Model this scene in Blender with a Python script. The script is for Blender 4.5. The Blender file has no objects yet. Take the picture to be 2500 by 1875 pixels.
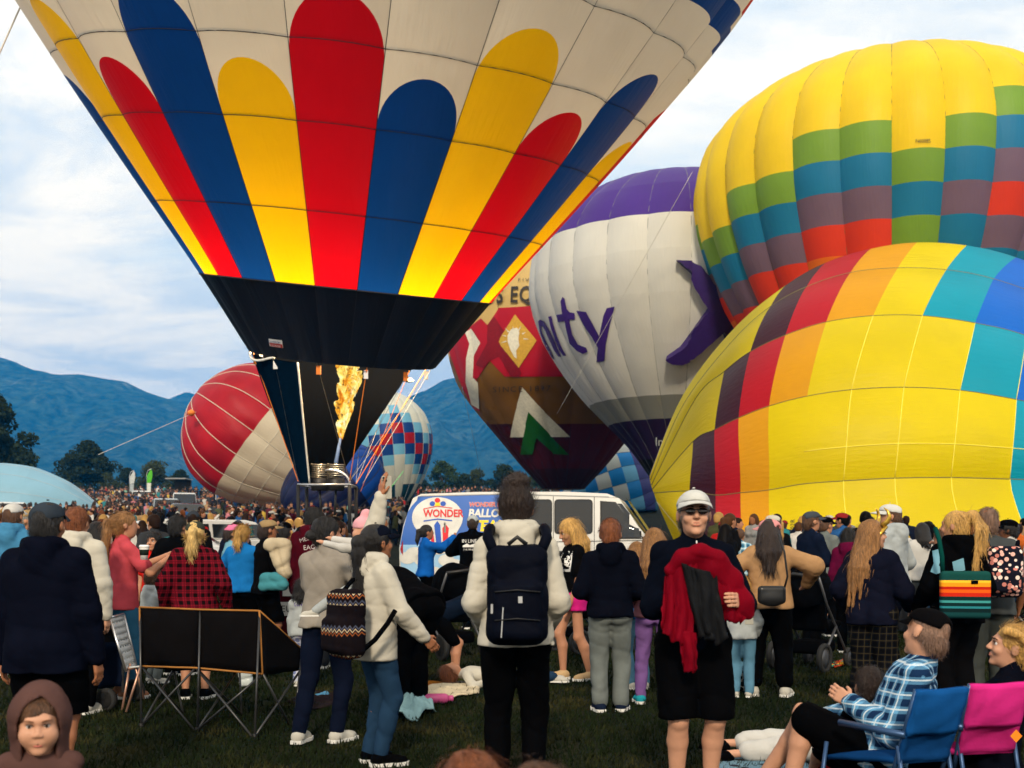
import bpy, bmesh, math, random
import numpy as np
from mathutils import Vector, Matrix, noise as mnoise
from mathutils.bvhtree import BVHTree

R = math.radians
F, HY, CX, HC = 2680.0, 1330.0, 1250.0, 1.5      # photo focal length in pixels, horizon row, centre column, eye height
sc = bpy.context.scene
C = sc.collection

# ---------------------------------------------------------------- camera, sky, sun, exposure
cam_d = bpy.data.cameras.new('camera'); cam = bpy.data.objects.new('camera', cam_d); C.objects.link(cam)
cam.location = (0, 0, HC); cam.rotation_euler = (R(90), 0, 0)
cam_d.sensor_width = 36; cam_d.lens = 36 * F / 2500; cam_d.shift_y = (HY - 937.5) / 2500
cam_d.clip_start = 0.05; cam_d.clip_end = 30000
cam_d.dof.use_dof = True; cam_d.dof.focus_distance = 10.0; cam_d.dof.aperture_fstop = 3.5
sc.camera = cam

SUN_EL, SUN_AZ = 31.0, 184.0                     # azimuth clockwise from +Y (view direction): behind the camera, to the left
w = bpy.data.worlds.new('World'); sc.world = w; w.use_nodes = True
nt = w.node_tree; nt.nodes.clear()
N = nt.nodes.new; LK = nt.links.new
out = N('ShaderNodeOutputWorld'); bg = N('ShaderNodeBackground'); LK(bg.outputs[0], out.inputs[0])
bg.inputs[1].default_value = 0.13
sky = N('ShaderNodeTexSky'); sky.sky_type = 'NISHITA'; sky.sun_disc = False
sky.sun_elevation = R(SUN_EL); sky.sun_rotation = R(SUN_AZ); sky.air_density = 1.2; sky.dust_density = 1.5
tc = N('ShaderNodeTexCoord'); sep = N('ShaderNodeSeparateXYZ'); LK(tc.outputs['Generated'], sep.inputs[0])
def wmath(op, a, b=None):
    m = N('ShaderNodeMath'); m.operation = op
    for i, v in enumerate((a, b)):
        if v is None: continue
        if isinstance(v, (int, float)): m.inputs[i].default_value = v
        else: LK(v, m.inputs[i])
    return m.outputs[0]
den = wmath('ADD', wmath('MAXIMUM', sep.outputs[2], 0.0), 0.11)
cmb = N('ShaderNodeCombineXYZ')
LK(wmath('DIVIDE', sep.outputs[0], den), cmb.inputs[0]); LK(wmath('DIVIDE', sep.outputs[1], den), cmb.inputs[1])
def wnoise(scale, det, rough, dist, off, sx=1.0):
    mp = N('ShaderNodeMapping'); LK(cmb.outputs[0], mp.inputs[0]); mp.inputs['Location'].default_value = (off, off * .7, 0)
    mp.inputs['Scale'].default_value = (sx, 1, 1)
    n = N('ShaderNodeTexNoise'); LK(mp.outputs[0], n.inputs[0])
    n.inputs['Scale'].default_value = scale; n.inputs['Detail'].default_value = det
    n.inputs['Roughness'].default_value = rough; n.inputs['Distortion'].default_value = dist
    return n.outputs[0]
def wramp(v, a, b, ca=0.0, cb=1.0):
    m = N('ShaderNodeMapRange'); LK(v, m.inputs[0]); m.interpolation_type = 'SMOOTHSTEP'
    for i, q in enumerate((a, b, ca, cb)): m.inputs[i + 1].default_value = q
    return m.outputs[0]
big = wnoise(0.75, 8, .55, .5, 3.1, .8)
fine = wnoise(2.6, 8, .62, .35, 7.7, .6)
mask = wramp(wmath('ADD', wmath('MULTIPLY', big, .72), wmath('MULTIPLY', fine, .28)), .26, .52)
shade = wramp(wnoise(1.7, 8, .62, .5, 1.2, .6), .38, .58)
def wmix(f, a, b):
    m = N('ShaderNodeMix'); m.data_type = 'RGBA'
    if isinstance(f, float): m.inputs[0].default_value = f
    else: LK(f, m.inputs[0])
    for s, v in ((m.inputs[6], a), (m.inputs[7], b)):
        if isinstance(v, tuple): s.default_value = v
        else: LK(v, s)
    return m.outputs[2]
cloud = wmix(shade, (5.7, 6.1, 6.2, 1), (9.2, 8.3, 6.8, 1))
blue = wmix(0.78, sky.outputs[0], (4.6, 5.9, 6.5, 1))
LK(wmix(mask, blue, cloud), bg.inputs[0])

sun_d = bpy.data.lights.new('sun', 'SUN'); sun = bpy.data.objects.new('sun', sun_d); C.objects.link(sun)
sun_d.energy = 2.3; sun_d.angle = R(6); sun_d.color = (1.0, 0.85, 0.64)
_az, _el = R(SUN_AZ), R(SUN_EL)
sdir = Vector((math.sin(_az) * math.cos(_el), math.cos(_az) * math.cos(_el), math.sin(_el)))
sun.rotation_euler = sdir.to_track_quat('Z', 'Y').to_euler()

vs = sc.view_settings
vs.view_transform = 'Standard'; vs.look = 'None'; vs.exposure = 0.42; vs.gamma = 1.0; vs.use_curve_mapping = False
cy = sc.cycles
cy.use_denoising = True; cy.use_adaptive_sampling = True; cy.adaptive_threshold = .02; cy.max_bounces = 5; cy.diffuse_bounces = 2; cy.glossy_bounces = 3; cy.transmission_bounces = 4
cy.volume_bounces = 0; cy.transparent_max_bounces = 6; cy.sample_clamp_indirect = 6.0; cy.caustics_reflective = False; cy.caustics_refractive = False

# ---------------------------------------------------------------- small helpers
def terrain(d):
    d = np.maximum(np.asarray(d, float), 0)
    z = 4.0 * (np.minimum(d, 112) / 90) ** 1.7
    return np.where(d > 112, z + np.minimum(d - 112, 60) * .004, z)
def gz(d): return float(terrain(d))
def W(x, y, d): return Vector(((x - CX) * d / F, d, HC + (HY - y) * d / F))
def pix(p): return (CX + F * p[0] / p[1], HY - F * (p[2] - HC) / p[1])

def new(name, data, parent=None, mat=None):
    o = bpy.data.objects.new(name, data); C.objects.link(o)
    if parent is not None: o.parent = parent
    if mat is not None and data is not None and hasattr(data, 'materials') and not len(data.materials): data.materials.append(mat)
    return o
def tag(o, label=None, cat=None, group=None, kind=None):
    for k, v in (('label', label), ('category', cat), ('group', group), ('kind', kind)):
        if v: o[k] = v
    return o
def empty(name, loc, label, cat, group=None, rz=0.0):
    o = bpy.data.objects.new(name, None); C.objects.link(o)
    o.location = loc; o.rotation_euler = (0, 0, rz); o.empty_display_size = .1
    return tag(o, label, cat, group)
def mesh(name, v, f, mat=None, parent=None, smooth=True, uv=None):
    me = bpy.data.meshes.new(name)
    me.from_pydata([tuple(map(float, p)) for p in v] if not isinstance(v, np.ndarray) else v.tolist(), [], f if isinstance(f, list) else f.tolist())
    if smooth: me.polygons.foreach_set('use_smooth', [True] * len(me.polygons))
    if uv is not None:
        l = me.uv_layers.new(name='UVMap'); idx = np.empty(len(me.loops), int); me.loops.foreach_get('vertex_index', idx)
        l.data.foreach_set('uv', np.asarray(uv, float)[idx].ravel())
    me.update()
    return new(name, me, parent, mat)
def grid_faces(nu, nv, wrap=False):
    f = []
    for j in range(nv - 1):
        for i in range(nu - (0 if wrap else 1)):
            a = j * nu + i; b = j * nu + (i + 1) % nu
            f.append((a, b, b + nu, a + nu))
    return f
class MB:
    """collects simple solids into one mesh"""
    def __init__(s): s.v = []; s.f = []
    def add(s, v, f):
        n = len(s.v); s.v += [tuple(p) for p in v]; s.f += [tuple(i + n for i in q) for q in f]; return s
    def box(s, c, size, rot=None):
        x, y, z = (q / 2 for q in size); P = [Vector((a * x, b * y, e * z)) for e in (-1, 1) for a, b in ((-1, -1), (1, -1), (1, 1), (-1, 1))]
        if rot is not None: P = [rot @ p for p in P]
        return s.add([Vector(c) + p for p in P], [(3, 2, 1, 0), (4, 5, 6, 7), (0, 1, 5, 4), (1, 2, 6, 5), (2, 3, 7, 6), (3, 0, 4, 7)])
    def tube(s, pts, r, n=8, caps=True):
        pts = [Vector(p) for p in pts]; m = len(pts); rr = r if hasattr(r, '__len__') else [r] * m
        vs, fs = [], []; t0 = None
        for i, p in enumerate(pts):
            t = (pts[min(i + 1, m - 1)] - pts[max(i - 1, 0)]).normalized()
            if t0 is None:
                u = t.orthogonal().normalized()
            else:
                u = (u - t * u.dot(t)); u = u.normalized() if u.length > 1e-6 else t.orthogonal().normalized()
            t0 = t; v = t.cross(u)
            for k in range(n):
                a = 2 * math.pi * k / n; vs.append(p + (u * math.cos(a) + v * math.sin(a)) * rr[i])
        fs = [(j * n + k, j * n + (k + 1) % n, (j + 1) * n + (k + 1) % n, (j + 1) * n + k) for j in range(m - 1) for k in range(n)]
        if caps: fs += [tuple(range(n - 1, -1, -1)), tuple(range((m - 1) * n, m * n))]
        return s.add(vs, fs)
    def lathe(s, prof, n=20, M=None):
        vs = [Vector((r * math.cos(2 * math.pi * k / n), r * math.sin(2 * math.pi * k / n), z)) for r, z in prof for k in range(n)]
        if M is not None: vs = [M @ v for v in vs]
        m = len(prof)
        fs = [(j * n + k, j * n + (k + 1) % n, (j + 1) * n + (k + 1) % n, (j + 1) * n + k) for j in range(m - 1) for k in range(n)]
        fs += [tuple(range(n - 1, -1, -1)), tuple(range((m - 1) * n, m * n))]
        return s.add(vs, fs)
    def build(s, name, mat, parent=None, smooth=False, bevel=0):
        o = mesh(name, s.v, s.f, mat, parent, smooth)
        if bevel:
            b = o.modifiers.new('bevel', 'BEVEL'); b.width = bevel; b.segments = 2; b.limit_method = 'ANGLE'
        return o

# ---------------------------------------------------------------- materials
_mats = {}
def srgb(r, g, b):
    return tuple(((c / 255) / 12.92 if c <= 10 else ((c / 255 + .055) / 1.055) ** 2.4) for c in (r, g, b))
def ramp_node(nt, stops):
    n = nt.nodes.new('ShaderNodeValToRGB'); cr = n.color_ramp
    while len(cr.elements) < len(stops): cr.elements.new(.5)
    for e, (p, c) in zip(cr.elements, stops): e.position = p; e.color = (*c, 1)
    return n
def mat(name, col, rough=.75, var=.12, vscale=6, bump=0., bscale=40, spec=.3, metal=0., trans=0., stretch=None, coord='Object', sheen=0., emis=None):
    """plain surface: base colour with mottling, fine relief, optional translucency"""
    if name in _mats: return _mats[name]
    m = bpy.data.materials.new(name); m.use_nodes = True; t = m.node_tree; nd = t.nodes
    p = nd['Principled BSDF']; o = nd['Material Output']
    p.inputs['Roughness'].default_value = rough; p.inputs['Metallic'].default_value = metal
    p.inputs['Specular IOR Level'].default_value = spec
    if sheen: p.inputs['Sheen Weight'].default_value = sheen
    tcn = nd.new('ShaderNodeTexCoord'); src = tcn.outputs[coord]
    if stretch:
        mp = nd.new('ShaderNodeMapping'); mp.inputs['Scale'].default_value = stretch; t.links.new(src, mp.inputs[0]); src = mp.outputs[0]
    n = nd.new('ShaderNodeTexNoise'); n.inputs['Scale'].default_value = vscale; n.inputs['Detail'].default_value = 5; t.links.new(src, n.inputs[0])
    lo = tuple(c * (1 - var) for c in col); hi = tuple(min(1, c * (1 + var)) for c in col)
    rp = ramp_node(t, [(.3, lo), (.7, hi)]); t.links.new(n.outputs[0], rp.inputs[0])
    t.links.new(rp.outputs[0], p.inputs['Base Color'])
    if bump:
        nb = nd.new('ShaderNodeTexNoise'); nb.inputs['Scale'].default_value = bscale; nb.inputs['Detail'].default_value = 4; t.links.new(src, nb.inputs[0])
        b = nd.new('ShaderNodeBump'); b.inputs['Strength'].default_value = bump; b.inputs['Distance'].default_value = .02
        t.links.new(nb.outputs[0], b.inputs['Height']); t.links.new(b.outputs[0], p.inputs['Normal'])
    if trans:
        tr = nd.new('ShaderNodeBsdfTranslucent'); t.links.new(rp.outputs[0], tr.inputs[0])
        mx = nd.new('ShaderNodeMixShader'); mx.inputs[0].default_value = trans
        t.links.new(p.outputs[0], mx.inputs[1]); t.links.new(tr.outputs[0], mx.inputs[2]); t.links.new(mx.outputs[0], o.inputs[0])
    if emis:
        p.inputs['Emission Color'].default_value = (*emis[0], 1); p.inputs['Emission Strength'].default_value = emis[1]
    _mats[name] = m
    return m
def fabric(name, rgb, trans=.3, var=.07):
    """balloon cloth: mottled, translucent, fine puckers running along the gore (UV in metres)"""
    key = 'balloon_cloth_' + name
    if key in _mats: return _mats[key]
    m = mat(key, srgb(*rgb), rough=.5, var=var, vscale=.45, spec=.25, trans=trans, coord='Object')
    t = m.node_tree; nd = t.nodes; p = nd['Principled BSDF']
    uv = nd.new('ShaderNodeTexCoord'); mp = nd.new('ShaderNodeMapping'); mp.inputs['Scale'].default_value = (9, .9, 1)
    t.links.new(uv.outputs['UV'], mp.inputs[0])
    n = nd.new('ShaderNodeTexNoise'); n.inputs['Scale'].default_value = 1.0; n.inputs['Detail'].default_value = 4; t.links.new(mp.outputs[0], n.inputs[0])
    n2 = nd.new('ShaderNodeTexNoise'); n2.inputs['Scale'].default_value = .8; n2.inputs['Detail'].default_value = 3; t.links.new(uv.outputs['UV'], n2.inputs[0])
    ad = nd.new('ShaderNodeMath'); ad.operation = 'MULTIPLY'; t.links.new(n.outputs[0], ad.inputs[0]); t.links.new(n2.outputs[0], ad.inputs[1])
    b = nd.new('ShaderNodeBump'); b.inputs['Strength'].default_value = .35; b.inputs['Distance'].default_value = .10
    t.links.new(ad.outputs[0], b.inputs['Height']); t.links.new(b.outputs[0], p.inputs['Normal'])
    for q in nd:
        if q.type == 'BSDF_TRANSLUCENT': t.links.new(b.outputs[0], q.inputs['Normal'])
    return m
SEAM = mat('seam_tape_dark', (.02, .02, .03), .7)
SEAML = mat('seam_tape_pale', (.55, .5, .4), .7)
# ---------------------------------------------------------------- ground
def grass_mat():
    m = bpy.data.materials.new('turf'); m.use_nodes = True; t = m.node_tree; nd = t.nodes; p = nd['Principled BSDF']
    tcn = nd.new('ShaderNodeTexCoord')
    n1 = nd.new('ShaderNodeTexNoise'); n1.inputs['Scale'].default_value = .5; n1.inputs['Detail'].default_value = 8; n1.inputs['Roughness'].default_value = .65
    n2 = nd.new('ShaderNodeTexNoise'); n2.inputs['Scale'].default_value = 45; n2.inputs['Detail'].default_value = 4
    for n in (n1, n2): t.links.new(tcn.outputs['Object'], n.inputs[0])
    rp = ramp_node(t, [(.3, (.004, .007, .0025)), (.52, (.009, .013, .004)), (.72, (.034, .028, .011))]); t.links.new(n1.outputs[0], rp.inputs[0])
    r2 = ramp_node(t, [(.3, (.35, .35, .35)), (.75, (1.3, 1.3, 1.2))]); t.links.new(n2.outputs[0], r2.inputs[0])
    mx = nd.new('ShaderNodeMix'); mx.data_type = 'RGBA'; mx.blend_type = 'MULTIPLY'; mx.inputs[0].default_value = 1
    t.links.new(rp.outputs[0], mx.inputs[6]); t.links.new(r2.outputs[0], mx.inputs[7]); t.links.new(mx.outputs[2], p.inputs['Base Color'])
    p.inputs['Roughness'].default_value = .9; p.inputs['Specular IOR Level'].default_value = .1
    b = nd.new('ShaderNodeBump'); b.inputs['Strength'].default_value = .8; b.inputs['Distance'].default_value = .03
    t.links.new(n2.outputs[0], b.inputs['Height']); t.links.new(b.outputs[0], p.inputs['Normal'])
    return m
TURF = grass_mat()
ys = np.concatenate([np.linspace(-60, 0, 7), np.geomspace(1, 180, 60), np.geomspace(200, 3580, 14)])
xs = np.concatenate([-np.geomspace(4400, 40, 12), np.linspace(-30, 30, 41), np.geomspace(40, 4400, 12)])
gx, gy = np.meshgrid(xs, ys)
gv = np.stack([gx.ravel(), gy.ravel(), terrain(gy.ravel())], 1)
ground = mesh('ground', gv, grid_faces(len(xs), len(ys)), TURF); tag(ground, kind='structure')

rng = np.random.default_rng(5)
def grass_field(nb):
    u = rng.random(nb); d = 4.2 * (26 / 4.2) ** (u ** 0.85); half = d * .5 + .4
    x = (rng.random(nb) * 2 - 1) * half
    clump = np.array([mnoise.noise(Vector((a * .9, b * .9, 0))) for a, b in zip(x[::8], d[::8])]); clump = np.repeat(clump, 8)[:nb]
    hgt = (.028 + .03 * rng.random(nb)) * (1 + .7 * clump); wd = .0035 + .0022 * (d - 4) * .5
    a = rng.random(nb) * 6.283; ln = rng.normal(0, .4, (nb, 2)) * hgt[:, None]
    z = terrain(d) - .004
    dx, dy = np.cos(a) * wd, np.sin(a) * wd
    v = np.empty((nb, 3, 3))
    v[:, 0] = np.stack([x - dx, d - dy, z], 1); v[:, 1] = np.stack([x + dx, d + dy, z], 1); v[:, 2] = np.stack([x + ln[:, 0], d + ln[:, 1], z + hgt], 1)
    return v.reshape(-1, 3), np.arange(nb * 3).reshape(-1, 3)
gm = bpy.data.materials.new('grass_blade'); gm.use_nodes = True; t = gm.node_tree; p = t.nodes['Principled BSDF']
tcn = t.nodes.new('ShaderNodeTexCoord'); n1 = t.nodes.new('ShaderNodeTexNoise'); n1.inputs['Scale'].default_value = .8; n1.inputs['Detail'].default_value = 9; n1.inputs['Roughness'].default_value = .75
t.links.new(tcn.outputs['Object'], n1.inputs[0])
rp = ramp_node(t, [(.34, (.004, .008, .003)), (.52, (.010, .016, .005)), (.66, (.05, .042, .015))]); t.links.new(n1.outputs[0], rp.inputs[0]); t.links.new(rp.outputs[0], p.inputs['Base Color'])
p.inputs['Roughness'].default_value = .85; p.inputs['Specular IOR Level'].default_value = .05
gv, gf = grass_field(150000)
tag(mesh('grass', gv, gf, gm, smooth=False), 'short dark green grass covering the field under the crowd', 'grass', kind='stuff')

# ---------------------------------------------------------------- mountains
def mountain(name, ridge, d0, d1, seed, m, base=3):
    px = np.linspace(-700, 3200, 360); ry = np.interp(px, [a for a, b in ridge], [b for a, b in ridge])
    nr = 46; V = []
    for j in range(nr):
        tt = j / (nr - 1)
        for k, x in enumerate(px):
            d = d0 + (d1 - d0) * tt
            X = (x - CX) * d1 / F
            zr = HC + (HY - ry[k]) * d1 / F
            n = mnoise.fractal(Vector((X / 420, tt * 2.2 + seed, seed)), .9, 2.1, 6)
            rg = 1 - abs(mnoise.fractal(Vector((X / 260 + seed, tt * 1.6, 3.3)), .9, 2.1, 5)) * 1.6
            s = tt ** .8
            z = base + (zr - base) * s + (rg - .5) * 90 * tt * (1 - tt) * 2.2 + n * 16 * (tt > 0)
            V.append((X, d + n * 60 * (1 - tt), z))
    V2 = V[-len(px):]
    V += [(a, b + 250, base) for a, b, c in V2]
    o = mesh(name, V, grid_faces(len(px), nr + 1), m); return tag(o, kind='structure')
mm = bpy.data.materials.new('forested_slope'); mm.use_nodes = True; t = mm.node_tree; p = t.nodes['Principled BSDF']; p.inputs['Roughness'].default_value = .95; p.inputs['Specular IOR Level'].default_value = .05
tcn = t.nodes.new('ShaderNodeTexCoord')
n1 = t.nodes.new('ShaderNodeTexNoise'); n1.inputs['Scale'].default_value = .007; n1.inputs['Detail'].default_value = 9; n1.inputs['Roughness'].default_value = .68
n2 = t.nodes.new('ShaderNodeTexNoise'); n2.inputs['Scale'].default_value = .045; n2.inputs['Detail'].default_value = 6; n2.inputs['Roughness'].default_value = .7
for n in (n1, n2): t.links.new(tcn.outputs['Object'], n.inputs[0])
rp = ramp_node(t, [(.38, (.018, .040, .030)), (.54, (.034, .060, .048)), (.64, (.06, .085, .07)), (.72, (.30, .25, .21))]); t.links.new(n1.outputs[0], rp.inputs[0])
r2 = ramp_node(t, [(.38, (.25, .25, .25)), (.62, (1.6, 1.6, 1.6))]); t.links.new(n2.outputs[0], r2.inputs[0])
mx = t.nodes.new('ShaderNodeMix'); mx.data_type = 'RGBA'; mx.blend_type = 'MULTIPLY'; mx.inputs[0].default_value = 1
t.links.new(rp.outputs[0], mx.inputs[6]); t.links.new(r2.outputs[0], mx.inputs[7]); t.links.new(mx.outputs[2], p.inputs['Base Color'])
mountain('mountain', [(-700, 850), (-200, 862), (0, 880), (40, 888), (80, 903), (130, 912), (190, 914), (260, 925), (310, 934), (350, 955), (400, 972), (470, 992), (560, 1020), (680, 1050), (820, 1010), (920, 985), (1000, 975), (1040, 962), (1085, 938), (1120, 930), (1180, 942), (1260, 930), (1500, 900), (1900, 880), (3200, 860)], 1750, 2700, 1.7, mm)
mountain('mountain', [(-700, 990), (380, 985), (430, 968), (455, 960), (475, 967), (510, 966), (600, 975), (900, 970), (1300, 990), (3200, 990)], 2950, 3250, 5.1, mm)

# air: the far slopes fade to blue
hz = MB().box((0, 1760, 260), (9000, 3700, 522)).build('haze', None); tag(hz, 'blue morning haze over the field and the mountains', 'haze', kind='stuff')
hm = bpy.data.materials.new('haze_air'); hm.use_nodes = True; t = hm.node_tree; t.nodes.remove(t.nodes['Principled BSDF'])
pv = t.nodes.new('ShaderNodeVolumePrincipled'); pv.inputs['Color'].default_value = (.0, .35, 1.0, 1); pv.inputs['Density'].default_value = 2.5e-4; pv.inputs['Anisotropy'].default_value = 0.0
t.links.new(pv.outputs[0], t.nodes['Material Output'].inputs['Volume']); hz.data.materials.append(hm)

# ---------------------------------------------------------------- trees
BARK = mat('bark', (.06, .045, .03), .9, bump=.4, bscale=14)
def leafmat(name, c):
    m = mat(name, c, .7, var=.45, vscale=.55, spec=.1, trans=.3); return m
def tree(x, ytop, d, width, label, lm, seed, trunk=True, nclump=90, lpc=120, tall=1.0):
    rnd = random.Random(seed); b = W(x, 1200, d); z0 = gz(d); top = HC + (HY - ytop) * d / F; H = top - z0
    root = empty('tree', (b.x, d, z0), label, 'tree', 'trees along the far edge of the field')
    wd = width * d / F / 2
    tr = MB(); tr.tube([(0, 0, -.3), (rnd.uniform(-.2, .2), 0, H * .3), (rnd.uniform(-.5, .5), 0, H * .72)], [H * .03, H * .022, H * .006], 8)
    cl = []
    for k in range(nclump):
        a = rnd.uniform(0, 6.283); u = rnd.random() ** .6; hh = rnd.uniform(.16, .98)
        prof = math.sin(min(1, (hh - .1) / .9 * 1.08) * math.pi) ** .6 if hh < .97 else .3
        cl.append(Vector((math.cos(a) * wd * u * prof, math.sin(a) * wd * u * prof * .8, H * hh)))
    for k in range(10):
        q = cl[rnd.randrange(len(cl))]; s = Vector((0, 0, min(q.z * .7, H * .6))); mid = (s + q) / 2 + Vector((0, 0, H * .03))
        tr.tube([s, mid, q], [H * .012, H * .008, H * .003], 6)
    tr.build('trunk', BARK, root, smooth=True)
    g = np.random.default_rng(seed); ctr = np.array(cl); n = nclump * lpc
    rad = H * .085 * g.uniform(.6, 1.3, nclump)
    ci = np.repeat(np.arange(nclump), lpc); dirs = g.normal(size=(n, 3)); dirs /= np.linalg.norm(dirs, axis=1)[:, None]
    P = ctr[ci] + dirs * (rad[ci] * g.random(n) ** .4)[:, None] * np.array([1.25, 1.25, .8])
    ls = H * .019 * g.uniform(.6, 1.4, n)
    A = g.normal(size=(n, 3)); A /= np.linalg.norm(A, axis=1)[:, None]; B = np.cross(A, g.normal(size=(n, 3))); B /= np.linalg.norm(B, axis=1)[:, None]
    v = np.stack([P - A * ls[:, None], P + B * (ls * .6)[:, None], P + A * ls[:, None], P - B * (ls * .6)[:, None]], 1).reshape(-1, 3)
    mesh('crown', v, np.arange(n * 4).reshape(-1, 4), lm, root, smooth=False)
LM1 = leafmat('foliage_dark', (.022, .034, .012)); LM2 = leafmat('foliage_olive', (.05, .060, .018)); LM3 = leafmat('foliage_mid', (.036, .058, .016))
tree(-25, 962, 140, 205, 'tall dark cottonwood cut off by the photo edge above the pale dome', LM1, 1, nclump=90, lpc=220)
tree(215, 1080, 190, 150, 'rounded dark tree behind the end of the pale blue dome', LM1, 2, nclump=110, lpc=160)
tree(265, 1160, 185, 70, 'low yellow green bush left of the white pickup', LM2, 21, nclump=30)
tree(375, 1130, 200, 110, 'olive tree behind the green feather banner', LM2, 3)
tree(310, 1145, 205, 80, 'small dark tree between the feather banners', LM1, 4)
tree(440, 1150, 205, 60, 'narrow tree beside the red balloon', LM1, 5)
tree(1020, 1150, 210, 60, 'dark small tree touching the chequered balloon', LM1, 6)
tree(1085, 1128, 215, 95, 'tallest of the pines above the van roof', LM3, 7)
tree(1135, 1158, 215, 70, 'low tree filling the gap between pine and light tree', LM1, 8)
tree(1165, 1148, 220, 65, 'light green tree in the middle of the row', LM2, 9)
tree(1235, 1138, 215, 105, 'broad dark tree beside the maroon balloon tip', LM1, 10)
tree(1300, 1165, 215, 90, 'low tree half hidden by the maroon balloon tip', LM3, 11)
tree(-60, 1165, 180, 120, 'dark bush at the photo edge behind the dome', LM1, 12, nclump=40)
# ---------------------------------------------------------------- hot-air balloons
def pchip(x, y, xq):
    x = np.asarray(x, float); y = np.asarray(y, float); h = np.diff(x); dl = np.diff(y) / h; m = np.zeros_like(y)
    for i in range(1, len(x) - 1):
        if dl[i - 1] * dl[i] > 0: m[i] = 2 * dl[i - 1] * dl[i] / (dl[i - 1] + dl[i])
    m[0], m[-1] = dl[0], dl[-1]
    i = np.clip(np.searchsorted(x, xq) - 1, 0, len(x) - 2); t = (xq - x[i]) / h[i]
    return (2*t**3-3*t**2+1)*y[i] + (t**3-2*t**2+t)*h[i]*m[i] + (-2*t**3+3*t**2)*y[i+1] + (t**3-t**2)*h[i]*m[i+1]
class Envelope:
    """surface of revolution about an axis, cut into n puffed gores; angle 0 faces the camera, positive to the right"""
    def __init__(s, M, A, prof, n, phi0=0., bulge=.012):
        s.M = np.array(M, float); A = np.array(A, float); s.A = A / np.linalg.norm(A)
        Fv = np.array([-s.M[0], -s.M[1], 0.]); Fv = Fv - s.A * (Fv @ s.A); s.Fv = Fv / np.linalg.norm(Fv); s.E = np.cross(s.Fv, s.A) * -1
        if s.E[0] < 0 and abs(s.A[2]) > .3: s.E = -s.E
        q = np.linspace(0, 1, 200); zp = np.array([a for a, b in prof], float); rp = np.array([b for a, b in prof], float)
        par = np.concatenate([[0], np.cumsum(np.hypot(np.diff(zp), np.diff(rp)))])
        L = q * par[-1]; s.z = pchip(par, zp, L); s.r = np.maximum(pchip(par, rp, L), 0)
        s.l = np.concatenate([[0], np.cumsum(np.hypot(np.diff(s.z), np.diff(s.r)))]); s.len = s.l[-1]
        s.n, s.phi0, s.b = n, phi0, bulge; s.post = None
    def at(s, g, l, off=0.):
        """g = gore coordinate (float), l = arc length from the mouth"""
        g = np.asarray(g, float); l = np.asarray(l, float)
        z = np.interp(l, s.l, s.z); r = np.interp(l, s.l, s.r)
        u = g - np.floor(g); k = 1 + s.b * (4 * u * (1 - u)) * np.minimum(1, (s.len - l) / (s.len * .15)) + off
        ph = s.phi0 + g * 2 * np.pi / s.n; rr = r * k
        P = s.M + z[..., None] * s.A + rr[..., None] * (np.cos(ph)[..., None] * s.Fv + np.sin(ph)[..., None] * s.E)
        return s.post(P) if s.post else P
    def lofz(s, z): return float(np.interp(z, s.z, s.l))
    def panel(s, root, i, l0, l1, m, top=None, bot=None, nu=9, step=.7, name='fabric_panel'):
        """gore i from arc length l0 to l1; top / bot may be functions of u giving a curved edge"""
        nv = max(2, int((l1 - l0) / step) + 2); u = np.linspace(0, 1, nu)
        if top is not None: u = (1 - np.cos(np.linspace(0, np.pi, 25))) / 2; nu = 25
        a = np.full(nu, l0) if bot is None else bot(u); b = np.full(nu, l1) if top is None else top(u)
        w = np.linspace(0, 1, nv)[:, None]; l = a[None] + (b - a)[None] * w
        uu = np.clip(np.broadcast_to(u, l.shape), 0, 1 - 1e-6)
        P = s.at(i + uu, l)
        rr = np.interp(l, s.l, s.r) * 2 * np.pi / s.n
        uv = np.stack([(i % 7) * 3.1 + uu * np.maximum(rr, .3), l], -1)
        return mesh(name, P.reshape(-1, 3), grid_faces(nu, nv), m, root, True, uv.reshape(-1, 2))
    def tape(s, root, g, l0, l1, w, m, name='load_tape', n=40, off=.002):
        l = np.linspace(l0, l1, n); P = s.at(np.full(n, float(g)), l, off)
        return MB().tube(P.tolist(), w, 5).build(name, m, root, smooth=True)
    def hoop(s, root, l, w, m, g0=None, g1=None, name='cross_seam', off=.0015):
        g0 = 0 if g0 is None else g0; g1 = s.n if g1 is None else g1
        k = int((g1 - g0) * 6) + 1; g = np.linspace(g0, g1, k)
        return MB().tube(s.at(g, np.full(k, l), off).tolist(), w, 4).build(name, m, root, smooth=True)
    def bvh(s, ng=None):
        ng = s.n * 6; nl = 90; g = np.linspace(0, s.n, ng, endpoint=False); l = np.linspace(0, s.len, nl)
        G, Lm = np.meshgrid(g, l); P = s.at(G, Lm).reshape(-1, 3)
        return BVHTree.FromPolygons(P.tolist(), grid_faces(ng, nl, True))
def subdiv_px(bm, maxlen):
    for _ in range(6):
        e = [q for q in bm.edges if q.calc_length() > maxlen]
        if not e: break
        bmesh.ops.subdivide_edges(bm, edges=e, cuts=1); bmesh.ops.triangulate(bm, faces=[f for f in bm.faces if len(f.verts) > 3])
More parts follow.
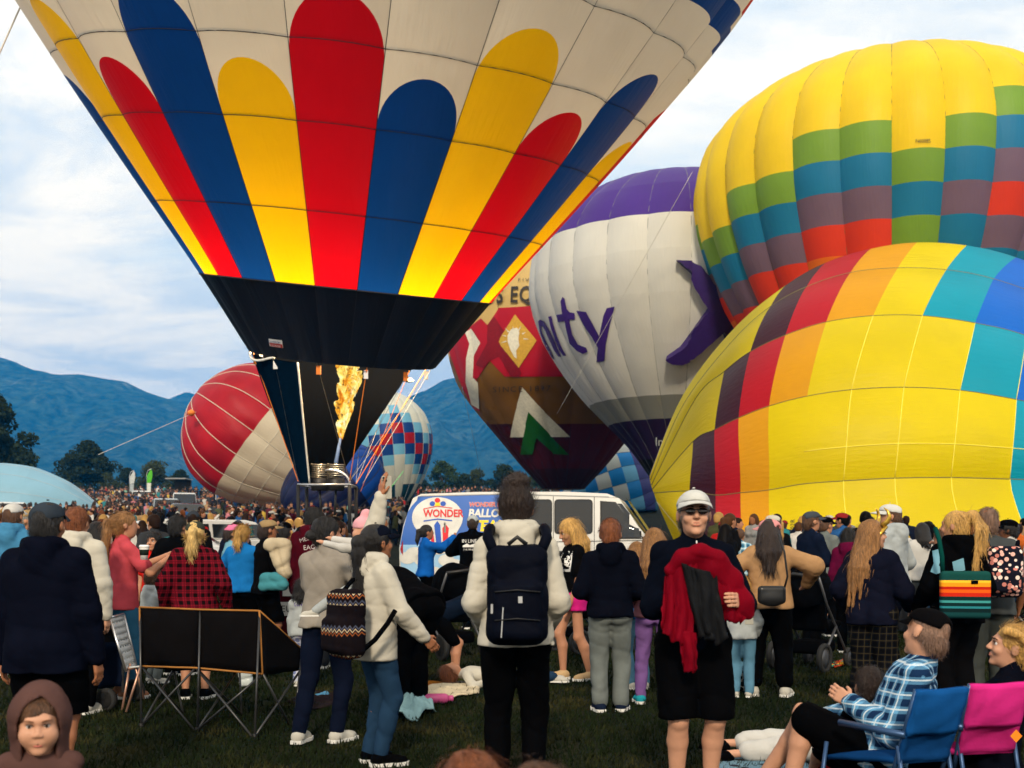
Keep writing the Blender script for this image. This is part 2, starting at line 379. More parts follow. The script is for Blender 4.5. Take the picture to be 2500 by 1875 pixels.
def drape(name, bm, bvh, off, m, root, thick=0., maxlen=9.):
    """lay a flat outline (photo coordinates) onto the real surface bvh, standing off by `off` metres"""
    bmesh.ops.triangulate(bm, faces=bm.faces[:]); subdiv_px(bm, maxlen); cam0 = Vector((0, 0, HC))
    bm.normal_update()
    co = []
    for v in bm.verts:
        dr = Vector(((v.co.x - CX) / F, 1, (HY - v.co.y) / F)).normalized()
        h, n, i, dd = bvh.ray_cast(cam0, dr)
        if h is None: h, n, i, dd = bvh.find_nearest(cam0 + dr * (co[-1][0].length if co else 60))
        if n.dot(dr) > 0: n = -n
        co.append((h, n))
    for v, (h, n) in zip(bm.verts, co): v.co = h + n * off
    if thick:
        r = bmesh.ops.extrude_face_region(bm, geom=bm.faces[:]); nv = [g for g in r['geom'] if isinstance(g, bmesh.types.BMVert)]
        for v in nv:
            h, n, i, dd = bvh.find_nearest(v.co); v.co = v.co + n * thick * (1 if n.dot(v.co - cam0) < 0 else -1)
    me = bpy.data.meshes.new(name); bm.to_mesh(me); bm.free()
    if not thick: me.polygons.foreach_set('use_smooth', [True] * len(me.polygons))
    me.update(); return new(name, me, root, m)
def poly_bm(pts):
    from mathutils.geometry import tessellate_polygon
    bm = bmesh.new(); V = [bm.verts.new((x, y, 0)) for x, y in pts]
    for t in tessellate_polygon([[Vector((x, y, 0)) for x, y in pts]]):
        try: bm.faces.new([V[i] for i in t])
        except ValueError: pass
    return bm
def decal(name, pts, bvh, off, m, root, thick=0., maxlen=9.):
    return drape(name, poly_bm(pts), bvh, off, m, root, thick, maxlen)
def text_bm(body, x, y, size, slant=0., sx=1., rot=0., spacing=1., bold=0., align='LEFT', curve=None):
    cu = bpy.data.curves.new('t', 'FONT'); cu.body = body; cu.size = 1; cu.space_character = spacing; cu.offset = bold; cu.align_x = align; cu.resolution_u = 3
    o = bpy.data.objects.new('t', cu); me = bpy.data.meshes.new_from_object(o); bm = bmesh.new(); bm.from_mesh(me)
    bpy.data.objects.remove(o); bpy.data.meshes.remove(me); bpy.data.curves.remove(cu)
    bmesh.ops.remove_doubles(bm, verts=bm.verts[:], dist=1e-4)
    cr, sr = math.cos(R(rot)), math.sin(R(rot))
    for v in bm.verts:
        a, b = (v.co.x + slant * v.co.y) * size * sx, v.co.y * size
        if curve: b += curve(a)
        v.co = (x + a * cr + b * sr, y - b * cr + a * sr, 0)
    return bm
def lettering(name, body, bvh, off, m, root, maxlen=6., **k):
    bm = text_bm(body, **k)
    if k['size'] < 12: return drape(name, bm, bvh, off, m, root, 0., maxlen)
    seen = set()                                             # big letters are separate pieces
    for v0 in list(bm.verts):
        if v0 in seen: continue
        isl, st = set(), [v0]
        while st:
            v = st.pop()
            if v in isl: continue
            isl.add(v); st += [e.other_vert(v) for e in v.link_edges]
        seen |= isl; b2 = bmesh.new(); mp = {v: b2.verts.new(v.co) for v in isl}
        for f in {f for v in isl for f in v.link_faces}: b2.faces.new([mp[v] for v in f.verts])
        o = drape('letter', b2, bvh, off, m, root, 0., maxlen)
    bm.free(); return o

def finish_label(o, text): o['label'] = text; return o
c_white = fabric('cream', (230, 228, 218), .34); c_yel = fabric('golden', (238, 192, 0), .36); c_red = fabric('scarlet', (190, 6, 24), .36)
c_blue = fabric('royal_blue', (8, 60, 138), .3); c_navy = fabric('navy', (8, 16, 32), .02)
c_blk = fabric('charcoal', (10, 12, 20), .02)
# --- the big striped balloon
def big_balloon():
    d = 27.; s = F / d; M = W(838.3, 876.5, d); A = (math.sin(.101), -math.sin(.217), 0); A = (A[0], A[1], math.sqrt(1 - A[0]**2 - A[1]**2))
    base = W(800, 1200, d)
    root = empty('hot_air_balloon', (base.x, d, gz(d)), 'huge cream balloon with red, yellow and blue rounded stripes, burner flaming', 'hot air balloon', 'hot air balloons on the field')
    root_inv = Matrix.Translation(root.location).inverted()
    ev = Envelope(M, A, [(0, 2.22), (1.685, 3.40), (4, 5.15), (6, 6.62), (9, 8.62), (12, 9.95), (14.5, 10.35), (17, 9.9), (20, 7.9), (22.3, 4.4), (23.2, 0)], 24, 0, .022)
    # phase: a seam passes through photo column 870 on the ring where the dark band ends
    l_b = ev.lofz(1.685); best = min(np.linspace(-.3, .3, 601), key=lambda a: abs(pix(ev.M + 1.685 * ev.A + 3.4 * (math.cos(a) * ev.Fv + math.sin(a) * ev.E))[0] - 872))
    ev.phi0 = float(best); EV = {}
    root.location = (0, 0, 0)
    # gore -1 is the red one in the middle; sequence to the right: blue yellow red
    seq = {0: c_blue, 1: c_yel, 2: c_red}
    L = ev.len; ltall, lshort = ev.lofz(6.62), ev.lofz(5.55)
    seams = [ev.lofz(z) for z in (3.15, 4.67, 5.92, 7.2, 9.6, 11.8)]
    for i in range(24):
        g = i; k = (g) % 3; tall = (i % 2 == 1)      # gore 23 == -1 is tall red
        m = seq[k]; tp = ltall if tall else lshort
        wdt = np.interp(tp, ev.l, ev.r) * 2 * np.pi / 24
        rd = wdt * .62
        top = lambda u, tp=tp, rd=rd: tp - rd * (1 - np.sqrt(np.clip(1 - (2 * u - 1) ** 2, 0, 1)))
        ev.panel(root, i, 0, l_b, c_navy, name='scoop_band_panel')
        ev.panel(root, i, l_b, tp, m, top=top, step=.6, name='stripe_panel')
        ev.panel(root, i, tp, ev.lofz(7.85), c_white, bot=top, top=lambda u: np.full_like(u, ev.lofz(7.85)), step=.6, name='cream_panel')
        ev.panel(root, i, ev.lofz(7.85), ev.lofz(8.4), c_blue, name='check_panel')
        ev.panel(root, i, ev.lofz(8.4), ev.lofz(8.75), c_white, name='cream_panel')
        ev.panel(root, i, ev.lofz(8.75), ev.lofz(10), c_white if i % 2 == 0 else c_red, name='check_panel')
        ev.panel(root, i, ev.lofz(10), ev.lofz(15.6), c_white, name='cream_panel')
        ev.panel(root, i, ev.lofz(15.6), L, c_white, name='crown_panel')
        ev.tape(root, i, 0, L * .97, .010, SEAM, off=-.001)
    for l in seams: ev.hoop(root, l, .010, SEAM, off=-.0005)
    ev.hoop(root, l_b, .02, SEAM)
    # maker's plate on the band
    bv = ev.bvh()
    pl = decal('maker_plate', [(657, 825), (690, 829), (693, 848), (660, 843)], bv, .03, mat('plate_white', (.75, .75, .75), .5), root, maxlen=20)
    decal('plate_band', [(660.5, 834), (691, 838), (692.5, 847), (661.5, 842.5)], bv, .045, mat('plate_red', (.5, .04, .03), .5), pl, maxlen=20)
    lettering('plate_lettering', 'CAMERON', bv, .06, mat('plate_blue', (.02, .06, .3), .5), pl, x=659.5, y=833, size=8, sx=.72, rot=7)
    lettering('plate_lettering', 'BALLOONS', bv, .06, mat('plate_white', (.75, .75, .75), .5), pl, x=661, y=841.5, size=7.5, sx=.72, rot=7)
    # burner position
    B = W(800, 1186, d)
    # scoop: cone from the mouth ring down to the burner frame, open to the front right
    nphi, nt_ = 49, 14; a0, a1 = R(-27), R(-236)
    V, UV = [], []
    cm = ev.M + ev.A * -.05; cb = np.array([B.x - .22, B.y + .05, B.z + .05])
    for j in range(nt_):
        t = j / (nt_ - 1); c = cm * (1 - t) + cb * t; rr = 2.2 * (1 - t) + .46 * t
        for k in range(nphi):
            a = a0 + (a1 - a0) * k / (nphi - 1); rip = 1 + .03 * math.sin(k * 1.9) * (1 - t) * math.sin(t * math.pi)
            V.append(c + rr * rip * (math.cos(a) * ev.Fv + math.sin(a) * ev.E)); UV.append((k * .3, t * 8))
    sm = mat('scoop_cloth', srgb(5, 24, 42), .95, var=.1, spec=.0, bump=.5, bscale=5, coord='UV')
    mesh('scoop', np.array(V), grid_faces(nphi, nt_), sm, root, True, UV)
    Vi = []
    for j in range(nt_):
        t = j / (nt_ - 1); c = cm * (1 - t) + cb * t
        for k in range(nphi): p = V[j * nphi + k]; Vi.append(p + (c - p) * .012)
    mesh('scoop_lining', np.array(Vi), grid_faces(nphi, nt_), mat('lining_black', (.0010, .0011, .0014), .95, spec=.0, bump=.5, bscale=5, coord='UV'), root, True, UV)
    pale = mat('webbing_and_sky_gap_white', (.8, .78, .72), .6)
    ed = MB()
    for kk in (0,): ed.tube([V[j * nphi + kk] for j in range(nt_)], .022, 5)
    sc_edge = ed.build('scoop_edging', pale, root, smooth=True)
    # mouth gap: added pale strips imitate bright sky between band and scoop; then a cord
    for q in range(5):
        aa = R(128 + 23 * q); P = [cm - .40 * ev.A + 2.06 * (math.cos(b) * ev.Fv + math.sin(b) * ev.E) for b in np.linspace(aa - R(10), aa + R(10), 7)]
        MB().tube([tuple(p) for p in P], [.005, .05, .075, .08, .075, .05, .005], 6).build('sky_gap_strip', pale, root, smooth=True)
    MB().tube([tuple(ev.M + 2.24 * (math.cos(b) * ev.Fv + math.sin(b) * ev.E) - ev.A * (.16 * math.sin((b - R(-88)) / R(44) * math.pi))) for b in np.linspace(R(-88), R(-44), 12)], .03, 6).build('drawn_mouth_cord', pale, root, smooth=True)
    # load cables from mouth to burner frame
    steel = mat('steel', (.45, .45, .45), .35, metal=1.); orange = mat('orange_webbing', (.75, .2, .02), .6)
    cor = [B + Vector((x, y, .08)) for x in (-.62, .62) for y in (-.55, .55)]
    for k in range(12):
        a = R(15 + 30 * k); P0 = Vector(ev.M + 2.2 * (math.cos(a) * ev.Fv + math.sin(a) * ev.E)); c = min(cor, key=lambda q: (q - P0).length)
        MB().tube([P0, c], .006 if k % 3 else .011, 5).build('load_cable', steel if k % 3 else orange, root)
        if math.cos(a) > .1 or k % 2 == 0:
            bx = MB().box(P0 + (c - P0) * .06, (.10, .05, .2)); bx.build('cable_guard', orange if k % 2 else mat('clear_plastic', (.7, .7, .72), .2), root)
    # burner frame, coil, uprights, tanks
    fr = MB()
    for a, b in ((0, 1), (1, 3), (3, 2), (2, 0)): fr.tube([cor[a] - Vector((0, 0, .08)), cor[b] - Vector((0, 0, .08))], .028, 8)
    fr.build('burner_frame', mat('frame_alloy', (.6, .6, .62), .3, metal=.9), root, smooth=True)
    hoopb = MB().tube([B + Vector((.12 + .5 * math.sin(t), -.5, .02 + .34 * math.cos(t))) for t in np.linspace(-.2, 1.6, 9)], .03, 8).build('frame_bow', mat('frame_alloy', (.6, .6, .62), .3, metal=.9), root, smooth=True)
    dark = mat('burner_black', (.015, .015, .017), .45)
    for sx in (-.2, .2):
        MB().lathe([(.2, -.12), (.22, .0), (.22, .16), (.17, .2)], 18, Matrix.Translation(B + Vector((sx, 0, 0)))).build('burner_can', dark, root, smooth=True)
        coil = []
        for t in np.linspace(0, 6.5 * 2 * math.pi, 120): coil.append(B + Vector((sx + .2 * math.cos(t), .2 * math.sin(t), .2 + t * .0083)))
        MB().tube(coil, .017, 6).build('burner_coil', mat('coil_steel', (.5, .46, .38), .3, metal=1.), root, smooth=True)
        MB().tube([B + Vector((sx, 0, -.1)), B + Vector((sx * .8, .05, -.8))], .03, 8).build('fuel_hose', dark, root, smooth=True)
    zg = gz(d); BZ = zg + 1.15
    for c in cor: MB().tube([c - Vector((0, 0, .08)), Vector((c.x * 1.0, c.y, BZ))], .045, 8).build('basket_upright', mat('padding_black', (.012, .012, .014), .7), root, smooth=True)
    wic = mat('wicker', (.16, .09, .04), .8, var=.4, vscale=30, bump=.6, bscale=60)
    bk = MB(); cx0, cy0 = B.x, B.y
    for k in range(9):
        z = zg + .03 + k * .124; b_ = MB()
        wv = .66 + .05 * math.sin(k * .4)
        P = [(cx0 + sx * wv, cy0 + sy * .6, z) for sx, sy in ((-1, -1), (1, -1), (1, 1), (-1, 1), (-1, -1))]
        bk.tube(P, .066, 8)
    bk.build('basket', wic, root, smooth=True)
    MB().tube([(cx0 + sx * .72, cy0 + sy * .64, BZ) for sx, sy in ((-1, -1), (1, -1), (1, 1), (-1, 1), (-1, -1), (0, -1))], .06, 8).build('basket_rim', mat('suede_rim', (.05, .03, .02), .8), root, smooth=True)
    # flame
    fm = bpy.data.materials.new('flame'); fm.use_nodes = True; t = fm.node_tree; t.nodes.remove(t.nodes['Principled BSDF'])
    em = t.nodes.new('ShaderNodeEmission'); tcn = t.nodes.new('ShaderNodeTexCoord'); mp = t.nodes.new('ShaderNodeMapping'); mp.inputs['Scale'].default_value = (3.2, 3.2, 1.5)
    n = t.nodes.new('ShaderNodeTexNoise'); n.inputs['Scale'].default_value = 1.6; n.inputs['Detail'].default_value = 6; n.inputs['Distortion'].default_value = .8
    t.links.new(tcn.outputs['Object'], mp.inputs[0]); t.links.new(mp.outputs[0], n.inputs[0])
    rp = ramp_node(t, [(.34, (.55, .13, .005)), (.46, (.9, .42, .03)), (.56, (1., .75, .18)), (.68, (1., .95, .6))]); t.links.new(n.outputs[0], rp.inputs[0])
    t.links.new(rp.outputs[0], em.inputs[0]); em.inputs[1].default_value = 1.0
    n3 = t.nodes.new('ShaderNodeTexNoise'); n3.inputs['Scale'].default_value = 3.2; n3.inputs['Detail'].default_value = 5; n3.inputs['Distortion'].default_value = 1.0; t.links.new(mp.outputs[0], n3.inputs[0])
    al = t.nodes.new('ShaderNodeMapRange'); t.links.new(n3.outputs[0], al.inputs[0]); al.inputs[1].default_value = .36; al.inputs[2].default_value = .58; tb = t.nodes.new('ShaderNodeBsdfTransparent'); ms = t.nodes.new('ShaderNodeMixShader')
    t.links.new(al.outputs[0], ms.inputs[0]); t.links.new(tb.outputs[0], ms.inputs[1]); t.links.new(em.outputs[0], ms.inputs[2]); t.links.new(ms.outputs[0], t.nodes['Material Output'].inputs[0])
    T0, T1 = W(833, 1068, d), W(860, 840, d - .1)
    V = []; nk, nj = 28, 60
    for j in range(nj):
        q = j / (nj - 1); c = T0.lerp(T1, q); rr = (.05 + .29 * q ** .75) * (1 if q < .96 else .6)
        for k in range(nk):
            a = 2 * math.pi * k / nk
            nn = mnoise.fractal(Vector((math.cos(a) * 1.3, math.sin(a) * 1.3, q * 7.5)), .8, 2.2, 5)
            r2 = rr * (1 + .75 * nn); V.append((c.x + math.cos(a) * r2, c.y + math.sin(a) * r2, c.z + .12 * nn))
    fl = mesh('flame', V, grid_faces(nk, nj, True) + [tuple(range(nk))[::-1], tuple(range((nj - 1) * nk, nj * nk))], fm, root)
    jet = bpy.data.materials.new('pilot_jet'); 
    MB().tube([B + Vector((.2, 0, .55)), T0 + Vector((0, 0, .1))], [.05, .03], 8).build('gas_jet', mat('blue_jet', (.3, .4, .6), .5, emis=((.15, .3, .6), .12)), root, smooth=True)
    ld = bpy.data.lights.new('flame_light', 'POINT'); ld.energy = 4200; ld.color = (1, .68, .36); ld.shadow_soft_size = .5
    lo = bpy.data.objects.new('flame_light', ld); C.objects.link(lo); lo.parent = root; lo.location = W(858, 800, d - .2)
    # crown line running off to the ground at the photo edge
    return root, ev
big, big_ev = big_balloon()

def upright(d, x, prof_px, n, phase, bulge, lean=(0, 0)):
    """profile given as photo rows and half widths -> metres at distance d"""
    s = F / d; M = W(x, prof_px[0][0], d); pr = [((prof_px[0][0] - y) / s, h / s) for y, h in prof_px]
    return Envelope(M, (lean[0], lean[1], 1), pr, n, phase, bulge)
GROUP = 'hot air balloons on the field'
# --- rainbow balloon
def rainbow():
    d = 53.
    root = empty('hot_air_balloon', (0, 0, 0), 'yellow topped balloon with stepped green, blue, mauve and red blocks', 'hot air balloon', GROUP)
    col = {'y': fabric('lemon', (250, 214, 36), .38), 'g': fabric('leaf_green', (120, 160, 60), .3), 'b': fabric('teal_blue', (34, 122, 170), .3), 'm': fabric('mauve', (118, 96, 120), .3),
           'r': fabric('coral_red', (226, 64, 44), .34), 'o': fabric('orange', (240, 120, 40), .36), 'B': fabric('bright_blue', (20, 110, 190), .3)}
    ev = Envelope((W(2177, 1000, d).x, d, 4.3), (0, 0, 1), [(0, 1.9), (2.6, 3.6), (5.4, 5.6), (8.2, 7.35), (10.6, 8.45), (12.8, 9.05), (14.3, 9.15), (16.1, 8.75), (17.8, 7.4), (19.1, 5.3), (19.9, 2.8), (20.2, 0)], 28, 0, .035)
    z0 = 18.65 - 4.3; ltop = ev.lofz(z0); rh = 1.29
    pat = {0: {1: 'g', 2: 'b', 3: 'g', 4: 'y'}, -1: 0, -2: 0, -3: 1, -4: 1, -5: 2, -6: 2, 1: {0: 'g', 1: 'b', 2: 'm', 3: 'b', 4: 'g', 5: 'y'}, 2: {-1: 'g', 0: 'b', 1: 'm', 2: 'r', 3: 'm', 4: 'b', 5: 'g'}, 3: {-1: 'g', 0: 'b', 1: 'm', 2: 'r', 3: 'm', 4: 'b'}}
    for i in range(-14, 14):
        p = pat.get(i, 1 if i < 0 else {0: 'g', 1: 'b', 2: 'm', 3: 'r', 4: 'o'})
        if isinstance(p, int): p = {p: 'g', p + 1: 'b', p + 2: 'm', p + 3: 'r', p + 4: 'o', p + 5: 'y'}
        rmin = min(p)
        ev.panel(root, i, ltop - rmin * rh, ev.len, col['y'], step=.6)
        for r in range(rmin, 9):
            a, b = ltop - (r + 1) * rh, ltop - r * rh
            if a < .2: break
            ev.panel(root, i, a, b, col[p.get(r, 'y')], step=.5)
        ev.panel(root, i, 0, max(.1, ltop - 9 * rh), col['y'])
        ev.tape(root, i, 0, ev.len * .985, .022, mat('seam_olive', (.16, .14, .05), .7), off=-.002)
    bv = ev.bvh(); lettering('registration', 'N6008S', bv, .05, mat('print_black', (.02, .02, .02), .6), root, x=2235, y=349, size=13, sx=.85)
    return ev
rainbow()
# --- white and purple balloon
def purple():
    d = 63.
    root = empty('hot_air_balloon', (0, 0, 0), 'white balloon with purple crown, purple lettering and cross appliqué', 'hot air balloon', GROUP)
    root['label'] = 'white balloon with purple crown, purple lettering and a raised purple cross'
    pu = fabric('violet', (72, 42, 134), .25); wh = fabric('bright_white', (232, 230, 220), .35); gr = fabric('silver_grey', (150, 150, 140), .25); dp = fabric('deep_purple', (44, 26, 62), .12); bk = fabric('black', (12, 10, 14), .05)
    ev = upright(d, 1655, [(1192, 50), (1100, 112), (1020, 186), (970, 232), (880, 296), (800, 338), (720, 358), (640, 352), (570, 318), (515, 262), (472, 186), (450, 100), (445, 0)], 24, .08, .02)
    ly = lambda y: ev.lofz((1192 - y) / (F / d))
    st = [(1192, 1125, bk), (1125, 1040, dp), (1040, 992, gr), (992, 890, wh), (890, 790, wh), (790, 700, wh), (700, 622, wh), (622, 540, pu)]
    for i in range(24):
        for a, b, m in st: ev.panel(root, i, ly(a), ly(b), m, step=1.)
        ev.panel(root, i, ly(540), ev.len, pu, step=.8)
        ev.tape(root, i, 0, ev.len * .98, .016, mat('seam_grey', (.2, .2, .2), .7), off=-.002)
    bv = ev.bvh(); pm = mat('purple_letters', srgb(58, 28, 112), .6); px_ = mat('purple_inflated', srgb(48, 24, 92), .5, bump=.2, bscale=3)
    letters = {
        'n': [(1000 + a / 2.553, 600 + b / 2.553) for a, b in ((806, 470), (818, 458), (842, 470), (872, 520), (905, 590), (930, 650), (948, 688), (930, 688), (905, 650), (872, 580), (848, 525), (832, 500), (822, 500), (826, 530), (850, 590), (880, 650), (908, 706), (894, 700), (850, 625), (818, 545))],
        'i': [(1000 + a / 2.553, 600 + b / 2.553) for a, b in ((868, 440), (888, 437), (900, 490), (925, 570), (955, 640), (980, 682), (962, 684), (940, 655), (912, 590), (885, 510))],
        't': [(1375, 724), (1380, 730), (1385, 754), (1392, 762), (1404, 764), (1405, 779), (1391, 780), (1398, 815), (1412, 840), (1432, 848), (1436, 858), (1424, 863), (1410, 856), (1392, 838), (1383, 800), (1380, 783), (1364, 786), (1360, 768), (1374, 766), (1370, 735)],
        'y': [(1408, 758), (1432, 761), (1448, 790), (1464, 820), (1474, 770), (1482, 752), (1502, 748), (1490, 790), (1480, 840), (1477, 880), (1457, 884), (1461, 848), (1446, 822), (1424, 790)]}
    for k, p_ in letters.items(): decal('letter', p_, bv, .05, pm, root, maxlen=10)
    X = [(1651, 638), (1690, 640), (1716, 655), (1738, 690), (1760, 720), (1775, 708), (1815, 700), (1800, 740), (1790, 770), (1806, 796), (1850, 850), (1845, 868), (1800, 866), (1772, 834), (1757, 801), (1725, 835), (1694, 865), (1662, 879), (1642, 878), (1628, 868), (1660, 845), (1690, 805), (1727, 752), (1706, 715), (1686, 668)]
    decal('cross_applique', X, bv, .05, px_, root, thick=.55, maxlen=14)
    lettering('slogan', 'Imagine', bv, .05, mat('letter_white', (.75, .75, .72), .6), root, x=1600, y=1087, size=30, sx=.9)
    # long pale tether line in front
    return ev
purple()
# --- maroon and gold balloon
def maroon():
    d = 79.
    root = empty('hot_air_balloon', (0, 0, 0), 'gold and maroon balloon with a red double cross and sunburst face', 'hot air balloon', GROUP)
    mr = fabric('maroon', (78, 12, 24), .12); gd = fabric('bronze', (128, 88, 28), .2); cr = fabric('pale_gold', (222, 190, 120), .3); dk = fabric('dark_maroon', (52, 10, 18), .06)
    ev = upright(d, 1376, [(1194, 50), (1137, 102), (1090, 140), (1040, 181), (1007, 208), (937, 256), (858, 279), (780, 290), (720, 286), (650, 262), (590, 210), (550, 130), (535, 0)], 20, .1, .022)
    ly = lambda y: ev.lofz((1194 - y) / (F / d))
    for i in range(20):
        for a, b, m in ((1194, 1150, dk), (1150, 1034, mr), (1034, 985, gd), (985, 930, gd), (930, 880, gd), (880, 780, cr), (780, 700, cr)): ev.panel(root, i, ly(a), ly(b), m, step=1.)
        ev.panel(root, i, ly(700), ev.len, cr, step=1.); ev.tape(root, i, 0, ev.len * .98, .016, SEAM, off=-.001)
    bv = ev.bvh(); o = .06
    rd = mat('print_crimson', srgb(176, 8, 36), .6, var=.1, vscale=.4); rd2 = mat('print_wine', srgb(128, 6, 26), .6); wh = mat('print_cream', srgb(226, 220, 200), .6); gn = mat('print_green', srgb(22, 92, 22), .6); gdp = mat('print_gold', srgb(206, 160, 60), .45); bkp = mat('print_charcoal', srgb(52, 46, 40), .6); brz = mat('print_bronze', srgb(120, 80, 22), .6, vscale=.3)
    q = lambda pts: [(1000 + a / 2.553, 600 + b / 2.553) for a, b in pts]
    # crimson side patch and cream ribbon
    decal('crimson_side', q([(250, 660), (300, 560), (385, 500), (480, 620), (430, 700), (420, 820), (440, 1030), (400, 1010), (330, 880)]), bv, o, rd, root)
    decal('cream_ribbon', q([(350, 540), (390, 515), (447, 604), (405, 690), (402, 820), (430, 850), (440, 1015), (390, 985), (356, 850), (358, 700), (378, 610)]), bv, .09, wh, root)
    # gold top behind the cross, bronze lower field
    decal('bronze_field', q([(430, 822), (490, 730), (520, 700), (690, 760), (860, 700), (950, 780), (1080, 940), (1190, 1080), (1240, 1106), (500, 1108), (445, 1000)]), bv, o, brz, root)
    XX = [(390, 500), (450, 452), (490, 495), (560, 388), (760, 376), (900, 560), (870, 640), (1010, 800), (980, 812), (595, 812), (505, 715), (430, 822), (400, 822), (405, 690), (447, 604)]
    decal('double_cross', q(XX), bv, .10, rd, root)
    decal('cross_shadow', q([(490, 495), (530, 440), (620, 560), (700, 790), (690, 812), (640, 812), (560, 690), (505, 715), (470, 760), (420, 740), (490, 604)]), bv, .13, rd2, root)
    dia = decal('gold_diamond', q([(662, 428), (792, 590), (686, 757), (560, 598)]), bv, .16, gdp, root)
    face = [(640, 520), (676, 510), (690, 540), (684, 580), (690, 620), (672, 650), (676, 700), (660, 690), (640, 650), (622, 600), (620, 560)]
    decal('emblem_face', q(face), bv, .19, wh, dia)
    for k in range(7):
        a = R(200 - k * 34); c0, c1 = 52, 88 - (k % 2) * 12; x0, y0 = 662, 575
        decal('emblem_ray', q([(x0 + c0 * math.cos(a - .09), y0 - c0 * math.sin(a - .09)), (x0 + c1 * math.cos(a), y0 - c1 * math.sin(a)), (x0 + c0 * math.cos(a + .09), y0 - c0 * math.sin(a + .09))]), bv, .19, wh, dia)
    decal('cream_chevron', q([(705, 876), (800, 985), (998, 1186), (900, 1186), (800, 1186), (632, 1188), (660, 1040)]), bv, .12, wh, root)
    decal('green_chevron', q([(745, 1028), (830, 1120), (990, 1296), (900, 1290), (795, 1190), (770, 1292), (698, 1294), (720, 1150)]), bv, .15, gn, root)
    lettering('lettering', 'SINCE 1897', bv, .15, bkp, root, x=1206, y=955, size=19, sx=1.12, spacing=1.35, rot=-1.5)
    lettering('lettering', 'DOS EQUIS', bv, .13, bkp, root, x=1147, y=742, size=54, sx=.72, slant=.12, spacing=1.12, rot=-2, bold=.02)
    lettering('lettering', 'FIVE', bv, .13, bkp, root, x=1266, y=688, size=11, sx=1.3, spacing=1.5)
    return ev
maroon()
